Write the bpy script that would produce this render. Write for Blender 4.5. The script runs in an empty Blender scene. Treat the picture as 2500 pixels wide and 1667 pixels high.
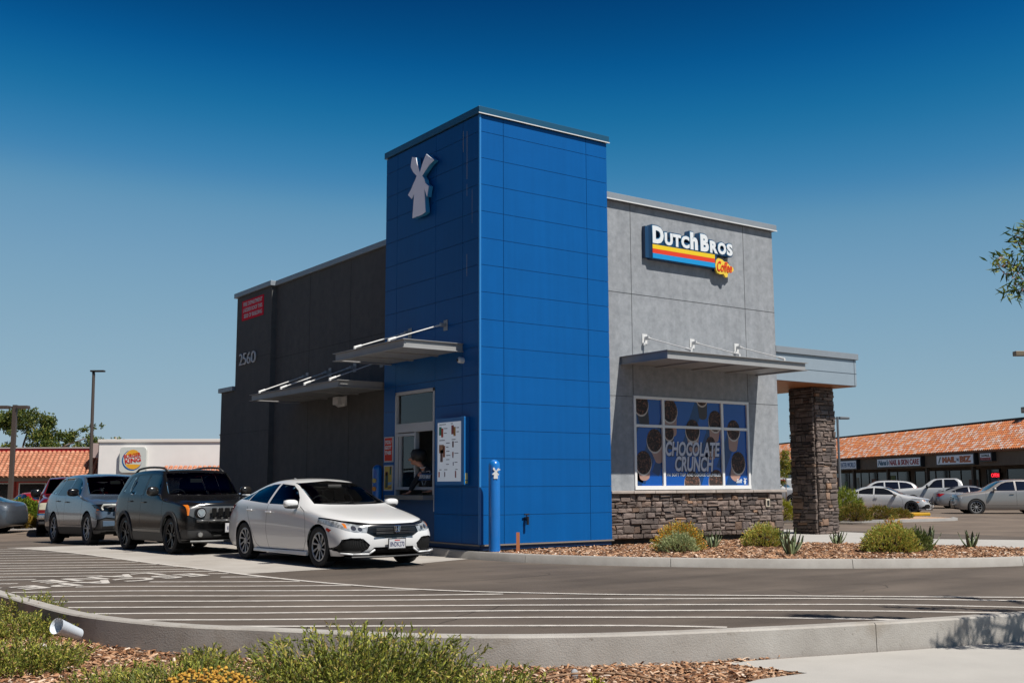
import bpy, bmesh, math, random
from mathutils import Vector, Matrix
R=math.radians
C=bpy.context.scene.collection
sc=bpy.context.scene
# ---------------------------------------------------------------- camera
cam_d=bpy.data.cameras.new('camera'); cam=bpy.data.objects.new('camera',cam_d); C.objects.link(cam)
YAW,PITCH,ROLL=R(54.34590787),R(7.52581932),R(-0.20471182)
_d=Vector((math.cos(YAW)*math.cos(PITCH),math.sin(YAW)*math.cos(PITCH),math.sin(PITCH)))
_r=Vector((math.sin(YAW),-math.cos(YAW),0)); _u=_r.cross(_d)
_r2=_r*math.cos(ROLL)+_u*math.sin(ROLL); _u2=_u*math.cos(ROLL)-_r*math.sin(ROLL)
M=Matrix((_r2,_u2,-_d)).transposed().to_4x4(); M.translation=Vector((-11.7318,-17.4420,1.40))
cam.matrix_world=M
cam_d.sensor_width=36; cam_d.lens=38.065; cam_d.clip_end=3000; cam_d.clip_start=.1
sc.camera=cam
sc.render.resolution_x=1024; sc.render.resolution_y=682
# ---------------------------------------------------------------- light
SUNV=Vector((.35,-1.50,2.36)).normalized()          # towards the sun
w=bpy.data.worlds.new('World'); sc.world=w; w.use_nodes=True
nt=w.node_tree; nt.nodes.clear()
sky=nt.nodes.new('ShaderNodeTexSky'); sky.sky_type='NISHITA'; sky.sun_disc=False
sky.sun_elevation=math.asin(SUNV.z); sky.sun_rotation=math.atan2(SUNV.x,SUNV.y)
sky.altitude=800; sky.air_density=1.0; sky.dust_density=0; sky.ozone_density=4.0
def _lin(c): c/=255; return c/12.92 if c<.04045 else ((c+.055)/1.055)**2.4
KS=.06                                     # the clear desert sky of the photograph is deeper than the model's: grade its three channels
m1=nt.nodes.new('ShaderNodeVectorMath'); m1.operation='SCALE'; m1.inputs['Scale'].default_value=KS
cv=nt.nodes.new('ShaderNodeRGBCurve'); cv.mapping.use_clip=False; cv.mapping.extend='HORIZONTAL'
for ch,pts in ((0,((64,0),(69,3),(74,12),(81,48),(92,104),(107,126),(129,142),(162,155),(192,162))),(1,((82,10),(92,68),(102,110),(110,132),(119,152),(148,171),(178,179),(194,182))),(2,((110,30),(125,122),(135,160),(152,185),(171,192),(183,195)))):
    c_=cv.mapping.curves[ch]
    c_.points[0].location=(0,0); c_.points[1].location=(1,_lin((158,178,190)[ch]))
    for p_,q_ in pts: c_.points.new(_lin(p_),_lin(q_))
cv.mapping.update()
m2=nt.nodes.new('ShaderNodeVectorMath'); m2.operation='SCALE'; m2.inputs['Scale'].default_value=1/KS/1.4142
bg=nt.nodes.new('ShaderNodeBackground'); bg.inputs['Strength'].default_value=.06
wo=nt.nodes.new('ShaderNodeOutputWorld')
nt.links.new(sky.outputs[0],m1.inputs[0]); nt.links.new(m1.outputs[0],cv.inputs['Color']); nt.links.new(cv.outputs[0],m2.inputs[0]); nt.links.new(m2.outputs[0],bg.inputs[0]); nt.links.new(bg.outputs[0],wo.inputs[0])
sun_d=bpy.data.lights.new('sun','SUN'); sun_d.energy=5.0; sun_d.angle=R(.5); sun_d.color=(1,.95,.87)
sun=bpy.data.objects.new('sun',sun_d); C.objects.link(sun); sun.rotation_euler=SUNV.to_track_quat('Z','Y').to_euler(); sun.location=(0,0,40)
sc.view_settings.view_transform='Standard'; sc.view_settings.look='None'; sc.view_settings.exposure=0.5; sc.view_settings.gamma=1
sc.view_settings.use_curve_mapping=False
# ---------------------------------------------------------------- materials
AL=.72        # reflectances for the exposure above
MATS={}
def mat(name,col,rough=.6,metal=0,var=0,vscale=3,bump=0,bscale=40,spec=.5,coat=0,emit=0,island=0,trans=0,col2=None,detail=4,stretch=None):
    if name in MATS: return MATS[name]
    if not emit and metal<.8:
        col=tuple(c*AL for c in col); col2=tuple(c*AL for c in col2) if col2 else None
    m=bpy.data.materials.new(name); m.use_nodes=True; n=m.node_tree.nodes; l=m.node_tree.links
    b=n['Principled BSDF']
    b.inputs['Base Color'].default_value=(*col,1); b.inputs['Roughness'].default_value=rough; b.inputs['Metallic'].default_value=metal
    b.inputs['Specular IOR Level'].default_value=spec; b.inputs['Coat Weight'].default_value=coat; b.inputs['Coat Roughness'].default_value=.03
    if emit: b.inputs['Emission Color'].default_value=(*col,1); b.inputs['Emission Strength'].default_value=emit
    co=None
    def coord(sc_=None):
        t=n.new('ShaderNodeTexCoord')
        if stretch:
            mp=n.new('ShaderNodeMapping'); mp.inputs['Scale'].default_value=stretch; l.new(t.outputs['Object'],mp.inputs[0]); return mp.outputs[0]
        return t.outputs['Object']
    last=None
    if var or col2:
        nz=n.new('ShaderNodeTexNoise'); nz.inputs['Scale'].default_value=vscale; nz.inputs['Detail'].default_value=detail; nz.inputs['Roughness'].default_value=.65
        l.new(coord(),nz.inputs['Vector'])
        rp=n.new('ShaderNodeValToRGB'); rp.color_ramp.elements[0].position=.3; rp.color_ramp.elements[1].position=.7
        c2=col2 or tuple(min(1,c*(1+var)) for c in col); c1=col if col2 else tuple(c*(1-var) for c in col)
        rp.color_ramp.elements[0].color=(*c1,1); rp.color_ramp.elements[1].color=(*c2,1)
        l.new(nz.outputs['Fac'],rp.inputs[0]); last=rp.outputs[0]
    if island:
        g=n.new('ShaderNodeNewGeometry'); mp=n.new('ShaderNodeMapRange'); mp.inputs['To Min'].default_value=1-island; mp.inputs['To Max'].default_value=1+island
        l.new(g.outputs['Random Per Island'],mp.inputs['Value'])
        mx=n.new('ShaderNodeVectorMath'); mx.operation='SCALE'
        if last: l.new(last,mx.inputs[0])
        else: mx.inputs[0].default_value=col
        l.new(mp.outputs[0],mx.inputs['Scale']); last=mx.outputs[0]
    if last: l.new(last,b.inputs['Base Color'])
    if bump:
        nz=n.new('ShaderNodeTexNoise'); nz.inputs['Scale'].default_value=bscale; nz.inputs['Detail'].default_value=5
        l.new(coord(),nz.inputs['Vector'])
        bp=n.new('ShaderNodeBump'); bp.inputs['Strength'].default_value=bump; bp.inputs['Distance'].default_value=.02
        l.new(nz.outputs['Fac'],bp.inputs['Height']); l.new(bp.outputs[0],b.inputs['Normal'])
    if trans:
        tr=n.new('ShaderNodeBsdfTranslucent'); ms=n.new('ShaderNodeMixShader'); ms.inputs[0].default_value=trans
        if last: l.new(last,tr.inputs[0])
        else: tr.inputs[0].default_value=(*col,1)
        l.new(b.outputs[0],ms.inputs[1]); l.new(tr.outputs[0],ms.inputs[2]); l.new(ms.outputs[0],n['Material Output'].inputs[0])
    MATS[name]=m; return m
def glassmat(name,tint,rough=.02,refl=1.0):
    "thin pane: Fresnel mirror over a tinted see-through sheet"
    if name in MATS: return MATS[name]
    m=bpy.data.materials.new(name); m.use_nodes=True; n=m.node_tree.nodes; l=m.node_tree.links; n.remove(n['Principled BSDF'])
    fr=n.new('ShaderNodeFresnel'); fr.inputs[0].default_value=1.52
    gl=n.new('ShaderNodeBsdfGlossy'); gl.inputs['Roughness'].default_value=rough; gl.inputs[0].default_value=(refl,refl,refl,1)
    tr=n.new('ShaderNodeBsdfTransparent'); tr.inputs[0].default_value=(*tint,1)
    mx=n.new('ShaderNodeMixShader'); l.new(fr.outputs[0],mx.inputs[0]); l.new(tr.outputs[0],mx.inputs[1]); l.new(gl.outputs[0],mx.inputs[2])
    l.new(mx.outputs[0],n['Material Output'].inputs[0]); MATS[name]=m; return m
def hexmat(name,dark,light,scale):
    if name in MATS: return MATS[name]
    m=bpy.data.materials.new(name); m.use_nodes=True; n=m.node_tree.nodes; l=m.node_tree.links; b=n['Principled BSDF']
    t=n.new('ShaderNodeTexCoord'); mp=n.new('ShaderNodeMapping'); mp.inputs['Rotation'].default_value=(R(90),0,R(90)); l.new(t.outputs['Object'],mp.inputs[0])
    br=n.new('ShaderNodeTexBrick'); br.inputs['Scale'].default_value=scale; br.inputs['Mortar Size'].default_value=.035; br.inputs['Brick Width'].default_value=.5; br.inputs['Row Height'].default_value=.25
    br.inputs['Color1'].default_value=(*dark,1); br.inputs['Color2'].default_value=(*dark,1); br.inputs['Mortar'].default_value=(*light,1)
    l.new(mp.outputs[0],br.inputs[0]); l.new(br.outputs[0],b.inputs['Base Color']); b.inputs['Roughness'].default_value=.5; b.inputs['Specular IOR Level'].default_value=.12; MATS[name]=m; return m
# ---------------------------------------------------------------- mesh building
class MB:
    def __init__(s): s.v=[]; s.f=[]; s.m=[]
    def add(s,vs,fs,mi=0):
        o=len(s.v); s.v+= [tuple(p) for p in vs]; s.f+=[tuple(i+o for i in f) for f in fs]; s.m+=[mi]*len(fs)
    def box(s,x0,x1,y0,y1,z0,z1,mi=0):
        if x0>x1:x0,x1=x1,x0
        if y0>y1:y0,y1=y1,y0
        s.add([(x0,y0,z0),(x1,y0,z0),(x1,y1,z0),(x0,y1,z0),(x0,y0,z1),(x1,y0,z1),(x1,y1,z1),(x0,y1,z1)],
              [(0,3,2,1),(4,5,6,7),(0,1,5,4),(1,2,6,5),(2,3,7,6),(3,0,4,7)],mi)
    def obox(s,M_,sx,sy,sz,mi=0):
        vs=[M_@Vector((a*sx/2,b*sy/2,c*sz/2)) for c in(-1,1) for a,b in((-1,-1),(1,-1),(1,1),(-1,1))]
        s.add(vs,[(0,3,2,1),(4,5,6,7),(0,1,5,4),(1,2,6,5),(2,3,7,6),(3,0,4,7)],mi)
    def tube(s,p0,p1,r0,r1=None,n=10,mi=0,cap=True):
        p0=Vector(p0);p1=Vector(p1); r1=r0 if r1 is None else r1
        q=(p1-p0).to_track_quat('Z','Y').to_matrix()
        vs=[]
        for p,r in((p0,r0),(p1,r1)):
            for i in range(n):
                a=2*math.pi*i/n; vs.append(p+q@Vector((math.cos(a)*r,math.sin(a)*r,0)))
        fs=[(i,(i+1)%n,n+(i+1)%n,n+i) for i in range(n)]
        if cap: fs+=[tuple(range(n-1,-1,-1)),tuple(range(n,2*n))]
        s.add(vs,fs,mi)
    def path(s,pts,r,n=8,mi=0):
        for a,b in zip(pts[:-1],pts[1:]): s.tube(a,b,r,n=n,mi=mi)
    def lathe(s,prof,n=24,M_=None,mi=0,closed=False):
        "prof: (radius, height) about local Z"
        vs=[]
        for r,h in prof:
            for i in range(n):
                a=2*math.pi*i/n; p=Vector((math.cos(a)*r,math.sin(a)*r,h)); vs.append(M_@p if M_ else p)
        k=len(prof); fs=[]
        for j in range(k-1 if not closed else k):
            a=j*n; b=((j+1)%k)*n
            for i in range(n): fs.append((a+i,a+(i+1)%n,b+(i+1)%n,b+i))
        s.add(vs,fs,mi)
    def poly(s,pts,mi=0): s.add(pts,[tuple(range(len(pts)))],mi)
    def prism(s,pts,off,mi=0):
        off=Vector(off); n=len(pts); a=[Vector(p) for p in pts]
        s.add(a+[p+off for p in a],[tuple(range(n-1,-1,-1)),tuple(range(n,2*n))]+[(i,(i+1)%n,n+(i+1)%n,n+i) for i in range(n)],mi)
    def build(s,name,mats,parent=None,origin=None,smooth=False,bevel=0,sub=0,seg=2,autosm=None,**tg):
        me=bpy.data.meshes.new(name)
        o_=Vector(origin) if origin is not None else Vector((0,0,0))
        me.from_pydata([tuple(Vector(p)-o_) for p in s.v],[],s.f)
        bm=bmesh.new(); bm.from_mesh(me); bmesh.ops.recalc_face_normals(bm,faces=bm.faces); bm.to_mesh(me); bm.free()
        if not isinstance(mats,(list,tuple)): mats=[mats]
        for m in mats: me.materials.append(m)
        for p,i in zip(me.polygons,s.m): p.material_index=i; p.use_smooth=smooth or autosm is not None
        if autosm is not None: me.set_sharp_from_angle(angle=R(autosm))
        ob=bpy.data.objects.new(name,me); C.objects.link(ob); ob.location=o_
        if parent is not None: ob.parent=parent
        if bevel:
            bv=ob.modifiers.new('b','BEVEL'); bv.width=bevel; bv.segments=seg; bv.limit_method='ANGLE'; bv.angle_limit=R(40)
        if sub:
            sb=ob.modifiers.new('s','SUBSURF'); sb.levels=sub; sb.render_levels=sub
        if tg: tag(ob,**tg)
        return ob
def tag(o,label=None,cat=None,group=None,kind=None):
    if label: o['label']=label
    if cat: o['category']=cat
    if group: o['group']=group
    if kind: o['kind']=kind
    return o
def empty(name,loc=(0,0,0),rz=0,**tg):
    o=bpy.data.objects.new(name,None); C.objects.link(o); o.location=loc; o.rotation_euler=(0,0,rz); o.empty_display_size=.2
    return tag(o,**tg)
def struct(name,mb,mats,**k):
    o=mb.build(name,mats,**k); o['kind']='structure'; return o
def copy_tree(o,parent=None):
    c=o.copy(); C.objects.link(c); c.parent=parent
    for ch in list(o.children): copy_tree(ch,c)
    return c
# text in the XY plane -> mesh data, fitted into a box w x h with lower left at 0,0
def text_data(s,w_=None,h=None,ext=.004,shear=0,bold=.0,space=1.0,line=1.0,align='LEFT'):
    cu=bpy.data.curves.new('t','FONT'); cu.body=s; cu.size=1; cu.extrude=.5; cu.shear=shear; cu.offset=bold; cu.space_character=space; cu.space_line=line; cu.align_x=align
    cu.resolution_u=3
    ob=bpy.data.objects.new('t',cu); C.objects.link(ob)
    dg=bpy.context.evaluated_depsgraph_get(); dg.update()
    me=bpy.data.meshes.new_from_object(ob.evaluated_get(dg)); bpy.data.objects.remove(ob); bpy.data.curves.remove(cu)
    xs=[v.co.x for v in me.vertices]; ys=[v.co.y for v in me.vertices]
    x0,x1,y0,y1=min(xs),max(xs),min(ys),max(ys)
    sx=(w_/(x1-x0)) if w_ else None; sy=(h/(y1-y0)) if h else None
    sx=sx or sy; sy=sy or sx
    for v in me.vertices: v.co=((v.co.x-x0)*sx,(v.co.y-y0)*sy,(v.co.z+.5)*ext)
    return me
def text(name,s,m,M_,w_=None,h=None,parent=None,ext=.004,**k):
    me=text_data(s,w_,h,ext,**k); me.materials.append(m); me.transform(M_)
    if parent is not None and 0: pass
    ob=bpy.data.objects.new(name,me); C.objects.link(ob)
    if parent is not None: ob.parent=parent
    return ob
def frame(o,xa,ya):
    "matrix with columns xa, ya, xa x ya at o"
    xa=Vector(xa).normalized(); ya=Vector(ya).normalized(); za=xa.cross(ya)
    m=Matrix((xa,ya,za)).transposed().to_4x4(); m.translation=Vector(o); return m
def smoothline(pts,step=.25):
    P=[Vector(p) for p in pts]; P=[P[0]*2-P[1]]+P+[P[-1]*2-P[-2]]; out=[]
    for i in range(1,len(P)-2):
        n=max(1,int((P[i+1]-P[i]).length/step))
        for k in range(n):
            t=k/n; a,b,c,d=P[i-1],P[i],P[i+1],P[i+2]
            out.append(.5*((2*b)+(c-a)*t+(2*a-5*b+4*c-d)*t*t+(3*b-a-3*c+d)*t**3))
    out.append(P[-2]); return out
def sweep(mb,line,prof,mi=0,z=0):
    "line: 2D points; prof: list of (offset to the left, z)"
    n=len(line); k=len(prof); vs=[]
    for i,p in enumerate(line):
        t=(line[min(i+1,n-1)]-line[max(i-1,0)]); t=Vector((t.x,t.y)).normalized(); nl=Vector((-t.y,t.x))
        for o,h in prof: vs.append((p.x+nl.x*o,p.y+nl.y*o,h+z))
    fs=[]
    for i in range(n-1):
        for j in range(k):
            a=i*k+j; b=i*k+(j+1)%k; fs.append((a,b,b+k,a+k))
    fs+=[tuple(range(k)),tuple((n-1)*k+j for j in range(k-1,-1,-1))]
    mb.add(vs,fs,mi)
# ================================================================ ground
rnd=random.Random(7)
def asphalt():
    m=bpy.data.materials.new('asphalt'); m.use_nodes=True; n=m.node_tree.nodes; l=m.node_tree.links; b=n['Principled BSDF']
    t=n.new('ShaderNodeTexCoord')
    def noise(s,d=4,r=.6,st=None):
        z=n.new('ShaderNodeTexNoise'); z.inputs['Scale'].default_value=s; z.inputs['Detail'].default_value=d; z.inputs['Roughness'].default_value=r
        if st:
            mp=n.new('ShaderNodeMapping'); mp.inputs['Scale'].default_value=st[0]; mp.inputs['Rotation'].default_value=(0,0,R(st[1])); l.new(t.outputs['Object'],mp.inputs[0]); l.new(mp.outputs[0],z.inputs[0])
        else: l.new(t.outputs['Object'],z.inputs[0])
        return z.outputs['Fac']
    def ramp(f,p0,c0,p1,c1):
        r_=n.new('ShaderNodeValToRGB'); e=r_.color_ramp.elements; e[0].position=p0; e[0].color=(*c0,1); e[1].position=p1; e[1].color=(*c1,1); l.new(f,r_.inputs[0]); return r_.outputs[0]
    def mul(a,b_,f=1):
        x=n.new('ShaderNodeMixRGB'); x.blend_type='MULTIPLY'; x.inputs[0].default_value=f; l.new(a,x.inputs[1]); l.new(b_,x.inputs[2]); return x.outputs[0]
    base=ramp(noise(.45,5,.6),.3,(.074,.060,.050),.72,(.120,.099,.083))
    st=ramp(noise(1.0,4,.55,((.16,1.1,1),41)),.35,(.66,.66,.66),.62,(1.06,1.05,1.04))
    fine=mul(ramp(noise(160,2,.5),.3,(.72,.72,.72),.7,(1.28,1.27,1.25)),ramp(noise(55,3,.7),.3,(.84,.84,.84),.7,(1.16,1.15,1.14)))
    specks=ramp(noise(38,2,.5),.70,(1,1,1),.78,(.55,.55,.55)); oil=ramp(noise(1.3,6,.7),.60,(1,1,1),.78,(.62,.60,.58)); specks=mul(specks,oil)
    col=mul(mul(mul(base,st,.85),fine),specks); l.new(col,b.inputs['Base Color'])
    b.inputs['Roughness'].default_value=.85; b.inputs['Specular IOR Level'].default_value=.25
    bp=n.new('ShaderNodeBump'); bp.inputs['Strength'].default_value=.35; bp.inputs['Distance'].default_value=.01; l.new(noise(90,3),bp.inputs['Height']); l.new(bp.outputs[0],b.inputs['Normal'])
    return m
ASPH=asphalt()
g=MB(); g.poly([(-900,-900,-.22),(900,-900,-.22),(900,900,-.22),(-900,900,-.22)]); 
struct('ground',g,mat('dry_earth',(.16,.12,.09),.95,var=.3,vscale=.5))
KERB_N=[(-9.2,14),(-9.1,6),(-9.0,0),(-8.94,-2.78),(-8.84,-4.62),(-8.72,-5.97),(-8.45,-6.9),(-8.14,-7.55),(-7.76,-8.04),(-7.36,-8.61),(-6.78,-9.34),(-6.12,-9.88),(-5.42,-10.27),(-4.72,-10.54),(-4.05,-10.78),(-3.46,-10.96),(-2.87,-11.13),(-2.06,-11.32),(-1.28,-11.5),(1,-12.0),(6,-13.2),(20,-16.5),(60,-25)]
nk=smoothline([(x,y) for x,y in KERB_N],.3)
def sst(t): t=max(0,min(1,t)); return t*t*(3-2*t)
def gz(x,y):
    "the lot falls away gently from the building pad"
    return max(-.28,-.28*sst((y-4)/20)*1.0-.28*sst((x-12.6)/11))
# parking lot sheet follows the near kerb; beyond the pad it slopes down and runs to the horizon
xs_=[12.6+i*.8 for i in range(16)]+[26,32,40,60,120,900]; 
g=MB()
g.poly([(p.x,p.y,0) for p in nk if p.x<12.6 and p.y<4]+[(12.6,-14.6,0),(12.6,4,0),(-9.02,4,0)])
def grid(xs,ys):
    o=[(x,y,gz(x,y)) for y in ys for x in xs]; n=len(xs)
    g.add(o,[(j*n+i,j*n+i+1,(j+1)*n+i+1,(j+1)*n+i) for j in range(len(ys)-1) for i in range(n-1)])
ysl=[4+i*.8 for i in range(26)]+[26,32,45,80,200,900]
grid([-900,-100,-30,-15,-9.02,-6,-3,0,4,8,12.6],ysl)
grid(xs_,[-14.6,-8,-2,4]); grid(xs_,ysl)
struct('parking_lot',g,ASPH)
CONC=mat('concrete_pad',(.36,.325,.285),.8,col2=(.50,.47,.435),vscale=.8,bump=.15,bscale=60,detail=9)
CONCL=mat('concrete_kerb',(.33,.305,.275),.85,col2=(.47,.445,.41),vscale=1.6,bump=.22,bscale=75,detail=10)
CONCW=mat('concrete_walk',(.46,.44,.41),.85,var=.07,vscale=1.4,bump=.15,bscale=80,detail=6)
g=MB(); rows=[(-.62,-4.98,.10),(.67,-5.12,-.22),(2.59,-5.40,-.22),(4,-5.5,-.22),(5.6,-5.58,-.22),(7.2,-5.66,-.22),(8.8,-5.8,-.22),(10.2,-5.93,-.22),(11.6,-6.05,-.22)]
g.poly([(-4.98,-.62,.004),(-3.5,-.56,.004),(-1.5,-.36,.004),(-.20,.10,.004),(-.22,.67,.004),(-5.12,.67,.004)])
for (y0,a0,b0),(y1,a1,b1) in zip(rows[1:-1],rows[2:]): g.poly([(a0,y0,gz(0,y0)+.004),(b0,y0,gz(0,y0)+.004),(b1,y1,gz(0,y1)+.004),(a1,y1,gz(0,y1)+.004)])
struct('drive_pad',g,CONC)
g=MB()
for y in (2.7,5.9,8.9):
    z=gz(0,y)+.008; g.poly([(-5.62+(y<3)*.25,y,z),(-.23,y,z),(-.23,y+.012,z),(-5.62+(y<3)*.25,y+.012,z)])
g.poly([(-2.7,-.42,.007),(-2.685,-.42,.007),(-2.685,4,.007),(-2.7,4,.007)])
struct('pad_joints',g,mat('joint_dark',(.12,.10,.085),.9))
# painted markings
STRIPES=[[(-6.58,10.62),(-6.16,10.39),(-5.86,10.23)],[(-6.79,9.5),(-6.22,9.19),(-5.78,8.95)],[(-6.99,8.39),(-6.27,7.99),(-5.66,7.65)],[(-7.19,7.29),(-6.34,6.81),(-5.59,6.39)],[(-7.37,6.28),(-6.41,5.73),(-5.54,5.24)],[(-7.53,5.39),(-6.45,4.76),(-5.45,4.19)],[(-7.68,4.55),(-6.48,3.85),(-5.36,3.2)],[(-7.81,3.84),(-6.51,3.07),(-5.28,2.35)],[(-7.92,3.22),(-6.51,2.39),(-5.18,1.6)],[(-8.04,2.58),(-6.52,1.68),(-5.07,.82)],[(-8.16,1.94),(-6.5,1.02),(-5.06,.25)],[(-8.28,1.27),(-7.38,.75),(-6.85,.47)],[(-8.39,.68),(-7.85,.38)],[(-8.52,-.04),(-8.22,-.2)],[(-8.64,-.74),(-8.55,-.80)],[(-5.37,-.18),(-5.1,-.35)],[(-5.45,-.94),(-5.1,-1.18),(-4.85,-1.40)],[(-6.6,-1.1),(-5.26,-2.1),(-4.8,-2.4)],[(-7.68,-1.28),(-7.03,-1.66),(-5.73,-2.63),(-4.5,-3.46)],[(-8.57,-1.57),(-7.23,-2.34),(-5.99,-3.28),(-5.07,-3.95),(-4.0,-4.62)],[(-8.53,-2.3),(-7.43,-3.02),(-6.25,-3.93),(-4.78,-5.0),(-3.5,-5.75)],[(-8.49,-3.14),(-7.63,-3.71),(-6.49,-4.53),(-5.04,-5.51),(-3.55,-6.46),(-2.45,-7.3),(-.9,-8.45),(-.1,-9.14),(1.03,-10.27)],[(-8.43,-3.94),(-7.59,-4.53),(-6.74,-5.14),(-5.36,-6.07),(-3.97,-7.02),(-2.9,-7.79),(-1.81,-8.6),(-.64,-9.53),(.34,-10.65)],[(-8.43,-4.72),(-7.78,-5.15),(-6.98,-5.74),(-5.65,-6.59),(-4.31,-7.47),(-3.31,-8.24),(-2.3,-8.98),(-1.2,-9.92),(-.28,-10.87)],[(-8.3,-5.5),(-7.07,-6.4),(-5.95,-7.13),(-4.68,-7.97),(-3.73,-8.69),(-2.8,-9.42),(-1.79,-10.44)],[(-7.69,-6.61),(-7.02,-7.12),(-6.25,-7.67),(-5.12,-8.5),(-4.2,-9.2),(-3.64,-9.78)]]
BORDER=[(-6.1,11.46),(-5.9,10.49),(-5.64,7.19),(-5.52,5.16),(-5.32,2.59),(-5.08,.67),(-4.98,-.75),(-4.78,-2.18),(-4.52,-3.3),(-4.15,-4.39),(-3.66,-5.25),(-3.1,-5.95),(-2.35,-6.78),(-.92,-8.05),(.11,-9.0),(1.43,-10.15),(2.6,-11.2)]
PAINT=mat('road_paint',(.42,.385,.35),.8,col2=(.72,.68,.63),vscale=7,detail=10)
def strip(mb,pts,w_,z):
    L=smoothline(pts,.35); a=[];b_=[]
    for i,p in enumerate(L):
        t=(L[min(i+1,len(L)-1)]-L[max(i-1,0)]).normalized(); nl=Vector((-t.y,t.x))*w_/2; a.append((p.x+nl.x,p.y+nl.y,z+gz(p.x,p.y))); b_.append((p.x-nl.x,p.y-nl.y,z+gz(p.x,p.y)))
    n=len(L); mb.add(a+b_,[(i,i+1,n+i+1,n+i) for i in range(n-1)])
g=MB()
for s in STRIPES: strip(g,s,.098,.004)
strip(g,BORDER,.10,.008)
o=struct('lane_stripes',g,PAINT)
for s_,o_,wd in (('ESCAPE',(-5.58,.04),2.98),('LANE',(-6.08,.62),1.98)):
    adv=Vector((-.965,-.262)); up=Vector((.20,-.98))
    me=text_data(s_,wd,.58,.001,bold=.025,space=1.12)
    M_=Matrix(((adv.x,up.x,0,o_[0]),(adv.y,up.y,0,o_[1]),(0,0,1,.005),(0,0,0,1)))
    me.transform(M_); me.materials.append(PAINT); ob=bpy.data.objects.new('lane_lettering',me); C.objects.link(ob); ob['kind']='structure'
# kerbs (cast in lengths with open joints)
def worn(base,name):
    m=base.copy(); m.name=name; n=m.node_tree.nodes; l=m.node_tree.links; b=n['Principled BSDF']; t=n.new('ShaderNodeTexCoord')
    src=b.inputs['Base Color'].links[0].from_socket
    for sc_,p0,p1,dk in ((11,.62,.72,(.45,.40,.35)),(34,.66,.74,(.40,.36,.32)),(1.7,.55,.75,(.72,.66,.58))):
        z=n.new('ShaderNodeTexNoise'); z.inputs['Scale'].default_value=sc_; z.inputs['Detail'].default_value=7; z.inputs['Roughness'].default_value=.7; l.new(t.outputs['Object'],z.inputs[0])
        r_=n.new('ShaderNodeValToRGB'); e=r_.color_ramp.elements; e[0].position=p0; e[0].color=(1,1,1,1); e[1].position=p1; e[1].color=(*dk,1); l.new(z.outputs['Fac'],r_.inputs[0])
        x=n.new('ShaderNodeMixRGB'); x.blend_type='MULTIPLY'; x.inputs[0].default_value=1; l.new(src,x.inputs[1]); l.new(r_.outputs[0],x.inputs[2]); src=x.outputs[0]
    l.new(src,b.inputs['Base Color']); return m
WORN=worn(CONCL,'worn_kerb_concrete')
def kerb(name,line,prof,seg,m,gap=.012):
    g=MB(); acc=0; cur=[line[0]]
    for a,b_ in zip(line[:-1],line[1:]):
        acc+=(b_-a).length; cur.append(b_)
        if acc>seg: 
            d=(cur[-1]-cur[-2]).normalized(); e=list(cur); e[-1]=e[-1]-d*gap; sweep(g,e,prof); cur=[b_]; acc=0
    if len(cur)>1: sweep(g,cur,prof)
    return struct(name,g,m,autosm=35)
kerb('kerb',nk,[(.0,-.02),(.0,.13),(-.015,.15),(-.15,.15),(-.165,.135),(-.17,-.2)],4.6,WORN,.004)
ISL=[(-.22,12.6),(-.22,6),(-.22,2.2),(-.23,.9),(-.21,.1),(-.02,-1.05),(.33,-1.95),(.9,-3.0),(1.65,-3.98),(2.76,-5.2),(4.1,-6.2),(5.2,-6.85),(6.3,-7.25),(8,-7.55),(11,-7.7),(20,-7.8)]
isl=smoothline(ISL,.3)
kerb('kerb',isl,[(.0,-.02),(.03,.13),(.045,.15),(.16,.15),(.16,-.02)],2.7,CONCL,.010)
# concrete apron by the wall, mulch bed, walk
inn=[]
for i,p in enumerate(isl):
    t=(isl[min(i+1,len(isl)-1)]-isl[max(i-1,0)]).normalized(); inn.append(Vector((p.x-t.y*.15,p.y+t.x*.15)))
MUL=mat('bark_mulch',(.12,.06,.035),.95,col2=(.34,.20,.12),vscale=30,bump=1.0,bscale=50,detail=6)
def fan(pts,z): return [(p[0],p[1],z) for p in pts]
bed=[p for p in inn if p.y<.2 and p.x<15]
g=MB(); g.poly(fan([(p.x,p.y) for p in bed]+[(13,-6.6),(9.15,-6.2),(8.95,-5.0),(8.6,-4.1),(7.98,-2.8),(7.4,-1.6),(7.2,-.6),(8.3,.2),(8.9,.6),(3.0,.6),(-.1,.6)],.125))
struct('mulch_bed',g,MUL)
g=MB(); g.poly(fan([(-.08,.55),(.6,.55),(.6,13.5),(-.08,13.5)],.13)); struct('wall_apron',g,CONC)
g=MB(); pts=[(7.4,-1.5),(7.98,-2.78),(8.6,-4.08),(8.95,-5.0),(9.15,-6.2),(13,-6.6),(20,-6.8),(20,-5.8),(14.4,-5.2),(13.0,-4.4),(12.4,-3.87),(11.3,-2.43),(10.6,-1.0),(12.6,.2),(12.8,3),(12.8,12),(8,12),(8,.1),(7.2,-.5)]
g.prism(fan(pts,-.02),(0,0,.13)); struct('sidewalk',g,CONCW)
# near side: mulch and the public walk
NEAR=[(x,y) for x,y in [(-30,14),(-30,-30),(30,-40),(60,-25)]]
g=MB(); g.poly(fan([(p.x-.08,p.y-.1) for p in nk]+[(60,-60),(-40,-60),(-40,14)],-.105))
struct('mulch_ground',g,MUL)
g=MB(); g.poly(fan([(-4.80,-10.80),(-4.70,-11.30),(-4.62,-11.56),(-5.14,-11.52),(-5.5,-11.60),(-7.2,-12.7),(-9.5,-15.6),(-11,-19),(-12,-30),(30,-40),(60,-25),(20,-16.65),(6,-13.4),(1,-12.22),(-1.3,-11.70),(-2.87,-11.34),(-4.05,-11.0)],-.098))
struct('public_sidewalk',g,CONCW)

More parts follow.
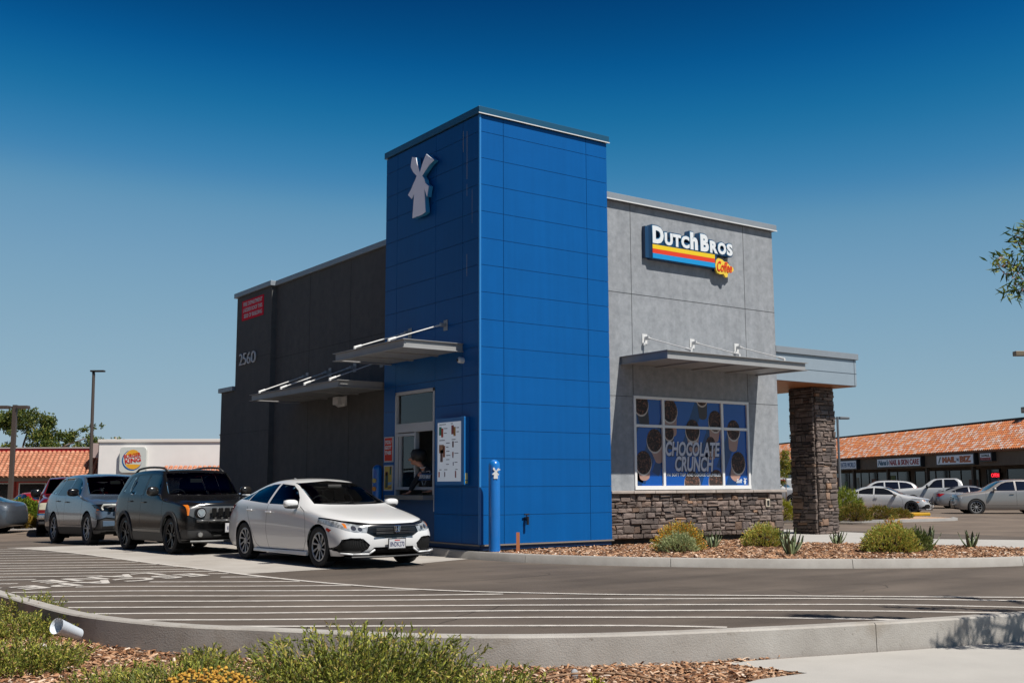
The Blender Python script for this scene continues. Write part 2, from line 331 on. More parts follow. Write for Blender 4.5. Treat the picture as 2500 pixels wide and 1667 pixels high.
rc=random.Random(21); g=MB()
for (x,y,a,L) in ((-7.6,-4.2,-.5,3.0),(-3.2,-3.6,-.9,3.6),(-1.2,-6.2,-1.2,2.4),(-5.9,-7.9,.2,2.2),(1.2,-7.6,-.6,3.2),(-6.6,2.2,-.4,2.0)):
    pts=[Vector((x,y))]
    for k in range(int(L/.18)):
        a+=rc.gauss(0,.38); pts.append(pts[-1]+Vector((math.cos(a),math.sin(a)))*.18)
    strip(g,pts,.008,.003)
struct('asphalt_cracks',g,mat('crack_dark',(.02,.018,.016),.95))
# ================================================================ coffee building
BLUE=mat('blue_panel',(.003,.106,.36),.38,var=.05,vscale=.8,spec=.15)
def streaks(m,amt,st=(9,9,.35),p0=.35,p1=.75):
    "faint vertical run-off streaks"
    n=m.node_tree.nodes; l=m.node_tree.links; b=n['Principled BSDF']; t=n.new('ShaderNodeTexCoord'); mp=n.new('ShaderNodeMapping'); mp.inputs['Scale'].default_value=st; l.new(t.outputs['Object'],mp.inputs[0])
    z=n.new('ShaderNodeTexNoise'); z.inputs['Scale'].default_value=1; z.inputs['Detail'].default_value=6; l.new(mp.outputs[0],z.inputs[0])
    r_=n.new('ShaderNodeValToRGB'); e=r_.color_ramp.elements; e[0].position=p0; e[0].color=(1-amt,1-amt,1-amt,1); e[1].position=p1; e[1].color=(1+amt,1+amt,1+amt,1); l.new(z.outputs['Fac'],r_.inputs[0])
    src=b.inputs['Base Color'].links[0].from_socket; x=n.new('ShaderNodeMixRGB'); x.blend_type='MULTIPLY'; x.inputs[0].default_value=1; l.new(src,x.inputs[1]); l.new(r_.outputs[0],x.inputs[2]); l.new(x.outputs[0],b.inputs['Base Color'])
streaks(BLUE,.05)
JOINT=mat('panel_joint',(.003,.05,.17),.6)
COPB=mat('blue_coping',(.02,.11,.20),.35,metal=.3)
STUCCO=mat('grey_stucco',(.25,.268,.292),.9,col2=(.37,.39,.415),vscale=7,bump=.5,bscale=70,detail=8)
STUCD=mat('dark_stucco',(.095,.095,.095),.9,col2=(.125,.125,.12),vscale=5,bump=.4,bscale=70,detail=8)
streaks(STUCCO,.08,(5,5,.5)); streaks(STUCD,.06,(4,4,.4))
COPG=mat('grey_coping',(.30,.335,.37),.45,metal=.2,var=.05)
DARK=mat('dark_gap',(.01,.01,.01),.8)
STEEL=mat('painted_steel',(.36,.36,.36),.5,metal=.1,var=.05,vscale=4)
STEELW=mat('white_steel',(.72,.72,.71),.45)
ALU=mat('aluminium_frame',(.86,.86,.85),.4)
WHITE=mat('white_plastic',(.75,.75,.73),.4)
FILM=mat('window_film',(.003,.088,.40),.12,spec=.5)
cafe=empty('coffee_building',(0,0,0),label='blue and grey drive-through coffee building with tall corner tower and stone base',cat='building')
W_,D_=3.34,3.82
# tower: body with real horizontal and vertical joints (panels proud of a dark core)
g=MB(); g.box(.012,W_-.012,.012,D_-.02,.16,1.14); g.box(.012,W_-.012,.012,D_-.02,3.42,8.80); g.box(1.96,W_-.012,.012,D_-.02,1.14,3.42); g.box(.012,1.96,.012,1.0,1.14,3.42); g.box(.012,1.96,3.72,D_-.02,1.14,3.42); g.box(.012,.09,1.0,1.66,1.14,3.42); g.box(.012,.09,3.29,3.72,1.14,3.42); g.build('tower_core',JOINT,cafe)
g=MB(); zs=[.26]+[8.44-.5445*k for k in range(14,-1,-1)]+[8.79]
xs=[.0,.58,2.76,W_]; ys=[.0,.62,1.66,3.30,D_]
J=.004
for a,b in zip(zs[:-1],zs[1:]):
    for i,(p,q) in enumerate(zip(xs[:-1],xs[1:])): g.box(p+(.03 if i==0 else J),q-J*(i<2),0,.03,a+J,b-J)
    for i,(p,q) in enumerate(zip(ys[:-1],ys[1:])):
        for (z0,z1) in ([(a+J,b-J)]):
            y0,y1=p+(.03 if i==0 else J),q-J
            # opening for the service window
            if y0<3.24 and y1>1.72 and z0<3.39:
                if i==1: y1=1.66-J
                if i==2:
                    if z1>3.39: g.box(0,.03,y0,y1,3.40,z1)
                    continue
            if 1: g.box(0,.03,y0,y1,z0,z1)
    g.box(W_-.03,W_,.03,D_,a+J,b-J)
    g.box(.03,W_-.03,D_-.03,D_,a+J,b-J)
g.build('tower_cladding',BLUE,cafe,bevel=.002,seg=1)
g=MB(); g.box(-.012,.028,-.012,.028,.24,8.79); g.build('corner_trim',mat('blue_trim',(.03,.22,.55),.35),cafe)
g=MB(); g.box(.03,W_-.03,.03,.10,.12,.26,0); g.box(.03,.10,.1,D_,.12,.26,0); g.build('tower_plinth',DARK,cafe)
g=MB(); g.box(.0,W_+.03,-.03,.02,.235,.262); g.box(-.03,.02,-.03,D_,.235,.262); g.build('base_flashing',mat('tan_flashing',(.25,.21,.18),.6),cafe)
g=MB(); g.box(-.045,W_+.045,-.045,D_+.03,8.805,8.95); g.build('tower_coping',COPB,cafe,bevel=.006)
g=MB(); g.box(-.055,W_+.055,-.055,-.045,8.795,8.815); g.build('coping_drip',STEELW,cafe)
for y,z0,z1,w_ in ((.46,7.55,8.56,.006),(.46,7.20,7.45,.004),(.60,8.15,8.6,.005),(.46,5.55,6.0,.005),(.27,6.6,7.3,.003),(1.9,.5,.5,.0)):
    if z1>z0: g=MB(); g.box(-.002,-.0005,y-w_,y+w_,z0,z1); g.build('dried_drip',mat('drip_white',(.5,.5,.48),.8),cafe)
# roof of tower below coping is closed by the core
# grey front wing with control joints
gy=.2
g=MB(); g.box(W_,4.19,gy,.5,1.19,7.60); g.box(7.80,8.88,gy,.5,1.19,7.60); g.box(4.19,7.80,gy,.5,3.30,7.60); g.box(4.19,7.80,gy,.5,1.19,1.30); g.box(W_,8.88,.5,7.6,1.19,7.60)
g.build('stucco_wall',STUCCO,cafe)
# the control joints, recessed V lines shown as dark grooves
g=MB()
for x in (4.18,7.83): g.box(x-.006,x+.006,gy-.003,gy+.02,4.16 if x<0 else 3.34,7.60)
g.box(3.34,8.88,gy-.003,gy+.02,5.565,5.577)
g.box(7.85,8.88,gy-.003,gy+.02,3.29,3.30)
g.box(3.34,4.16,gy-.003,gy+.02,3.29,3.30)
g.build('control_joint',mat('joint_groove',(.05,.055,.06),.9),cafe)
g=MB(); g.box(W_+.045,8.955,gy-.10,7.7,7.61,7.76); g.build('wall_coping',COPG,cafe,bevel=.006)
g=MB(); g.box(W_+.045,8.965,gy-.11,gy-.10,7.60,7.625); g.build('coping_drip',STEELW,cafe)
# stone base
def stones(g,origin,xa,za,w_,h,rs,back=.05,dmin=.03,dmax=.075):
    "random ashlar on a plane: xa along, za up, normal = xa x za reversed by caller"
    o=Vector(origin); xa=Vector(xa); za=Vector(za); nn=xa.cross(za)
    z=0
    while z<h-.02:
        hh=min(rs.choice((.08,.10,.13,.16,.19)),h-z)
        if h-z-hh<.05: hh=h-z
        x=0
        while x<w_-.01:
            ww=min(rs.choice((rs.uniform(.10,.20),rs.uniform(.16,.36))),w_-x)
            if w_-x-ww<.09: ww=w_-x
            subs=[(x,z,ww,hh)]
            if hh>.12 and rs.random()<.45:
                q=rs.uniform(.4,.6); subs=[(x,z,ww,hh*q),(x,z+hh*q,ww,hh*(1-q))]
            elif ww>.3 and rs.random()<.2:
                q=rs.uniform(.4,.6); subs=[(x,z,ww*q,hh),(x+ww*q,z,ww*(1-q),hh)]
            for (a,b,c,d) in subs:
                gap=.006; dd=rs.uniform(dmin,dmax); e=min(c,d)*.16
                j=lambda s=.013: rs.uniform(-s,s)
                base=[(a+gap,b+gap),(a+c-gap,b+gap),(a+c-gap,b+d-gap),(a+gap,b+d-gap)]
                base=[(p+j(),q+j(.006)) for p,q in base]
                top=[(a+e+j(),b+e+j()),(a+c-e+j(),b+e+j()),(a+c-e+j(),b+d-e+j()),(a+e+j(),b+d-e+j())]
                vs=[o+xa*p+za*q for p,q in base]+[o+xa*p+za*q+nn*(dd*.62) for p,q in base]+[o+xa*p+za*q+nn*(dd+rs.uniform(-.012,.012)) for p,q in top]
                ce=o+xa*(a+c/2)+za*(b+d/2)+nn*(dd+rs.uniform(0,.012)); vs.append(ce)
                fs=[(i,(i+1)%4,4+(i+1)%4,4+i) for i in range(4)]+[(4+i,4+(i+1)%4,8+(i+1)%4,8+i) for i in range(4)]+[(8+i,8+(i+1)%4,12) for i in range(4)]
                g.add(vs,fs)
            x+=ww
        z+=hh
STONE=mat('ledge_stone',(.115,.088,.076),.9,col2=(.225,.182,.160),vscale=1.7,island=.42,bump=.8,bscale=26,detail=7)
def tint_island(m):
    n=m.node_tree.nodes; l=m.node_tree.links; b=n['Principled BSDF']
    gg=n.new('ShaderNodeNewGeometry'); r_=n.new('ShaderNodeValToRGB'); e=r_.color_ramp.elements
    e[0].position=0; e[0].color=(.75,.75,.78,1); e[1].position=1; e[1].color=(1.5,1.12,.80,1)
    x=e.new(.45); x.color=(1,.95,.92,1); y=e.new(.9); y.color=(1.05,.98,.95,1); r_.color_ramp.interpolation='LINEAR'
    fr=n.new('ShaderNodeMath'); fr.operation='FRACT'; m7=n.new('ShaderNodeMath'); m7.operation='MULTIPLY'; m7.inputs[1].default_value=7.3
    l.new(gg.outputs['Random Per Island'],m7.inputs[0]); l.new(m7.outputs[0],fr.inputs[0]); l.new(fr.outputs[0],r_.inputs[0])
    src=b.inputs['Base Color'].links[0].from_socket
    mx=n.new('ShaderNodeMixRGB'); mx.blend_type='MULTIPLY'; mx.inputs[0].default_value=1; l.new(src,mx.inputs[1]); l.new(r_.outputs[0],mx.inputs[2]); l.new(mx.outputs[0],b.inputs['Base Color'])
tint_island(STONE)
MORT=mat('mortar',(.045,.04,.036),.95)
rs=random.Random(3)
g=MB(); stones(g,(W_+.01,.10,.25),(1,0,0),(0,0,1),5.40,.95,rs); stones(g,(8.79,.10,.25),(0,1,0),(0,0,1),3,.95,rs)
g.build('stone_base',STONE,cafe)
g=MB(); g.box(W_,8.775,.115,5,.24,1.2); g.build('base_backing',MORT,cafe)
g=MB(); x=W_
while x<8.80:
    x1=min(x+.62,8.86); g.box(x+.003,x1-.003,-.02+rs.uniform(-.006,.006),gy+.05,1.20,1.262); x=x1
    if x1>=8.85: break
g.build('stone_cap',mat('cap_stone',(.42,.36,.32),.85,var=.2,vscale=3,island=.12),cafe,bevel=.01)
g=MB(); g.box(W_,8.72,.16,.2,.05,.24); g.build('foundation',DARK,cafe)
# left (shaded) side of the building
XM,XB=.25,.10
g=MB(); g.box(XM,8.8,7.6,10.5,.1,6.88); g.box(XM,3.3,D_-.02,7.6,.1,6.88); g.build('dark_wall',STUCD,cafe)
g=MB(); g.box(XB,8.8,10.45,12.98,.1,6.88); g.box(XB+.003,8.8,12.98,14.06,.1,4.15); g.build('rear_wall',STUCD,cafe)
g=MB(); g.box(XM-.08,3.3,D_,10.37,6.885,7.02); g.build('wall_coping',COPG,cafe,bevel=.005)
g=MB(); g.box(XB-.08,8.9,10.37,13.06,6.885,7.023); g.build('wall_coping',COPG,cafe,bevel=.005)
g=MB(); g.box(XB-.077,8.9,13.0,14.14,4.155,4.285); g.build('wall_coping',COPG,cafe,bevel=.005)
g=MB()
for y in (6.0,8.3): g.box(XM-.003,XM+.01,y-.005,y+.005,.1,6.88)
g.box(XM-.003,XM+.01,D_,10.45,4.86,4.87); g.box(XB-.003,XB+.01,10.45,12.98,4.99,5.0); g.box(XB-.001,XB+.01,10.45,14.06,2.9,2.91)
g.build('control_joint',mat('joint_shade',(.04,.04,.04),.9),cafe)
# ---- window in the stucco wall with the printed film
g=MB()
x0,x1,z0,z1=4.17,7.82,1.28,3.32; fw=.065; yo=gy-.025; yi=gy+.09
g.box(x0,x1,yo,yi,z1-fw,z1); g.box(x0,x1,yo-.01,yi,z0,z0+fw+.02)
g.box(x0,x0+fw,yo+.001,yi,z0+fw+.02,z1-fw); g.box(x1-fw,x1,yo+.001,yi,z0+fw+.02,z1-fw)
for x in (5.05,6.92): g.box(x-.035,x+.035,yo+.002,yi,z0+fw+.02,z1-fw)
for a,b in ((x0+fw,5.015),(5.085,6.885),(6.955,x1-fw)): g.box(a,b,yo+.004,yi,2.64,2.70)
fr=g.build('window_frame',ALU,cafe,bevel=.004)
g=MB(); yf=gy+.02; g.poly([(x0+.02,yf,z0+.02),(x1-.02,yf,z0+.02),(x1-.02,yf,z1-.02),(x0+.02,yf,z1-.02)]); film=g.build('printed_film',FILM,cafe)
CHOC=mat('cookie_crumb',(.018,.010,.008),.7,col2=(.30,.13,.08),vscale=26,detail=3)
CHOC.node_tree.nodes['Color Ramp'].color_ramp.elements[0].position=.50 if 'Color Ramp' in CHOC.node_tree.nodes else .5
CUP=mat('cup_print',(.42,.25,.20),.5,var=.1); CUPD=mat('cup_print_dark',(.05,.04,.04),.5); RIMW=mat('cup_rim_print',(.60,.52,.46),.5)
SHD=mat('film_dark_blue',(.003,.045,.17),.2)
def ell(cx,cz,rx,rz,n=22,y=0,rot=0):
    return [(cx+math.cos(t)*rx*math.cos(rot)-math.sin(t)*rz*math.sin(rot),y,cz+math.cos(t)*rx*math.sin(rot)+math.sin(t)*rz*math.cos(rot)) for t in [2*math.pi*i/n for i in range(n)]]
def clip(pts,xa,xb,za,zb):
    def cl(p,f,inter):
        out=[]
        for i in range(len(p)):
            a,b=p[i-1],p[i]
            if f(b):
                if not f(a): out.append(inter(a,b))
                out.append(b)
            elif f(a): out.append(inter(a,b))
        return out
    def mk(k,v): return lambda a,b:(lambda t:tuple(a[i]+(b[i]-a[i])*t for i in range(3)))((v-a[k])/(b[k]-a[k]))
    for k,v,s in((0,xa,1),(0,xb,-1),(2,za,1),(2,zb,-1)):
        if len(pts)<3: return []
        pts=cl(pts,lambda p:(p[k]-v)*s>=0,mk(k,v))
    return pts if len(pts)>2 else []
gl={k:MB() for k in('shadow','cup','cupd','rim','crumb')}
fx=(x0+fw,x1-fw,z0+fw+.02,z1-fw)
# cups: centre x,z, radius, cup direction
cups=[(4.42,3.13,.22,(.10,-.42),'cupd'),(5.28,3.02,.24,(.05,-.5),'cup'),(5.98,2.60,.23,(.02,-.42),'cup'),(6.30,3.38,.2,(.03,-.45),'cupd'),(6.72,2.83,.23,(-.05,-.40),'cup'),(7.32,2.64,.22,(-.03,-.42),'cup'),(4.80,2.35,.24,(.16,-.40),'cup'),(4.46,1.86,.24,(.03,-.30),'cup'),(5.93,1.42,.25,(0,-.4),'cup'),(6.70,1.45,.25,(.02,-.4),'cup'),(7.45,1.88,.24,(-.13,-.33),'cup'),(6.55,2.30,.16,(.03,-.3),'cup'),(5.25,2.52,.15,(.04,-.3),'cupd')]
for cx,cz,r_,dr,cm in cups:
    sx=[(cx+r_*.8,yf-.001,cz),(cx-r_*.8,yf-.001,cz),(cx-r_*.8-.42,yf-.001,cz-.85),(cx+r_*.5-.42,yf-.001,cz-.95)]
    sh=clip(sx,*fx)
    if sh: g=MB(); g.poly(sh); g.build('printed_shadow',SHD,film)
    a=Vector(dr); pr=Vector((-a.y,a.x)).normalized()
    body=[(cx+pr.x*r_*.9,yf-.002,cz+pr.y*r_*.9),(cx-pr.x*r_*.9,yf-.002,cz-pr.y*r_*.9)]
    e=Vector((cx,cz))+a
    for k in range(7):
        t=math.pi*k/6; q=e-pr*math.cos(t)*r_*.62+a.normalized()*math.sin(t)*r_*.35; body.append((q.x,yf-.002,q.y))
    b=clip(body,*fx); cp=film
    if b: g=MB(); g.poly(b); cp=g.build('printed_cup',CUP if cm=='cup' else CUPD,film)
    for off,rr_,mm_,nm in ((-.015,1.0,RIMW,'printed_rim'),(.01,.95,CHOC,'printed_topping')):
        q=clip(ell(cx,cz+off,r_*rr_,r_*1.12*rr_,y=yf-.003-(.001 if off>0 else 0)),*fx)
        if q: g=MB(); g.poly(q); g.build(nm,mm_,cp)
LET=mat('film_letter',(.66,.66,.74),.5); LETS=mat('film_letter_edge',(.012,.02,.07),.5); LETW=mat('film_small_letter',(.75,.80,.85),.5)
for s_,xx,zz,ww,hh in (('CHOCOLATE',5.12,2.02,1.72,.33),('CRUNCH',5.40,1.68,1.22,.34)):
    text('printed_lettering_edge',s_,LETS,frame((xx+.015,yf-.006,zz-.02),(1,0,0),(0,0,1)),ww,hh,film,.001,shear=.18,bold=.07)
    text('printed_lettering',s_,LET,frame((xx,yf-.008,zz),(1,0,0),(0,0,1)),ww,hh,film,.001,shear=.18,bold=.03)
text('printed_lettering','W/ SOFT TOP AND COOKIE CRUMBLES',LETW,frame((5.14,yf-.008,1.575),(1,0,0),(0,0,1)),1.70,.065,film,.001,bold=.02)
text('printed_lettering','Soft',LETW,frame((7.36,yf-.008,1.42),(1,0,0),(0,0,1)),.20,.10,film,.001,shear=.4,bold=.03)
# windmill emblem (outline in metres, unit height ~1.4)
MILL=[(2.41,8.48),(2.25,8.43),(2.20,8.28),(2.14,8.16),(2.10,8.07),(2.05,8.10),(1.98,8.22),(1.90,8.31),(1.82,8.40),(1.50,8.19),(1.71,8.13),(1.85,8.05),(1.99,7.97),(1.89,7.86),(1.87,7.78),(1.72,7.68),(1.78,7.46),(1.90,7.68),(1.87,7.40),(1.84,7.14),(2.0,7.11),(2.38,7.11),(2.35,7.36),(2.31,7.65),(2.42,7.55),(2.58,7.67),(2.44,7.77),(2.33,7.89),(2.28,7.93),(2.21,8.01),(2.36,8.13),(2.47,8.27),(2.45,8.38)]
def mill(nm,M_,s,m,parent,t=.002):
    g=MB(); cx,cz=2.05,7.8; pts=[M_@Vector((-(y-cx)*s,(z-cz)*s,0)) for y,z in MILL]; n=(M_.to_3x3()@Vector((0,0,1)))*t
    g.prism(pts,n); return g.build(nm,m,parent)
mill('printed_emblem',frame((7.66,yf-.008,1.47),(1,0,0),(0,0,1)),.11,LETW,film,.001)
# ---- service window (left face of the tower)
wy0,wy1=1.72,3.24
g=MB()
g.box(-.012,.10,wy0-.06,wy0,.0+1.14,3.40); g.box(-.012,.10,wy1,wy1+.05,1.14,3.40); g.box(-.012,.10,wy0-.06,wy1+.05,3.335,3.40)
g.box(-.010,.10,wy0,wy1,2.52,2.71); g.box(-.010,.10,wy0,wy1,1.30,1.36)
g.box(-.006,.09,2.42,2.47,1.36,2.52); g.box(-.006,.09,wy1-.08,wy1,1.36,2.52)
g.box(-.004,.09,2.46,wy1-.08,2.44,2.50); g.box(.0,.09,3.08,3.12,1.36,2.44)
g.box(-.014,.0,wy0-.065,wy0-.045,.86,1.14)
g.build('service_window_frame',mat('window_white',(.52,.52,.53),.4),cafe,bevel=.003)
GLS=glassmat('clear_glass',(.80,.84,.85))
g=MB(); g.box(.05,.056,wy0,wy1,2.71,3.335); g.box(.045,.051,2.47,3.10,1.36,2.46); g.build('service_pane',GLS,cafe)
g=MB(); g.box(-.26,.25,wy0-.04,wy1+.05,1.145,1.19); g.box(-.255,.0,wy0-.03,wy1+.04,1.10,1.144); g.build('counter_shelf',mat('shelf_steel',(.32,.31,.29),.35,metal=.6),cafe,bevel=.004)
# cut-away room seen through the window
g=MB()
IN=mat('room_wall',(.42,.39,.34),.8); 
g.box(1.9,1.95,1.0,3.7,.2,3.6); g.box(.12,1.9,3.70,3.75,.2,3.6); g.box(.12,1.9,1.0,1.04,.2,3.6); g.box(.12,1.9,1.0,3.7,3.5,3.55)
g.build('room',IN,cafe)
EQ=mat('equipment',(.45,.38,.28),.5,var=.5,vscale=9)
for nm,bx in (('room_counter',(.9,1.85,3.0,3.65,.2,1.35)),('room_machine',(1.3,1.85,3.1,3.6,1.35,2.0)),('room_shelf',(1.4,1.88,1.3,2.4,2.75,3.0))):
    g=MB(); g.box(*bx); g.build(nm,EQ,cafe)
# ---- awnings
def awning(x0,x1,y0,y1,z0,z1,wall_side,rods,zb,brackets_mat=STEEL):
    "channel frame with flanges, soffit sheet, rods and wall plates. wall_side 'y' -> wall at y1 ; 'x' -> wall at x1"
    g=MB(); t=.012
    def channel(a0,a1,b0,b1):
        g.box(a0,a1,b0,b1,z0+t,z1-t)
    # web + flanges
    if wall_side=='y':
        channel(x0+.05,x1-.05,y0+.05,y0+.062); g.box(x0,x1,y0,y0+.11,z1-t,z1); g.box(x0,x1,y0,y0+.11,z0,z0+t)
        for xx in (x0+.05,x1-.062): channel(xx,xx+.012,y0+.062,y1)
        g.box(x0+.01,x0+.11,y0+.11,y1,z1-t,z1-.001); g.box(x1-.11,x1-.01,y0+.11,y1,z1-t,z1-.001)
        g.box(x0+.01,x0+.11,y0+.11,y1,z0+.001,z0+t); g.box(x1-.11,x1-.01,y0+.11,y1,z0+.001,z0+t)
        g.box(x0+.11,x1-.11,y0+.11,y1,z0+.03,z0+.05)
        k=(x1-x0)/4
        for i in range(1,4): g.box(x0+k*i-.04,x0+k*i+.04,y0+.11,y1,z0+.002,z0+.03)
    else:
        channel(x0+.05,x0+.062,y0+.05,y1-.05); g.box(x0,x0+.11,y0,y1,z1-t,z1); g.box(x0,x0+.11,y0,y1,z0,z0+t)
        for yy in (y0+.05,y1-.062): g.box(x0+.062,x1,yy,yy+.012,z0+t,z1-t)
        g.box(x0+.11,x1,y0+.01,y0+.11,z1-t,z1-.001); g.box(x0+.11,x1,y1-.11,y1-.01,z1-t,z1-.001)
        g.box(x0+.11,x1,y0+.01,y0+.11,z0+.001,z0+t); g.box(x0+.11,x1,y1-.11,y1-.01,z0+.001,z0+t)
        g.box(x0+.11,x1,y0+.11,y1-.11,z0+.03,z0+.05)
        k=(y1-y0)/3
        for i in range(1,3): g.box(x0+.11,x1,y0+k*i-.04,y0+k*i+.04,z0+.002,z0+.03)
    aw=g.build('awning',STEEL,cafe)
    for r_ in rods:
        g=MB()
        if wall_side=='y': a=Vector((r_,y1-.12,zb)); b=Vector((r_,y0+.07,z1+.05)); w0=Vector((r_,y1,zb))
        else: a=Vector((x1-.12,r_,zb)); b=Vector((x0+.07,r_,z1+.05)); w0=Vector((x1,r_,zb))
        g.tube(a,b,.013,n=8); d=(b-a).normalized(); g.tube(b-d*.16,b+d*.02,.026,n=8); g.tube(a,a+d*.12,.02,n=8); g.tube(b-Vector((0,0,.05)),b+Vector((0,0,.01)),.03,n=8)
        g.build('awning_rod',STEELW,aw)
        g=MB()
        if wall_side=='y': g.box(r_-.075,r_+.075,y1-.014,y1,zb-.12,zb+.10); g.box(r_-.012,r_+.012,y1-.15,y1-.014,zb-.04,zb+.04); g.tube((r_-.06,y1-.05,zb-.16),(r_-.06,y1-.05,zb-.1),.03,n=8)
        else: g.box(x1-.014,x1,r_-.075,r_+.075,zb-.11,zb+.11); g.box(x1-.15,x1-.014,r_-.012,r_+.012,zb-.04,zb+.04)
        g.build('wall_plate',brackets_mat,aw,bevel=.004)
    return aw
awning(3.79,8.23,-1.30,gy,3.97,4.15,'y',(4.54,6.01,7.48),4.60,STEELW)
awning(-1.40,0,.56,3.58,4.03,4.20,'x',(1.24,2.69),4.65)
awning(-1.12,XM,3.90,8.86,3.53,3.69,'x',(4.4,5.72,7.05,8.37),4.19)
# ---- covered walk-up bay on the right: roof, soffit, stone pillar
SID=mat('metal_fascia',(.33,.40,.46),.4,metal=.15,var=.03)
g=MB(); g.box(8.885,12.05,.24,8,3.92,4.60); g.build('bay_fascia',SID,cafe,bevel=.004)
g=MB(); g.box(8.885,12.05,.232,.24,4.235,4.243); g.box(11.96,11.968,.232,.24,3.93,4.6); g.build('fascia_seam',mat('seam_grey',(.12,.15,.18),.6),cafe)
g=MB(); g.box(8.885,12.10,.19,8.05,4.605,4.76); g.build('bay_coping',COPG,cafe,bevel=.004)
WOOD=mat('wood_soffit',(.30,.085,.025),.45,col2=(.50,.17,.05),vscale=3,stretch=(14,.5,1))
g=MB()
x=8.9
while x<12.03: g.box(x,min(x+.135,12.03),.26,7.9,3.90,3.919); x+=.14
g.build('wood_soffit',WOOD,cafe)
pil=(11.03,11.80,.84,1.62)
g=MB(); a,b,c,d=pil
stones(g,(a,c,.06),(1,0,0),(0,0,1),b-a,3.83,rs); stones(g,(b,c,.06),(0,1,0),(0,0,1),d-c,3.83,rs); stones(g,(a,d,.06),(0,-1,0),(0,0,1),d-c,3.83,rs); stones(g,(b,d,.06),(-1,0,0),(0,0,1),b-a,3.83,rs)
g.build('stone_pillar',STONE,cafe)
g=MB(); g.box(a+.01,b-.01,c+.01,d-.01,0,3.9); g.build('pillar_backing',MORT,cafe)
# ---- small fittings on the walls
g=MB(); g.tube((0,.59,3.86),(-.10,.59,3.86),.06,n=16); g.tube((-.10,.59,3.86),(-.13,.59,3.86),.055,.03,n=16)
o=g.build('security_camera',WHITE,origin=(0,.59,3.86),autosm=40); tag(o,'small white dome camera on dark blue tower wall under awning corner','camera')
g=MB(); g.tube((-.128,.59,3.86),(-.14,.59,3.86),.028,n=12); l_=g.build('lens',DARK,o); l_.location=-o.location
g=MB(); g.box(XM-.05,XM,6.1,6.5,3.30,3.55); g.prism([(XM-.05,6.12,3.54),(XM-.22,6.2,3.50),(XM-.22,6.4,3.36),(XM-.05,6.48,3.30),(XM-.05,6.12,3.30)],(0,0,-.02)) ; g.box(XM-.22,XM-.05,6.16,6.44,3.33,3.52)
o=g.build('wall_light',WHITE,origin=(XM,6.3,3.42),bevel=.02,seg=3); tag(o,'white box wall light under the long awning on the dark wall','wall light')
g=MB(); g.box(8.12,8.26,.0,.04,.86,1.05)
o=g.build('outlet_box',mat('outlet_beige',(.55,.48,.38),.5),origin=(8.19,.02,.95),bevel=.01); tag(o,'beige outlet box on the stone base below the stone cap','outlet box')
g=MB(); g.box(8.155,8.225,-.01,.0,.90,1.01); q=g.build('socket_cover',DARK,o); q.location=-o.location
g=MB(); g.tube((1.08,0,.74),(1.08,-.09,.74),.035,n=10); g.tube((1.08,-.09,.78),(1.08,-.09,.62),.028,n=10); g.tube((1.02,-.06,.82),(1.14,-.06,.82),.015,n=8); g.tube((1.08,-.06,.74),(1.08,-.06,.83),.012,n=8)
o=g.build('hose_tap',mat('tap_black',(.015,.015,.018),.35),origin=(1.08,0,.74),autosm=40); tag(o,'small black hose tap low on the blue tower face','tap')
# ================================================================ signs
def sign(name,label,origin,**k): return empty(name,origin,label=label,cat=k.get('cat','sign'),group=k.get('group'))
def under(o,parent):
    o.parent=parent; o.location=Vector(o.location)-Vector(parent.matrix_world.translation if 0 else parent.location); return o
# windmill emblem on tower
s=empty('windmill_sign',(0,2.05,7.11),label='white three-dimensional windmill emblem high on the shaded side of the tower',cat='sign')
gm=MB(); pts=[(-.04,y,z) for y,z in MILL]; gm.prism(pts,(-.10,0,0)); under(gm.build('emblem_return',mat('emblem_blue',(.05,.35,.65),.3)),s)
gm=MB(); pts=[(-.141,y,z) for y,z in MILL]; gm.prism(pts,(-.012,0,0)); under(gm.build('emblem_face',mat('emblem_white',(1.25,1.2,1.28),.45)),s)
gm=MB()
for y,z in ((2.05,7.3),(2.1,7.9)): gm.tube((0,y,z),(-.05,y,z),.02)
under(gm.build('standoff',DARK),s)
# name sign
sx,sy,sz=4.70,.2,6.41
s=empty('name_sign',(sx,sy,sz),label='wall sign of large white capitals over yellow red and blue stripes with orange script',cat='sign')
NAVY=mat('sign_navy',(.008,.05,.13),.35)
yd=.05
L=[('D',4.70,.40,.34),('U',5.07,.29,.25),('T',5.33,.29,.25),('C',5.59,.29,.26),('h',5.88,.41,.24),('B',6.21,.41,.27),('R',6.52,.29,.26),('O',6.78,.29,.28),('S',7.08,.29,.20)]
LW=mat('letter_white',(.80,.83,.85),.35); LB=mat('letter_blue_edge',(.03,.35,.60),.3)  # white letter faces with a plain blue rim behind each
zb_=6.76
for ch,x,h,w_ in L:
    up=.0
    under(text('letter_shell',ch,NAVY,frame((x-.02,.195,zb_-.035),(1,0,0),(0,0,1)),w_+.04,h+.06,None,.15,bold=.09),s)
    under(text('letter_edge',ch,LB,frame((x-.006,.046,zb_-.006),(1,0,0),(0,0,1)),w_+.014,h+.012,None,.006,bold=.07),s)
    under(text('letter_face',ch,LW,frame((x,.038,zb_),(1,0,0),(0,0,1)),w_,h,None,.005,bold=.055),s)
g=MB(); g.box(4.71,7.20,yd+.004,sy,6.74,6.90); g.box(4.68,6.75,yd+.002,sy,6.40,6.75); g.prism([(4.53,.19,6.44),(4.68,yd+.01,6.41),(4.68,yd+.01,7.14),(4.53,.19,7.12)],(.02,.0,0)); under(g.build('sign_box',NAVY),s)
g=MB(); g.box(4.53,4.70,.10,sy,6.42,7.14); under(g.build('sign_return',NAVY),s)
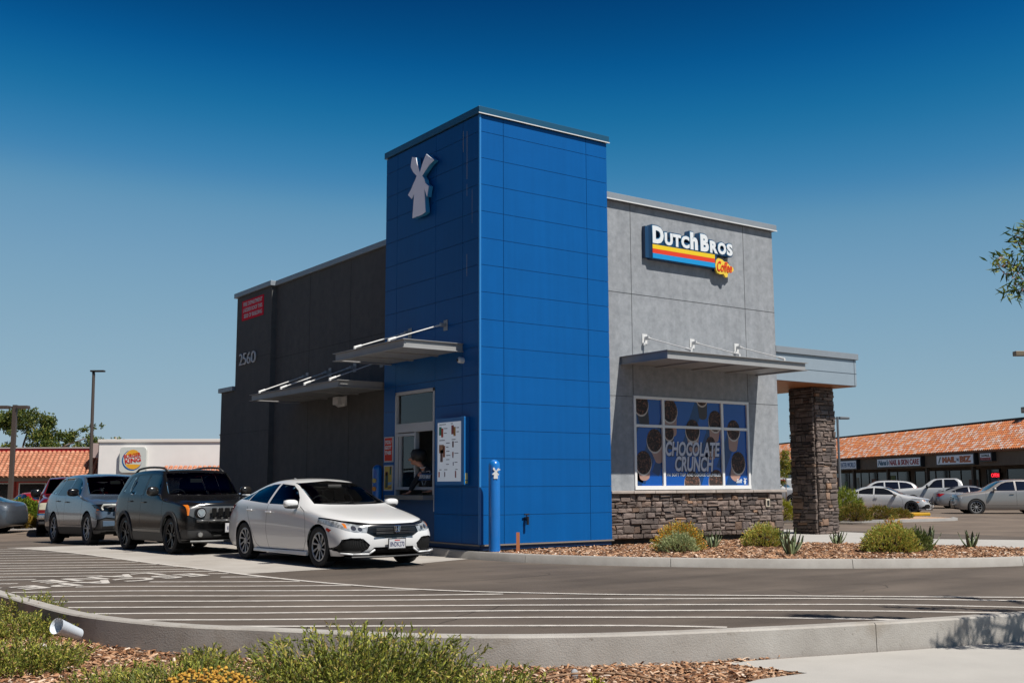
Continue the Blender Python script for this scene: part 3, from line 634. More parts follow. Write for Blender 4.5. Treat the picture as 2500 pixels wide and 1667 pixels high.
for zz,c,nm in ((6.635,(.88,.60,.01),'yellow_stripe'),(6.535,(.78,.05,.01),'red_stripe'),(6.42,(.01,.30,.68),'blue_stripe')):
    g=MB(); g.box(4.70,6.68,yd-.008,yd+.001,zz,zz+.098 if zz>6.5 else zz+.112); under(g.build('stripe',mat(nm,c,.35)),s)
ORG=mat('script_red',(.78,.06,.01),.35); YEL=mat('script_yellow',(.90,.62,.06),.35)
g=MB(); g.prism([(x,.035,z) for x,z in ((6.70,6.38),(6.74,6.31),(6.84,6.28),(6.95,6.30),(7.02,6.22),(7.08,6.24),(7.10,6.33),(7.22,6.36),(7.30,6.42),(7.28,6.49),(7.16,6.52),(7.08,6.60),(6.98,6.60),(6.92,6.64),(6.80,6.66),(6.71,6.60),(6.68,6.48))],(0,.05,0)); under(g.build('script_backing',YEL),s)
under(text('script_lettering','Coffee',ORG,frame((6.73,.028,6.345),(1,0,0),(0,0,1)),.50,.25,None,.006,shear=.25,bold=.015),s)
g=MB(); g.box(6.74,7.18,.082,sy,6.36,6.62); under(g.build('sign_box',NAVY),s)
# fire department sign
s=empty('fire_sign',(XB,11.8,6.15),label='red FIRE DEPARTMENT LADDER sign with white letters at top of grey wall',cat='sign')
RED=mat('sign_red',(.95,.005,.04),.6,spec=.05); WL=mat('sign_white',(.78,.78,.78),.5)
g=MB(); g.box(XB-.012,XB,11.0,12.58,6.15,6.73); under(g.build('sign_panel',RED),s)
for i,t in enumerate(('FIRE DEPARTMENT','LADDER ROOF THIS','SIDE OF BUILDING')):
    under(text('sign_lettering',t,WL,frame((XB-.014,12.47-(.06 if i==2 else 0),6.565-.175*i),(0,-1,0),(0,0,1)),1.38-(.06 if i==2 else 0),.115,None,.003,bold=.012),s)
s=empty('address_number',(XB,12,4.84),label='raised white address numerals 2560 on the grey wall',cat='number sign')
for ch,y,w_ in (('2',12.60,.25),('5',12.31,.24),('6',12.01,.26),('0',11.70,.31)):
    under(text('numeral',ch,WL,frame((XB-.03,y,4.845),(0,-1,0),(0,0,1)),w_,.335,None,.03,bold=-.014),s)
# posters by the service window
def poster(y0,y1,z0,z1,lab,m):
    s=empty('poster',(0,(y0+y1)/2,z0),label=lab,cat='poster',group='posters beside the service window')
    g=MB(); g.box(-.03,0,y0,y1,z0,z1); under(g.build('poster_frame',mat('poster_frame',(.62,.62,.62),.4),bevel=.003),s)
    g=MB(); g.box(-.033,-.0302,y0+.025,y1-.025,z0+.025,z1-.025); under(g.build('poster_print',m),s); return s
s=poster(3.35,3.73,1.90,2.45,'red poster reading YOU GOT THIS in white letters, upper one beside the service window',mat('poster_red',(.85,.05,.02),.5,spec=.1))
for i,t in enumerate(('YOU','GOT','THIS')): under(text('poster_lettering',t,WL,frame((-.036,3.685,2.29-.115*i),(0,-1,0),(0,0,1)),.285,.085,None,.002,shear=.12,bold=.05),s)
s=poster(3.35,3.73,1.28,1.83,'yellow poster with printed drinks, lower one beside the service window',mat('poster_yellow',(.70,.45,.01),.4))
for (a,b,c,d,col) in ((3.66,3.54,1.34,1.68,(.04,.07,.05)),(3.66,3.56,1.60,1.70,(.35,.05,.02)),(3.47,3.40,1.62,1.80,(.05,.16,.05)),(3.47,3.41,1.72,1.81,(.30,.05,.02)),(3.54,3.385,1.40,1.47,(.20,.38,.60)),(3.53,3.39,1.325,1.37,(.40,.12,.02))):
    g=MB(); g.prism([(-.0335,a,c),(-.0335,b,c+.01),(-.0335,b-.01,d),(-.0335,a-.01,d-.01)],(-.001,0,0)); under(g.build('printed_shape',mat('pr%s'%str(col),col,.5)),s)
# menu board
s=empty('menu_board',(0,1.1,1.38),label='blue framed lit drinks menu board on the dark blue tower wall',cat='menu board')
MBL=mat('menu_blue',(.008,.16,.46),.4)
g=MB(); g.box(-.13,0,.35,1.41,1.40,2.73); under(g.build('menu_case',MBL,bevel=.008),s)
g=MB(); g.box(-.136,-.131,.455,1.32,1.47,2.645); scn=g.build('menu_screen',mat('menu_white',(.55,.60,.66),.35,emit=.16)); under(scn,s)
def mp(yf_,zf,w_,h,col,nm='menu_picture',em=.0):
    g=MB(); y=1.32-yf_*.865; z=2.645-zf*1.17; g.box(-.139,-.1362,y-w_*.865,y,z-h*1.195,z); o=g.build(nm,mat('mn%s'%str(col),col,.5)); under(o,s)
for a in ((.07,.075,.10,.14,(.02,.28,.16)),(.16,.10,.09,.15,(.55,.07,.03)),(.60,.06,.10,.15,(.35,.05,.04)),(.69,.09,.09,.15,(.50,.22,.03)),(.07,.38,.20,.14,(.50,.24,.12)),(.24,.40,.09,.19,(.45,.16,.07)),(.12,.47,.12,.20,(.42,.30,.28)),(.16,.47,.03,.20,(.10,.04,.05)),(.64,.33,.06,.10,(.12,.02,.02)),(.64,.51,.06,.06,(.45,.2,.17)),(.65,.57,.04,.04,(.12,.03,.08)),(.67,.68,.03,.06,(.13,.09,.2)),(.05,.84,.05,.09,(.55,.06,.03)),(.30,.845,.04,.08,(.25,.2,.25)),(.76,.83,.05,.11,(.35,.12,.12))): mp(*a)
for a in ((.08,.03,.28),(.58,.025,.08),(.28,.10,.15),(.28,.18,.12),(.82,.10,.1),(.82,.17,.1),(.08,.30,.24),(.62,.295,.16),(.38,.35,.15),(.38,.42,.10),(.38,.49,.14),(.38,.56,.18),(.38,.63,.14),(.38,.71,.12),(.74,.34,.14),(.74,.53,.16),(.74,.68,.12),(.08,.80,.10),(.30,.80,.13),(.78,.80,.09)): mp(a[0],a[1],a[2],.012,(.10,.11,.16),'menu_caption')
for z0,z1,c in ((1.50,1.63,(.80,.70,.25)),(1.43,1.48,(.78,.62,.10))):
    g=MB(); g.box(-.10,-.05,.341,.3495,z0,z1); under(g.build('sticker',mat('stick%s'%str(c),c,.5)),s)
# bollards
def bollard(loc,lab):
    s=empty('bollard',loc,label=lab,cat='bollard',group='blue steel bollards by the tower')
    g=MB(); pr=[(.11,0),(.11,1.60)]+[(.11*math.cos(t),1.60+.115*math.sin(t)) for t in [R(a) for a in (15,30,45,60,75,89)]]
    g.lathe(pr,28); g.build('post',mat('bollard_blue',(.008,.17,.55),.28,var=.06,vscale=2,coat=.3),s,smooth=True)
    return s
b1=bollard((.07,-.40,.16),'tall blue round-topped bollard at the sunlit tower corner with a white windmill mark')
mill('windmill_mark',frame((-.035,-.115,1.46),(.95,-.55,0),(0,0,1)) @Matrix.Translation((0,0,-.004)),.155,mat('mark_white',(.8,.8,.8),.5),b1,.006)
b2=bollard((-.03,4.02,.14),'blue bollard with two round stickers in the shade beside the posters')
for z,c in ((1.36,(.75,.55,.15)),(1.18,(.75,.30,.05))):
    g=MB(); g.tube((-.095,-.045,z),(-.118,-.056,z),.05,n=14); g.build('sticker',mat('bs%s'%str(c),c,.5),b2)
g=MB(); g.prism([(.52,-.48,.12),(.58,-.50,.12),(.60,-.48,.12),(.54,-.46,.12)],(0,0,.38)); o=g.build('marker_stake',mat('stake_rust',(.42,.13,.04),.7),origin=(.56,-.48,.12)); tag(o,'short rusty orange marker stake next to the corner bollard','stake')
# ================================================================ vehicles
# car space: x back from the nose, y to the car's left(+)/right(-), z up.  The car is rotated so that its nose (-x) points along its heading.
PAINTS={}
def paint(name,col,metal=.0,rough=.32,spec=.5,coat=1.0): return mat(name,col,rough,metal=metal,coat=coat,spec=spec)
TYRE=mat('tyre_rubber',(.018,.018,.019),.85,bump=.2,bscale=60); ARCH=mat('arch_liner',(.008,.008,.008),.95,spec=.05)
BLK=mat('gloss_black',(.008,.008,.009),.22,coat=.1,spec=.35); PLAST=mat('black_plastic',(.030,.030,.031),.6); CHR=mat('chrome',(.62,.62,.63),.12,metal=1)
RIMS=mat('rim_silver',(.50,.50,.50),.38,metal=.35); RIMD=mat('rim_dark',(.02,.02,.022),.3); RIMB=mat('rim_bronze',(.22,.10,.05),.35,metal=.6)
PANE=glassmat('tinted_glass',(.10,.12,.13)); SCREEN=glassmat('windscreen_glass',(.38,.43,.43)); LENS=glassmat('lamp_lens',(.85,.87,.88))
SEAT=mat('seat_cloth',(.035,.034,.034),.9); DASH=mat('dash_plastic',(.05,.048,.046),.8)
TAILR=mat('tail_red',(.45,.01,.01),.2,coat=.6); AMB=mat('amber_lens',(.75,.20,.02),.25,coat=.5); MESHG=hexmat('grille_mesh',(.003,.003,.003),(.028,.028,.028),22)
REFL=mat('lamp_reflector',(.50,.52,.54),.18,col2=(.16,.17,.18),vscale=16,coat=1,detail=1); PLW=mat('plate_white',(.62,.62,.64),.5); PLB=mat('plate_blue',(.02,.03,.12),.5); SEAM=mat('panel_gap',(.015,.015,.015),.8)
def body_bm(T,nose,tail,bow=.12,tbow=.08,sub=2,cr=None):
    """T rows: (x, zc, wt, zt, wb, zb, wm, zm, wl, zl, z0)  - centre height, top edge, belt, shoulder, lower side, sill"""
    bm=bmesh.new(); RW=[]
    n=len(T)
    for i,(x,zc,wt,zt,wb,zb,wm,zm,wl,zl,z0) in enumerate(T):
        dx=[0]*9
        if i==0: dx=nose
        if i==n-1: dx=[-a for a in tail]
        half=[(0,zc),(wt*.55,zc-(zc-zt)*.3),(wt,zt),(wb,zb),(wm,zm),(wl,zl),(wl-.07,z0),((wl-.07)*.5,z0),(0,z0)]
        row={}
        for j,(y,z) in enumerate(half):
            if y==0: v=bm.verts.new((x+dx[j]-(bow if i==0 else 0)*.0,0,z)); row[(j,1)]=v; row[(j,-1)]=v
            else:
                for s in(1,-1): row[(j,s)]=bm.verts.new((x+dx[j],s*y,z))
        RW.append(row)
    for i in range(n-1):
        a,b=RW[i],RW[i+1]
        for j in range(8):
            for s in(1,-1): bm.faces.new((a[(j,s)],b[(j,s)],b[(j+1,s)],a[(j+1,s)]))
    for i,bw,sg in((0,bow,-1),(n-1,tbow,1)):
        r=RW[i]; r[(0,1)].co.x+=sg*bw; 
        for s in(1,-1): r[(1,s)].co.x+=sg*bw*.72
        r[(8,1)].co.x+=sg*bw*.8
        for s in(1,-1): r[(7,s)].co.x+=sg*bw*.6
        cols={}
        for s in(1,-1):
            for k in(3,4,5):
                e=r[(k,s)].co; cols[(k,1,s)]=bm.verts.new((e.x+sg*bw*.72,e.y*.55,e.z))
        for k in(3,4,5):
            e=r[(k,1)].co; c=bm.verts.new((e.x+sg*bw,0,e.z)); cols[(k,0,1)]=c; cols[(k,0,-1)]=c
        for s in(1,-1):
            C0=[r[(0,1)]]+[cols[(k,0,s)] for k in(3,4,5)]+[r[(8,1)]]
            C1=[r[(1,s)]]+[cols[(k,1,s)] for k in(3,4,5)]+[r[(7,s)]]
            C2=[r[(2,s)]]+[r[(k,s)] for k in(3,4,5)]+[r[(6,s)]]
            for A,B in((C0,C1),(C1,C2)):
                for q in range(4): bm.faces.new((A[q],A[q+1],B[q+1],B[q]))
    bmesh.ops.recalc_face_normals(bm,faces=bm.faces)
    cl=bm.edges.layers.float.new('crease_edge'); cr=cr or {6:.6}
    for j,val in cr.items():
        if j=='end': 
            for i in (0,n-1):
                for k in range(2,6):
                    for s in(1,-1):
                        e=bm.edges.get((RW[i][(k,s)],RW[i][(k+1,s)])); e[cl]=val
                for s in(1,-1):
                    for a_ in(0,1): e=bm.edges.get((RW[i][(a_,s)],RW[i][(a_+1,s)])); e[cl]=val
        elif j=='hdr':
            for i,vv in val.items():
                for s in(1,-1):
                    for a_ in(0,1): e=bm.edges.get((RW[i][(a_,s)],RW[i][(a_+1,s)])); e[cl]=vv
        else:
            for i in range(n-1):
                for s in(1,-1): e=bm.edges.get((RW[i][(j,s)],RW[i+1][(j,s)])); e[cl]=val
    me=bpy.data.meshes.new('tmp'); bm.to_mesh(me); bm.free()
    ob=bpy.data.objects.new('tmp',me); C.objects.link(ob); m=ob.modifiers.new('s','SUBSURF'); m.levels=sub+1; m.render_levels=sub+1
    dg=bpy.context.evaluated_depsgraph_get(); dg.update(); me2=bpy.data.meshes.new_from_object(ob.evaluated_get(dg)); bpy.data.objects.remove(ob)
    bm=bmesh.new(); bm.from_mesh(me2); return bm
def in_poly(p,poly):
    x,y=p; c=False; n=len(poly)
    for i in range(n):
        x1,y1=poly[i]; x2,y2=poly[i-1]
        if (y1>y)!=(y2>y) and x<(x2-x1)*(y-y1)/(y2-y1)+x1: c=not c
    return c
AX={'side':(0,2),'front':(1,2),'top':(0,1)}
def cut(bm,poly,ax,pred):
    "knife the surface with the polygon seen along an axis; returns the faces inside it"
    a,b=AX[ax]; xs=[p[0] for p in poly]; ys=[p[1] for p in poly]; x0,x1,y0,y1=min(xs)-.02,max(xs)+.02,min(ys)-.02,max(ys)+.02
    def cand():
        out=[]
        for f in bm.faces:
            if not pred(f): continue
            fx=[v.co[a] for v in f.verts]; fy=[v.co[b] for v in f.verts]
            if max(fx)<x0 or min(fx)>x1 or max(fy)<y0 or min(fy)>y1: continue
            out.append(f)
        return out
    n=len(poly)
    for i in range(n):
        p,q=poly[i],poly[(i+1)%n]; d=(q[0]-p[0],q[1]-p[1]); L=math.hypot(*d)
        if L<1e-6: continue
        co=Vector((0,0,0)); co[a]=p[0]; co[b]=p[1]; no=Vector((0,0,0)); no[a]=-d[1]/L; no[b]=d[0]/L
        mx0,mx1=min(p[0],q[0])-.03,max(p[0],q[0])+.03; my0,my1=min(p[1],q[1])-.03,max(p[1],q[1])+.03
        fs=[f for f in cand() if not(max(v.co[a] for v in f.verts)<mx0 or min(v.co[a] for v in f.verts)>mx1 or max(v.co[b] for v in f.verts)<my0 or min(v.co[b] for v in f.verts)>my1)]
        if fs:
            ge=set(fs); [ge.update(f.edges) for f in fs]; [ge.update(f.verts) for f in fs]
            bmesh.ops.bisect_plane(bm,geom=list(ge),dist=1e-5,plane_co=co,plane_no=no)
    out=[]
    for f in cand():
        c=f.calc_center_median()
        if in_poly((c[a],c[b]),poly): out.append(f)
    return out
def side(s): return lambda f: f.calc_center_median().y*s>.2 and f.normal.y*s>.25
def take(bm,fs,name,mats,parent,rim=0,push=0,smooth=True,mi=0,keep=False,depth_first=False):
    "lift faces off the body into a part of their own, with an optional rim strip and an offset along the normals"
    if not fs: return None
    nb=bmesh.new(); vm={}
    for f in fs:
        for v in f.verts:
            if v not in vm: vm[v]=nb.verts.new(v.co)
    for f in fs:
        try: g=nb.faces.new([vm[v] for v in f.verts]); g.smooth=smooth; g.material_index=mi
        except ValueError: pass
    nb.normal_update()
    if rim:
        r_=bmesh.ops.inset_region(nb,faces=list(nb.faces),thickness=rim,use_even_offset=True,use_boundary=True)
        for f in r_['faces']: f.material_index=1
    if push:
        nb.normal_update()
        bd=set(v for e in nb.edges if e.is_boundary for v in e.verts)
        for v in nb.verts:
            if v not in bd or not depth_first: v.co+=v.normal*push
    if not keep: bmesh.ops.delete(bm,geom=fs,context='FACES')
    me=bpy.data.meshes.new(name); nb.to_mesh(me); nb.free()
    for m in (mats if isinstance(mats,(list,tuple)) else [mats]): me.materials.append(m)
    ob=bpy.data.objects.new(name,me); C.objects.link(ob); ob.parent=parent; return ob
def loose(ob):
    "one object per connected piece"
    if ob is None: return
    bm=bmesh.new(); bm.from_mesh(ob.data); seen=set(); groups=[]
    for f in bm.faces:
        if f in seen: continue
        st=[f]; seen.add(f); gr=[]
        while st:
            a=st.pop(); gr.append(a)
            for e in a.edges:
                for b in e.link_faces:
                    if b not in seen: seen.add(b); st.append(b)
        groups.append(gr)
    for gr in groups[1:]: take(bm,gr,ob.name.split('.')[0],list(ob.data.materials),ob.parent)
    bm.to_mesh(ob.data); bm.free()
def arch(bm,parent,cx,R_,cz,flare=0,flmat=None,s=1,inn=.16):
    poly=[(cx+R_*math.cos(t),cz+R_*math.sin(t)) for t in [R(a) for a in range(-40,221,13)]]
    poly=[(cx+R_*math.cos(R(-40)),.0)]+poly+[(cx+R_*math.cos(R(220)),.0)]
    if flare:
        R2=R_+flare; p2=[(cx+R2*math.cos(t),cz+R2*math.sin(t)) for t in [R(a) for a in range(-40,221,13)]]
        p2=[(cx+R2*math.cos(R(-40)),.0)]+p2+[(cx+R2*math.cos(R(220)),.0)]
        ring=cut(bm,p2,'side',lambda f:f.calc_center_median().y*s>.45)
    fs=cut(bm,poly,'side',lambda f:f.calc_center_median().y*s>.42)
    bmesh.ops.delete(bm,geom=fs,context='FACES')
    if flare:
        ring=[f for f in bm.faces if f.calc_center_median().y*s>.45 and in_poly((f.calc_center_median().x,f.calc_center_median().z),p2)]
        o=take(bm,ring,'wheel_flare',flmat,parent,push=.012)
        if o:
            sm=o.modifiers.new('t','SOLIDIFY'); sm.thickness=.03; sm.offset=-.6
    # lip and liner
    g=MB(); vs=[]; k=0; yo=s*.86
    pts=[(cx+R_*math.cos(t),cz+R_*math.sin(t)) for t in [R(a) for a in range(-40,221,10)]]
    n=len(pts); W=LINW[0]
    g.add([(x,s*W,z) for x,z in pts]+[(x,s*(W-.30),z) for x,z in pts],[(i,i+1,n+i+1,n+i) for i in range(n-1)])
    g.add([(x,s*(W-.30),z) for x,z in pts]+[(cx,s*(W-.30),cz-.1)],[(i,i+1,n) for i in range(n-1)])
    g.build('arch_liner',ARCH,parent)
LINW=[.86]
def wheel(parent,cx,y,s,Rt,wd,Rr,style,rm,rm2=None):
    e=empty('wheel',(cx,y,Rt)); e.parent=parent
    mk=('W',Rt,wd,Rr,style,rm.name)
    if mk not in MATS:
        g=MB(); h=wd/2
        MR=Matrix.Rotation(R(90),4,'X')     # local z -> -y
        pr=[(Rr+.004,-h*.80),(Rr+.02,-h*.95),(Rt-.035,-h),(Rt-.008,-h*.86),(Rt,-h*.5),(Rt,h*.5),(Rt-.008,h*.86),(Rt-.035,h),(Rr+.02,h*.95),(Rr+.004,h*.80),(Rr-.02,h*.3),(Rr-.02,-h*.3)]
        g.lathe(pr,40,MR,closed=True)
        t=g.build('tyre',TYRE,autosm=50); tm=t.data; bpy.data.objects.remove(t)
        g=MB()
        g.lathe([(Rr+.006,h*.82),(Rr-.012,h*.86),(Rr-.020,h*.74)],40,MR,mi=0); g.lathe([(Rr-.020,h*.74),(Rr-.022,h*.45)],40,MR,mi=1)
        g.lathe([(Rr-.022,h*.45),(.001,h*.38)],40,MR,mi=1)
        g.lathe([(.060,h*.60),(.055,h*.74),(.001,h*.76)],20,MR,mi=0)
        def spoke(a0,a1,w0,w1,z0=.62,z1=.80,mi=0,th=.008):
            p0=Vector((math.cos(a0),math.sin(a0)))*.045; p1=Vector((math.cos(a1),math.sin(a1)))*(Rr-.012)
            pm=(p0+p1)/2; d=(p1-p0).normalized(); nn=Vector((-d.y,d.x))
            vs=[]
            for (p,w_,zz) in((p0,w0,h*z0),(pm,(w0+w1)/2*.95,h*(z0+z1)/2-.004),(p1,w1,h*z1)):
                for q,dz in((-1,-th),(1,-th),(1*.8,0),(-1*.8,0)):
                    w3=p+nn*(w_*q); vs.append(MR@Vector((w3.x,w3.y,zz+dz)))
            fs=[(i,(i+1)%4,4+(i+1)%4,4+i) for i in range(4)]+[(4+i,4+(i+1)%4,8+(i+1)%4,8+i) for i in range(4)]+[(3,2,1,0),(8,9,10,11)]
            g.add(vs,fs,mi)
        if style=='swirl':
            for k in range(10):
                a=2*math.pi*k/10; spoke(a,a+.40,.006,.021)
        elif style=='five_twin':
            for k in range(5):
                a=2*math.pi*k/5+.3
                for q in(-.16,.16): spoke(a+q*.5,a+q*1.6,.012,.018)
        elif style=='five':
            for k in range(5): spoke(2*math.pi*k/5+.3,2*math.pi*k/5+.3,.022,.034)
        elif style=='ten':
            for k in range(10): spoke(2*math.pi*k/10,2*math.pi*k/10,.007,.011)
        elif style=='split':
            for k in range(5):
                a=2*math.pi*k/5+.2; spoke(a,a-.20,.014,.017); spoke(a,a+.20,.014,.017)
        t=g.build('rim',[rm,rm2 or ARCH],autosm=40); rmh=t.data; bpy.data.objects.remove(t)
        MATS[mk]=(tm,rmh)
    tm,rmh=MATS[mk]
    for nm,d in(('tyre',tm),('rim',rmh)):
        o=bpy.data.objects.new(nm,d); C.objects.link(o); o.parent=e
        if s>0: o.rotation_euler=(0,0,math.pi)
    return e
def boxpart(name,m,parent,x0,x1,y0,y1,z0,z1,bevel=.01,**k):
    g=MB(); g.box(x0,x1,y0,y1,z0,z1); return g.build(name,m,parent,bevel=bevel,**k)
def blob(name,m,parent,c,r,e=2.6,n=16,squash=None):
    "superellipsoid"
    g=MB(); vs=[]; K=n//2
    sp=lambda v,p: math.copysign(abs(v)**p,v)
    for j in range(K+1):
        ph=-math.pi/2+math.pi*j/K
        for i in range(n):
            th=2*math.pi*i/n
            p=Vector((r[0]*sp(math.cos(ph),2/e)*sp(math.cos(th),2/e),r[1]*sp(math.cos(ph),2/e)*sp(math.sin(th),2/e),r[2]*sp(math.sin(ph),2/e)))
            if squash: p=squash(p)
            vs.append(Vector(c)+p)
    g.add(vs,[(j*n+i,j*n+(i+1)%n,(j+1)*n+(i+1)%n,(j+1)*n+i) for j in range(K) for i in range(n)])
    return g.build(name,m,parent,smooth=True)
def interior(p,xa,xb,zf,ztop,w_,dash_x,dash_z,beige=None):
    g=MB(); g.box(dash_x,dash_x+.45,-w_,w_,dash_z-.25,dash_z-.03); g.build('dashboard',DASH,p,bevel=.05)
    for y in(-w_*.55,w_*.55):
        sx=dash_x+1.05
        g=MB(); g.box(sx-.1,sx+.4,y-.24,y+.24,zf,zf+.2); g.prism([(sx+.3,y-.24,zf+.2),(sx+.44,y-.24,zf+.2),(sx+.62,y-.22,ztop-.38),(sx+.50,y-.22,ztop-.38)],(0,.46,0)); g.box(sx+.50,sx+.60,y-.13,y+.13,ztop-.40,ztop-.18)
        g.build('seat',beige or SEAT,p,bevel=.03)
    g=MB(); 
    cx,cy,cz=dash_x+.52,w_*.52,dash_z-.02; pts=[Vector((cx+.06*math.sin(t)*-1,cy+.185*math.cos(t),cz+.175*math.sin(t))) for t in [2*math.pi*k/20 for k in range(21)]]
    g.path(pts,.016,6); g.tube((cx,cy-.17,cz),(cx,cy+.17,cz),.02); g.build('steering_wheel',SEAT,p)
    boxpart('cabin_floor',ARCH,p,xa,xb,-w_,w_,zf-.05,zf,0)
def plate(p,x,z,txt,rot=0,y=0,frame_=True,s=-1):
    g=MB(); g.box(x-.004,x+.006,y-.165,y+.165,z-.085,z+.085); o=g.build('number_plate',PLAST if frame_ else PLW,p,bevel=.003)
    g=MB(); g.box(x+s*.005,x+s*.008,y-.150,y+.150,z-.070,z+.070); g.build('plate_face',PLW,o)
    if txt:
        xa=(0,-1,0) if s<0 else (0,1,0)
        yy=y+.132 if s<0 else y-.132
        text('plate_lettering',txt,PLB,frame((x+s*.009,yy,z-.045),xa,(0,0,1)),.264,.075,o,.0015,bold=.01)
        g=MB(); g.box(x+s*.009,x+s*.0095,y-.05,y+.05,z+.045,z+.060); g.build('plate_script',mat('plate_red',(.55,.05,.05),.5),o)
def seams(bm,polys,s,w_=.007):
    "door gaps: knife thin strips into the side and darken them"
    out=[]
    for pl in polys:
        for p,q in zip(pl[:-1],pl[1:]):
            d=Vector((q[0]-p[0],q[1]-p[1])); L=d.length; n_=Vector((-d.y,d.x))/L*w_/2; d=d/L*.003
            poly=[(p[0]-d.x+n_.x,p[1]-d.y+n_.y),(q[0]+d.x+n_.x,q[1]+d.y+n_.y),(q[0]+d.x-n_.x,q[1]+d.y-n_.y),(p[0]-d.x-n_.x,p[1]-d.y-n_.y)]
            for f in cut(bm,poly,'side',side(s)): f.material_index=1
def finish(bm,name,mats,p):
    for f in bm.faces: f.smooth=True
    me=bpy.data.meshes.new(name); bm.to_mesh(me); bm.free()
    for m in mats: me.materials.append(m)
    o=bpy.data.objects.new(name,me); C.objects.link(o); o.parent=p; return o
def underdark(bm,z):
    for f in bm.faces:
        c=f.calc_center_median()
        if f.normal.z<-.6 and c.z<z: f.material_index=2
def mirror_poly(pl): return [(-a,b) for a,b in pl][::-1]
def handle(p,x,z,y,s,m): 
    boxpart('door_handle',m,p,x-.10,x+.10,y+s*.0,y+s*.03,z-.014,z+.014,.01)
def side_mirror(p,x,z,y,s,m,low=None,sz=(.10,.13,.075)):
    o=blob('side_mirror',m,p,(x,y+s*.10,z),sz,e=2.8)
    g=MB(); g.tube((x+.02,y-s*.06,z-.07),(x+.01,y+s*.05,z-.05),.022,n=8); g.box(x+sz[0]*.86,x+sz[0]*.9,y+s*.0,y+s*.19,z-.05,z+.05); g.build('mirror_glass',CHR,o)
    if low: 
        q=blob('mirror_base',low,o,(x+.01,y+s*.08,z-.045),(.09,.115,.04),e=2.8)
    return o
def emblemH(p,x,z,s=.05):
    g=MB(); 
    k=s
    ring=[(-k*1.15,k),(k*1.15,k),(k*.85,-k),(-k*.85,-k)]
    def bar(a,b,w_=.009): 
        a=Vector((x,a[0],z+a[1])); b=Vector((x,b[0],z+b[1])); g.tube(a,b,w_*.8,n=6)
    for i in range(4): bar(ring[i],ring[(i+1)%4])
    bar((-k*.55,k*.85),(-k*.38,-k*.8),.012); bar((k*.55,k*.85),(k*.38,-k*.8),.012); bar((-k*.45,-.0),(k*.45,0),.011)
    return g.build('emblem',CHR,p)

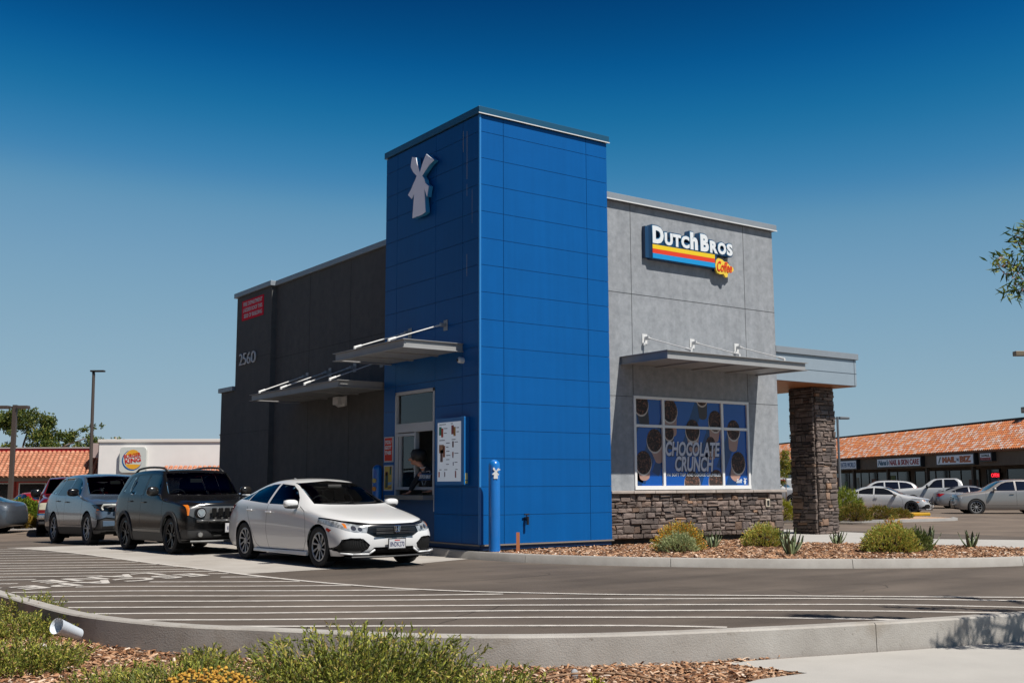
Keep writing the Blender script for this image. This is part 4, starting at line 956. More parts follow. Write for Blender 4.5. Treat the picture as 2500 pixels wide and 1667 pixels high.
# ---------------------------------------------------------------- compact hatchback / sedan body
def make_compact(name,label,cat,kind='hatch',pnt=None,plate_txt='8NDK270',rimstyle='swirl',rimm=RIMS,near=True,group=None,handlem=None,pane=None):
    car=empty(name,(0,0,0),label=label,cat=cat,group=group); pane=pane or PANE
    P_=pnt; sub=2 if near else 1
    T=[(.14,.735,.60,.715,.74,.64,.82,.50,.83,.30,.19),
       (.36,.810,.66,.785,.835,.70,.885,.54,.885,.32,.18),
       (.90,.905,.68,.885,.85,.835,.900,.64,.895,.34,.17),
       (1.28,.965,.70,.945,.86,.895,.900,.68,.890,.34,.17),
       (1.50,1.075,.655,1.055,.86,.915,.898,.68,.888,.34,.17),
       (1.95,1.300,.605,1.275,.865,.935,.896,.68,.886,.34,.17),
       (2.25,1.405,.575,1.370,.868,.950,.895,.68,.885,.34,.17),
       (2.75,1.430,.570,1.395,.872,.970,.897,.68,.885,.34,.17),
       (3.20,1.405,.560,1.365,.875,.990,.900,.69,.888,.34,.17)]
    if kind=='hatch':
        T+=[(3.65,1.320,.545,1.275,.870,1.015,.905,.70,.895,.35,.18),
            (4.02,1.195,.540,1.150,.845,1.030,.895,.70,.885,.36,.20),
            (4.30,1.065,.56,1.035,.785,.95,.86,.68,.86,.36,.22),(4.46,.985,.56,.960,.72,.86,.80,.62,.80,.38,.26)]
        L=4.52
    else:
        T+=[(3.60,1.30,.54,1.255,.868,1.00,.903,.70,.893,.35,.18),
            (3.95,1.16,.55,1.12,.85,.99,.90,.70,.89,.36,.20),
            (4.28,1.075,.62,1.06,.80,.96,.87,.68,.87,.36,.22),(4.55,1.04,.62,1.02,.73,.90,.81,.62,.81,.38,.26)]
        L=4.63
    bm=body_bm(T,[.06,.05,.05,.03,.0,.0,.06,.06,.06],[.10,.10,.10,.04,.0,.0,.05,.05,.05],bow=.15,tbow=.06,sub=sub-1 if not near else 2,cr={2:.25,3:.35,6:.6})
    LINW[0]=.865
    for s in(1,-1):
        arch(bm,car,.90,.352,.335,s=s); arch(bm,car,3.60,.352,.335,s=s)
    # glasshouse
    if kind=='hatch':
        F=[(1.70,.965),(1.83,1.09),(2.02,1.21),(2.25,1.295),(2.70,1.325),(2.70,.985)]
        B=[(2.77,.988),(2.77,1.325),(3.05,1.312),(3.30,1.270),(3.52,1.20),(3.52,1.03)]
        Q=[(3.555,1.035),(3.555,1.187),(3.75,1.115),(3.93,1.055)]
    else:
        F=[(1.70,.965),(1.83,1.09),(2.02,1.21),(2.25,1.295),(2.70,1.325),(2.70,.985)]
        B=[(2.77,.988),(2.77,1.325),(3.05,1.305),(3.30,1.245),(3.50,1.17),(3.50,1.01)]
        Q=[(3.53,1.01),(3.53,1.155),(3.70,1.075),(3.78,1.03)]
    for s in(1,-1):
        for pl in(F,B,Q):
            take(bm,cut(bm,pl,'side',side(s)),'side_window',[pane,BLK],car,rim=.014,push=-.004)
    ws=[(-.68,.995),(-.45,.982),(0,.975),(.45,.982),(.68,.995),(.66,1.06),(.60,1.25),(.555,1.335),(0,1.375),(-.555,1.335),(-.60,1.25),(-.66,1.06)]
    take(bm,cut(bm,ws,'front',lambda f:1.05<f.calc_center_median().x<2.45 and f.normal.x<-.05 and f.normal.z>.3),'windscreen',[SCREEN,BLK],car,rim=.018,push=-.002)
    rw=[(-.60,1.06),(.60,1.06),(.50,1.29),(-.50,1.29)]
    take(bm,cut(bm,rw,'front',lambda f:f.calc_center_median().x>3.3 and f.normal.x>.1 and f.normal.z>.2),'rear_window',[pane,BLK],car,rim=.02,push=-.002)
    fr=lambda f:f.calc_center_median().x<.95 and f.normal.x<-.02
    # grille wing + lamps
    HL=[(.44,.662),(.60,.682),(.76,.722),(.885,.775),(.888,.725),(.86,.655),(.78,.595),(.66,.565),(.48,.555)]
    BAR=[(-.90,.805),(-.74,.745),(-.40,.700),(0,.694),(.40,.700),(.74,.745),(.90,.805),(.89,.775),(.76,.722),(.60,.682),(.44,.662),(.48,.555),(.36,.495),(.16,.475),(-.16,.475),(-.36,.495),(-.48,.555),(-.44,.662),(-.60,.682),(-.76,.722),(-.89,.775)]
    for s in(1,-1):
        def mp_(pl): return pl if s>0 else mirror_poly(pl)
        ALL=cut(bm,mp_(HL),'front',fr)
        TL=[(.745,.700),(.775,.712),(.780,.640),(.750,.630)]
        bulbs=[]
        for (yy,zz,r_) in ((.575,.615,.034),(.665,.632,.038)):
            pl=[(yy+r_*math.cos(t),zz+r_*math.sin(t)) for t in [2*math.pi*k/10 for k in range(10)]]
            bulbs.append(take(bm,cut(bm,mp_(pl),'front',fr),'lamp_bowl',mat('projector_dark',(.05,.05,.055),.08,coat=1),None,push=-.002))
        am=take(bm,cut(bm,mp_(TL),'front',fr),'turn_lamp',AMB,None,push=-.002)
        hl=take(bm,cut(bm,mp_(HL),'front',fr),'headlight',REFL,car,push=-.003)
        for q in bulbs+[am]:
            if q: q.parent=hl
    gr=take(bm,cut(bm,BAR,'front',fr),'grille',BLK,car,push=-.004)
    g=MB()
    for z in (.545,.565,.60,.62): g.path([Vector((-.035+ (abs(y)**2)*.13,y,z)) for y in (-.36,-.2,0,.2,.36)],.006,6)
    g.build('grille_bar',mat('bar_black',(.03,.03,.03),.3),gr)
    g=MB(); g.path([Vector((-.045+(abs(y)**2)*.16,y,.655+abs(y)*.01)) for y in (-.42,-.25,0,.25,.42)],.009,6); g.build('wing_bar',mat('bar_gloss',(.06,.06,.06),.1,coat=1),gr)
    emblemH(car,-.062,.615,.046)
    CI=[(.43,.375),(.54,.47),(.72,.485),(.83,.46),(.875,.31),(.83,.262),(.55,.255),(.46,.31)]
    for s in(1,-1):
        pl=CI if s>0 else mirror_poly(CI)
        take(bm,cut(bm,pl,'front',fr),'corner_intake',[MESHG,BLK],car,rim=.016,push=-.012)
    LI=[(-.46,.225),(-.36,.335),(.36,.335),(.46,.225)]
    take(bm,cut(bm,LI,'front',fr),'lower_grille',[MESHG,BLK],car,rim=.008,push=-.012)
    g=MB(); 
    for s in(1,-1):
        g.path([Vector(p) for p in ((.02,s*.36,.30),(.03,s*.46,.235),(.10,s*.70,.235),(.22,s*.86,.25))],.017,6)
    g.build('bumper_blade',P_,car,smooth=True)
    g=MB(); g.path([Vector((-.02+(abs(y)**2)*.25,y,.190)) for y in (-.72,-.45,-.2,0,.2,.45,.72)],.016,6); g.build('front_lip',PLAST,car)
    plate(car,-.055,.385,plate_txt)
    # marker
    for s in(1,-1):
        take(bm,cut(bm,[(.50,.60),(.63,.635),(.655,.60),(.56,.565)],'side',side(s)),'side_marker',TAILR if near else AMB,car,push=.004)
    tl=[(4.05,.95),(4.60,.95),(4.60,.72),(4.32,.74)] if kind=='hatch' else [(4.12,.93),(4.70,.97),(4.70,.74),(4.40,.76)]
    for s in(1,-1): take(bm,cut(bm,tl,'side',lambda f:f.calc_center_median().y*s>.45 and f.normal.z<.6),'tail_light',TAILR,car,push=.003)
    D=[[(1.33,.72),(1.30,.40),(1.42,.245)],[(1.42,.245),(3.00,.225),(3.14,.30),(3.28,.52),(3.42,.74),(3.50,.93)],[(2.72,.98),(2.73,.55),(2.66,.24)],[(1.33,.72),(1.42,.88),(1.62,.95)]]
    for s in(1,-1): seams(bm,D,s,.009)
    underdark(bm,.26)
    finish(bm,'body',[P_,SEAM,ARCH],car)
    for s in(1,-1):
        handle(car,2.62,.845,s*.893,s,P_ if not handlem else handlem); handle(car,3.36,.870,s*.893,s,P_ if not handlem else handlem)
        side_mirror(car,1.66,1.00,s*.88,s,P_,PLAST,sz=(.075,.125,.065))
        for cx in(.90,3.60): wheel(car,cx,s*.775,s,.327,.215,.222,rimstyle,rimm)
        g=MB(); g.prism([(1.28,s*.878,.24),(3.2,s*.880,.22),(3.2,s*.886,.17),(1.28,s*.888,.17)],(0,-s*.05,0)); g.build('side_skirt',P_,car,bevel=.01)
    g=MB()
    for y0,y1 in ((.55,-.02),(-.02,-.50)): g.path([Vector((1.36,y0,1.0)),Vector((1.32,(y0+y1)/2,1.0)),Vector((1.40,y1,1.015))],.008,6)
    g.build('wiper',SEAM,car)
    if kind=='hatch':
        g=MB(); g.prism([(3.25,0,1.40),(3.42,0,1.375),(3.40,0,1.43)],(0,.012,0)); g.build('roof_aerial',P_,car)
        g=MB(); g.box(4.28,4.44,-.55,.55,1.115,1.135); g.build('rear_spoiler',P_,car,bevel=.01)
    interior(car,1.3,4.0,.32,1.40,.72,1.30,.965)
    if near:
        g=MB(); g.box(1.93,1.97,-.13,.13,1.24,1.31); g.build('rear_view_mirror',DASH,car,bevel=.01)
    return car
KC=1.081        # the place is laid out with the camera at 1.40 m; the vehicles share that scale
def place(car,front_axle,wb_mid,heading_deg,axle_x):
    "heading = azimuth the nose points to; front_axle = ground point under the centre of the front axle"
    h=R(heading_deg); rz=h+math.pi           # nose is at -x
    d=Vector((math.cos(h),math.sin(h)))
    car.rotation_euler=(0,0,rz); axle_x*=KC; car.scale=(KC,KC,KC)
    zf=gz(front_axle[0],front_axle[1]); q=(front_axle[0]-d.x*3,front_axle[1]-d.y*3); zr=gz(*q); pit=math.atan2(zf-zr,3.0)
    car.rotation_euler=Matrix.Rotation(rz,3,'Z').to_4x4().to_euler() if abs(pit)<1e-4 else (Matrix.Rotation(rz,4,'Z')@Matrix.Rotation(pit,4,'Y')).to_euler()
    car.location=(front_axle[0]+d.x*axle_x,front_axle[1]+d.y*axle_x,zf+math.tan(pit)*axle_x)
WHITEP=paint('white_car_paint',(.78,.78,.775),coat=.9,rough=.35)
c1=make_compact('hatchback','white hatchback with black honeycomb intakes and plate 8NDK270, first car at the service window','car','hatch',WHITEP)
# right-hand wheels touch the ground at (-3.48,-.07) and (-3.68,2.62)
place(c1,(-2.47,-.04),None,-86.8,.90)
# ---------------------------------------------------------------- sport-utility bodies
def make_suv(name,label,S,pnt,group=None,plate_txt=None,near=True):
    """S: dict of shape numbers"""
    car=empty(name,(0,0,0),label=label,cat=S.get('cat','suv'),group=group); P_=pnt
    bm=body_bm(S['T'],S['nose'],S['tail'],bow=S['bow'],tbow=.05,sub=2 if near else 1,cr=S.get('cr',{2:.55,3:.4,6:.7,'end':.35}))
    LINW[0]=S['w']-.035; clad=S.get('clad')
    for s in(1,-1):
        for cx in S['ax']: arch(bm,car,cx,S['ar'],S['rt']+.01,flare=S.get('flare',0),flmat=PLAST,s=s)
    for s in(1,-1):
        for pl in S['wins']: take(bm,cut(bm,pl,'side',side(s)),'side_window',[S.get('pane',PANE),BLK],car,rim=.014,push=-.004)
    wx=S['wsx']
    take(bm,cut(bm,S['ws'],'front',lambda f:wx[0]<f.calc_center_median().x<wx[1] and f.normal.x<-.05 and f.normal.z>.15),'windscreen',[SCREEN,BLK],car,rim=.022,push=-.002)
    take(bm,cut(bm,S['rw'],'front',lambda f:f.calc_center_median().x>S['L']*.75 and f.normal.x>.1),'rear_window',[PANE,BLK],car,rim=.02,push=-.002)
    fr=lambda f:f.calc_center_median().x<S['ax'][0]+.05 and f.normal.x<-.02
    if S.get('front'): S['front'](bm,car,fr,P_)
    for s in(1,-1):
        if S.get('tl'): take(bm,cut(bm,S['tl'],'side',lambda f:f.calc_center_median().y*s>.45 and f.normal.z<.6),'tail_light',TAILR,car,push=.003)
        seams(bm,S['doors'],s,.010)
    if clad:
        # lower cladding: knife at the clad height
        ge=list(bm.faces)+list(bm.edges)+list(bm.verts)
        bmesh.ops.bisect_plane(bm,geom=ge,dist=1e-5,plane_co=(0,0,clad),plane_no=(0,0,1))
        fs=[f for f in bm.faces if f.calc_center_median().z<clad and f.normal.z>-.6 and f.material_index==0]
        loose(take(bm,fs,'lower_cladding',PLAST,car,push=.006))
    underdark(bm,S['T'][3][10]+.1)
    finish(bm,'body',[P_,SEAM,ARCH],car)
    for s in(1,-1):
        for (x,z) in S['handles']: handle(car,x,z,s*(S['w']-.012),s,S.get('hm',P_))
        mx,mz,ms=S['mirror']; side_mirror(car,mx,mz,s*(S['w']-.02),s,S.get('mm',P_),None,sz=ms)
        for cx in S['ax']: wheel(car,cx,s*(S['w']-.13),s,S['rt'],S['tw'],S['rr'],S['rim'],S['rm'])
    if S.get('rails'):
        x0,x1,y,z,hgt=S['rails']
        for s in(1,-1):
            g=MB(); n=8; pts=[Vector((x0+(x1-x0)*i/n,s*(y-.01*abs(i-4)),z+hgt*min(1,2.6*math.sin(math.pi*i/n))-(.012*(i-4)**2/4))) for i in range(n+1)]
            g.path(pts,.022,8); g.build('roof_rail',S.get('rail_mat',PLAST),car,smooth=True)
    dx,dz=S['dash']; interior(car,dx,S['L']-.6,.45,S['H'],S['w']-.2,dx,dz,S.get('seat'))
    if near:
        g=MB(); g.box(dx+.42,dx+.46,-.13,.13,S['H']-.30,S['H']-.22); g.build('rear_view_mirror',DASH,car,bevel=.01)
        g=MB()
        for y0,y1 in ((.60,.05),(.0,-.55)): g.path([Vector((dx-.03,y0,dz+.02)),Vector((dx-.05,(y0+y1)/2,dz+.02)),Vector((dx+.03,y1,dz+.05))],.009,6)
        g.build('wiper',SEAM,car)
    if plate_txt is not None: plate(car,S['plate'][0],S['plate'][1],plate_txt,frame_=False)
    return car
# ---- dark boxy SUV with seven-slot face
def ren_front(bm,car,fr,P_):
    GR=[(-.80,.90),(.80,.90),(.82,.74),(.66,.665),(-.66,.665),(-.82,.74)]
    g0=take(bm,cut(bm,GR,'front',fr),'grille_panel',paint('graphite_light',(.085,.085,.085),.0),car,push=.012)
    g=MB()
    for k in range(-3,4): g.box(-.115+abs(k)*.006,-.07,k*.128-.047,k*.128+.047,.70,.875)
    g.build('grille_slot',BLK,g0,bevel=.012)
    g=MB()
    for k in range(-3,4): g.box(-.118+abs(k)*.006,-.11+abs(k)*.006,k*.128-.030,k*.128+.030,.72,.855)
    g.build('grille_insert',MESHG,g0)
    for s in(1,-1):
        g=MB(); g.tube((-.045,s*.625,.785),(.05,s*.625,.785),.105,n=24); q=g.build('headlight',BLK,car,bevel=.008)
        g=MB(); M_=Matrix.Translation((-.047,s*.625,.785))@Matrix.Rotation(R(-90),4,'Y'); g.lathe([(.001,.0),(.05,.004),(.078,.014)],24,M_); g.build('headlight_bowl',REFL,q,smooth=True)
        g=MB()
        hp=[(0,-.062),(.060,.0),(.062,.03),(.040,.055),(.012,.048),(0,.030),(-.012,.048),(-.040,.055),(-.062,.03),(-.060,.0)]
        g.prism([(-.066,s*.625+a*1.05,.785+b*1.05) for a,b in hp],(.004,0,0)); g.build('heart_decal',LENS if 0 else mat('lamp_heart',(.55,.66,.72),.15,metal=.5),q)
        pl=[(.790,.93),(.845,.93),(.845,.74),(.790,.74)]; pl=pl if s>0 else mirror_poly(pl)
        take(bm,cut(bm,pl,'front',lambda f:f.calc_center_median().x<.45 and f.normal.x<-.02),'side_marker',AMB,car,push=.008)
        g=MB(); g.tube((-.03,s*.62,.385),(.03,s*.62,.385),.05,n=18); q=g.build('fog_lamp',CHR,car)
        g=MB(); g.tube((-.034,s*.62,.385),(-.031,s*.62,.385),.040,n=18); g.build('fog_lens',mat('fog_glass',(.25,.25,.24),.1,coat=1),q)
    take(bm,cut(bm,[(-.88,.475),(-.50,.475),(-.44,.45),(-.36,.34),(.36,.34),(.44,.45),(.50,.475),(.88,.475),(.88,.30),(-.88,.30)],'front',fr),'bumper_insert',PLAST,car,push=-.01)
    take(bm,cut(bm,[(-.42,.43),(.42,.43),(.36,.32),(-.36,.32)],'front',fr),'lower_grille',MESHG,car,push=-.02)
    g=MB(); g.path([Vector((-.075+(abs(y)**2)*.22,y,.255)) for y in (-.78,-.6,-.3,0,.3,.6,.78)],.022,8); g.build('skid_strip',mat('skid_grey',(.13,.13,.13),.4),car)
    g=MB(); g.path([Vector((-.10+(abs(y)**2)*.16,y,.635)) for y in (-.70,-.5,-.25,0,.25,.5,.70)],.026,8); g.build('chin_bar',paint('graphite_light',(.085,.085,.085),.0),car,smooth=True)
REN=dict(cr={2:.75,3:.55,6:.7,'end':.6,'hdr':{6:.6,4:.4}},L=4.23,H=1.67,w=.905,bow=.10,ax=(.84,3.41),ar=.39,rt=.35,tw=.225,rr=.245,flare=.07,rim='split',rm=RIMD,clad=.40,cat='suv',
 T=[(.06,.97,.66,.955,.83,.86,.86,.70,.86,.42,.25),(.25,1.02,.70,1.00,.87,.92,.895,.74,.90,.44,.24),(.80,1.07,.72,1.045,.875,.985,.905,.78,.905,.46,.23),
    (1.22,1.105,.73,1.08,.875,1.02,.905,.80,.905,.46,.22),(1.40,1.19,.725,1.17,.875,1.03,.905,.80,.905,.46,.22),(1.66,1.50,.685,1.47,.875,1.05,.905,.80,.905,.46,.22),
    (1.85,1.640,.665,1.605,.88,1.06,.905,.80,.905,.46,.22),(2.5,1.675,.665,1.64,.885,1.07,.908,.80,.905,.46,.22),(3.3,1.665,.66,1.63,.885,1.09,.908,.80,.905,.46,.22),
    (3.85,1.62,.65,1.575,.875,1.11,.90,.80,.90,.46,.24),(4.04,1.48,.66,1.44,.85,1.10,.885,.80,.885,.46,.26),(4.14,1.14,.70,1.12,.82,1.02,.86,.80,.86,.46,.30)],
 nose=[.05,.04,.03,.01,.0,.0,.05,.05,.05],tail=[.02,.02,.02,0,0,0,.04,.04,.04],
 wins=[[(1.60,1.11),(1.80,1.50),(1.92,1.535),(2.42,1.555),(2.42,1.12)],[(2.50,1.12),(2.50,1.555),(3.16,1.550),(3.20,1.15)],[(3.26,1.16),(3.24,1.545),(3.56,1.52),(3.72,1.24),(3.66,1.18)]],
 ws=[(-.73,1.135),(0,1.12),(.73,1.135),(.70,1.35),(.655,1.575),(0,1.60),(-.655,1.575),(-.70,1.35)],wsx=(1.15,2.0),rw=[(-.58,1.15),(.58,1.15),(.56,1.5),(-.56,1.5)],
 doors=[[(1.28,1.04),(1.28,.46)],[(2.46,1.10),(2.46,.46)],[(1.28,.46),(2.95,.46),(3.10,.75),(3.22,.84),(3.23,1.12)]],
 handles=[(2.30,.99),(3.08,1.01)],hm=BLK,mirror=(1.55,1.20,(.075,.12,.095)),mm=paint('graphite_dark',(.02,.019,.018),.0,.2,coat=0),
 rails=(1.80,3.70,.62,1.645,.055),dash=(1.36,1.08),plate=(-.10,.50),front=ren_front,tl=[(3.98,1.0),(4.25,1.0),(4.25,.80),(3.98,.80)])
GRAPH=paint('graphite_paint',(.010,.010,.011),.0,.14,coat=.0,spec=.30)
c2=make_suv('boxy_suv','dark graphite boxy SUV with roof rails and heart-shaped lamps, second in the drive-through queue',REN,GRAPH,plate_txt='8XWL412')
place(c2,(-3.26,5.32),None,-87.5,.84)
# ---- silver-blue three-row SUV
def pil_front(bm,car,fr,P_):
    HL=[(.42,.90),(.62,.935),(.86,.955),(.955,.945),(.955,.86),(.90,.80),(.70,.765),(.48,.80)]
    for s in(1,-1):
        pl=HL if s>0 else mirror_poly(HL)
        q=take(bm,cut(bm,pl,'front',fr),'headlight',BLK,car,push=-.01)
        for yy,xx in((.60,.0),(.72,.05)):
            g=MB(); g.tube((xx-.03,s*yy,.845),(xx+.05,s*yy,.845),.036,n=14); g.build('lamp_bowl',CHR,q)
        g=MB(); g.path([Vector(p) for p in ((-.03,s*.50,.925),(.02,s*.70,.935),(.12,s*.86,.93),(.15,s*.885,.86),(.13,s*.86,.815))],.022,8); g.build('daytime_strip',mat('drl_white',(.62,.64,.60),.3),q)
        take(bm,cut(bm,[(.20,.95),(.36,.95),(.33,.80),(.18,.82)],'side',side(s)),'turn_lamp',mat('turn_orange',(.45,.10,.03),.25,coat=.5),car,push=.004)
        FG=[(.55,.62),(.80,.65),(.955,.60),(.955,.36),(.60,.36)]
        pl=FG if s>0 else mirror_poly(FG)
        take(bm,cut(bm,pl,'front',fr),'fog_pocket',PLAST,car,push=-.02)
        g=MB(); g.prism([(.02,s*.60,.56),(.12,s*.86,.57),(.11,s*.86,.44),(.01,s*.62,.45)],(.03,0,0)); g.build('bumper_blade',P_,car,bevel=.01)
    take(bm,cut(bm,[(-.44,.90),(.44,.90),(.40,.70),(-.40,.70)],'front',fr),'grille',[BLK,CHR],car,rim=.02,push=-.006)
    g=MB(); g.path([Vector((-.085+(abs(y)**2)*.2,y,.885)) for y in (-.5,-.25,0,.25,.5)],.022,6); g.build('grille_bar',CHR,car)
    take(bm,cut(bm,[(-.52,.55),(.52,.55),(.46,.36),(-.46,.36)],'front',fr),'lower_grille',MESHG,car,push=-.015)
PIL=dict(L=4.94,H=1.75,w=.995,bow=.13,ax=(.95,3.77),ar=.415,rt=.385,tw=.245,rr=.262,rim='five_twin',rm=RIMS,clad=.42,cat='suv',
 T=[(.12,.985,.70,.965,.88,.87,.93,.68,.93,.42,.27),(.36,1.05,.76,1.025,.94,.94,.985,.74,.99,.44,.25),(.95,1.12,.78,1.095,.955,1.04,.995,.80,.995,.46,.24),
    (1.38,1.165,.79,1.14,.955,1.09,.995,.82,.995,.46,.24),(1.62,1.29,.76,1.265,.955,1.11,.995,.82,.995,.46,.24),(1.98,1.56,.70,1.53,.955,1.13,.995,.82,.995,.46,.24),
    (2.28,1.70,.665,1.665,.955,1.14,.995,.82,.995,.46,.24),(2.9,1.75,.665,1.71,.96,1.15,.997,.82,.995,.46,.24),(3.7,1.74,.66,1.695,.96,1.17,.997,.82,.995,.46,.24),
    (4.35,1.67,.645,1.62,.94,1.20,.985,.82,.985,.47,.26),(4.68,1.50,.66,1.46,.90,1.18,.965,.82,.965,.48,.30),(4.84,1.20,.74,1.17,.87,1.06,.93,.80,.93,.48,.34)],
 nose=[.06,.05,.04,.02,.0,.0,.05,.05,.05],tail=[.03,.03,.03,0,0,0,.04,.04,.04],
 wins=[[(1.78,1.17),(1.98,1.36),(2.20,1.52),(2.42,1.60),(2.78,1.63),(2.78,1.18)],[(2.86,1.18),(2.86,1.635),(3.62,1.635),(3.66,1.21)],[(3.72,1.215),(3.69,1.63),(4.10,1.60),(4.38,1.50),(4.52,1.32),(4.48,1.27)]],
 ws=[(-.78,1.20),(0,1.18),(.78,1.20),(.73,1.42),(.655,1.63),(0,1.665),(-.655,1.63),(-.73,1.42)],wsx=(1.3,2.5),rw=[(-.6,1.22),(.6,1.22),(.57,1.56),(-.57,1.56)],
 doors=[[(1.42,1.10),(1.40,.47)],[(2.82,1.17),(2.82,.47)],[(1.40,.47),(3.15,.47),(3.30,.75),(3.62,1.0),(3.68,1.2)]],
 handles=[(2.62,1.03),(3.42,1.06)],hm=BLK,mirror=(1.80,1.25,(.085,.14,.095)),mm=BLK,dash=(1.60,1.15),plate=(-.10,.55),front=pil_front,tl=[(4.5,1.3),(5,1.3),(5,.95),(4.6,.98)])
SILV=paint('steel_blue_silver',(.12,.165,.225),.4,.24,coat=.7)
c3=make_suv('family_suv','steel-blue silver family SUV with black mirrors, third in the drive-through queue',PIL,SILV)
place(c3,(-3.18,11.72),None,-88,.95)
for nm,loc,r_ in (('dash_card',(1.85,.62,1.20),.1),):
    g=MB(); g.box(loc[0],loc[0]+.02,-loc[1]-.12,-loc[1]+.10,loc[2],loc[2]+.11); g.build(nm,mat('card',(.6,.62,.6),.6),c3,bevel=.01)
# ================================================================ surroundings
CX,CY=-11.7318,-17.4420
E1=Vector((math.sin(YAW),-math.cos(YAW),0)); E2=Vector((math.cos(YAW),math.sin(YAW),0)); RZ=YAW-math.pi/2
def wl(lat,dep,z): return Vector((CX,CY,0))+E1*lat+E2*dep+Vector((0,0,z))
GZ=-.28
def under_text(name,s_,m_,o,xa,ya,w_,h_,parent,ext=.01,**k): return text(name,s_,m_,frame(o,xa,ya),w_,h_,parent,ext,**k)
# ---- clay tiles
def tiles(g,o,xa,up,w_,L,tw,tl,rs=None,seg=5):
    o=Vector(o); xa=Vector(xa).normalized(); up=Vector(up).normalized(); nn=xa.cross(up).normalized()
    if nn.z<0: nn=-nn
    nx=int(w_/tw); ny=int(L/tl)
    for j in range(ny):
        for i in range(nx):
            a=o+xa*(i*tw)+up*(j*tl); vs=[]
            for k,(q,lift) in enumerate(((0,.035),(1.12,.004))):
                for t in range(seg):
                    an=math.pi*t/(seg-1); x=tw*.5-math.cos(an)*tw*.40; h=math.sin(an)*tw*.34
                    vs.append(a+xa*x+up*(tl*q)+nn*(h+lift))
            fs=[(t,t+1,seg+t+1,seg+t) for t in range(seg-1)]+[tuple(range(seg))]
            g.add(vs,fs)
def tilemat(name,stops,island=0):
    m=bpy.data.materials.new(name); m.use_nodes=True; n=m.node_tree.nodes; l=m.node_tree.links; b=n['Principled BSDF']; b.inputs['Roughness'].default_value=.85
    gg=n.new('ShaderNodeNewGeometry'); r_=n.new('ShaderNodeValToRGB'); r_.color_ramp.interpolation='CONSTANT'; e=r_.color_ramp.elements
    for i,(p,c) in enumerate(stops):
        x=e[i] if i<2 else e.new(p); x.position=p; x.color=(*[q*AL for q in c],1)
    l.new(gg.outputs['Random Per Island'],r_.inputs[0]); l.new(r_.outputs[0],b.inputs['Base Color']); return m
TM1=tilemat('clay_tile_mixed',((0,(.62,.20,.07)),(.22,(.70,.26,.10)),(.42,(.55,.17,.07)),(.58,(.62,.42,.34)),(.72,(.66,.50,.44)),(.86,(.50,.24,.14))))
TM2=tilemat('clay_tile_orange',((0,(.52,.20,.11)),(.3,(.60,.25,.14)),(.6,(.56,.23,.13)),(.85,(.64,.30,.18))))
# ---- burger restaurant, left background
D0=70; o0=wl(-30,D0,GZ)
br=empty('burger_restaurant',o0,RZ,label='low white burger restaurant with orange tile roof and red trim in left background',cat='restaurant')
def lb(x0,x1,y0,y1,z0,z1): return (x0+30,x1+30,y0,y1,z0-GZ,z1-GZ)
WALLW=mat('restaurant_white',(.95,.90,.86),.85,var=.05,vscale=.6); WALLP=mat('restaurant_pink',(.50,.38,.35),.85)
REDT=mat('red_tile',(.50,.03,.015),.4,var=.25,vscale=8); REDB=mat('red_trim',(.50,.015,.02),.4)
g=MB(); g.box(*lb(-48,-26,.9,9,GZ,2.0)); g.build('wall',WALLW,br)
g=MB(); g.box(*lb(-48,-26.1,-.2,.9,1.72,2.02)); g.build('eave_soffit',mat('soffit_brown',(.22,.16,.12),.8),br)
g=MB(); tiles(g,(-48+30,-.55,2.0-GZ),(1,0,0),(0,1.5,1.62),21.9,2.35,.30,.20); g.build('tile_roof',TM2,br)
g=MB(); g.prism([(-48+30,-.45,1.98-GZ),(-26.05+30,-.45,1.98-GZ),(-26.6+30,1.2,3.66-GZ),(-48+30,1.2,3.66-GZ)],(0,.05,-.02)); g.build('roof_deck',mat('roof_deck',(.30,.14,.08),.9),br)
g=MB(); g.box(*lb(-48,-26.7,1.1,1.3,3.62,3.86)); g.build('red_fascia',REDB,br)
g=MB(); g.box(*lb(-48,-26.7,1.05,1.35,3.861,3.93)); g.build('roof_cap',mat('cap_white',(.55,.48,.45),.7),br)
g=MB(); g.box(*lb(-26,-10,-1.6,9,GZ,4.12)); g.prism([(-26.78+30,1.8,4.0-GZ),(-26.0+30,-1.6,4.0-GZ),(-26.0+30,-1.6,1.9-GZ),(-26.0+30,1.8,1.9-GZ)],(.0,.0,.0)) if 0 else None
g.build('parapet_wall',WALLW,br)
g=MB(); g.box(*lb(-26.08,-10,-1.68,9,4.121,4.32)); g.build('parapet_coping',mat('coping_cream',(.82,.76,.70),.8),br,bevel=.02)
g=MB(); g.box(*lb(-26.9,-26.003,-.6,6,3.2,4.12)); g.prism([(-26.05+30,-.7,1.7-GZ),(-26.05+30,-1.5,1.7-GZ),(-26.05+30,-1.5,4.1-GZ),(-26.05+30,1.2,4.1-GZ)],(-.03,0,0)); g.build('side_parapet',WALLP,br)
g=MB(); tiles(g,(-21.8+30,-2.3,2.25-GZ),(1,0,0),(0,.7,.45),11.6,.75,.30,.20); g.build('tile_canopy',TM2,br)
g=MB(); g.box(*lb(-21.8,-10,-2.2,-1.61,1.95,2.24)); g.build('canopy_beam',REDB,br)
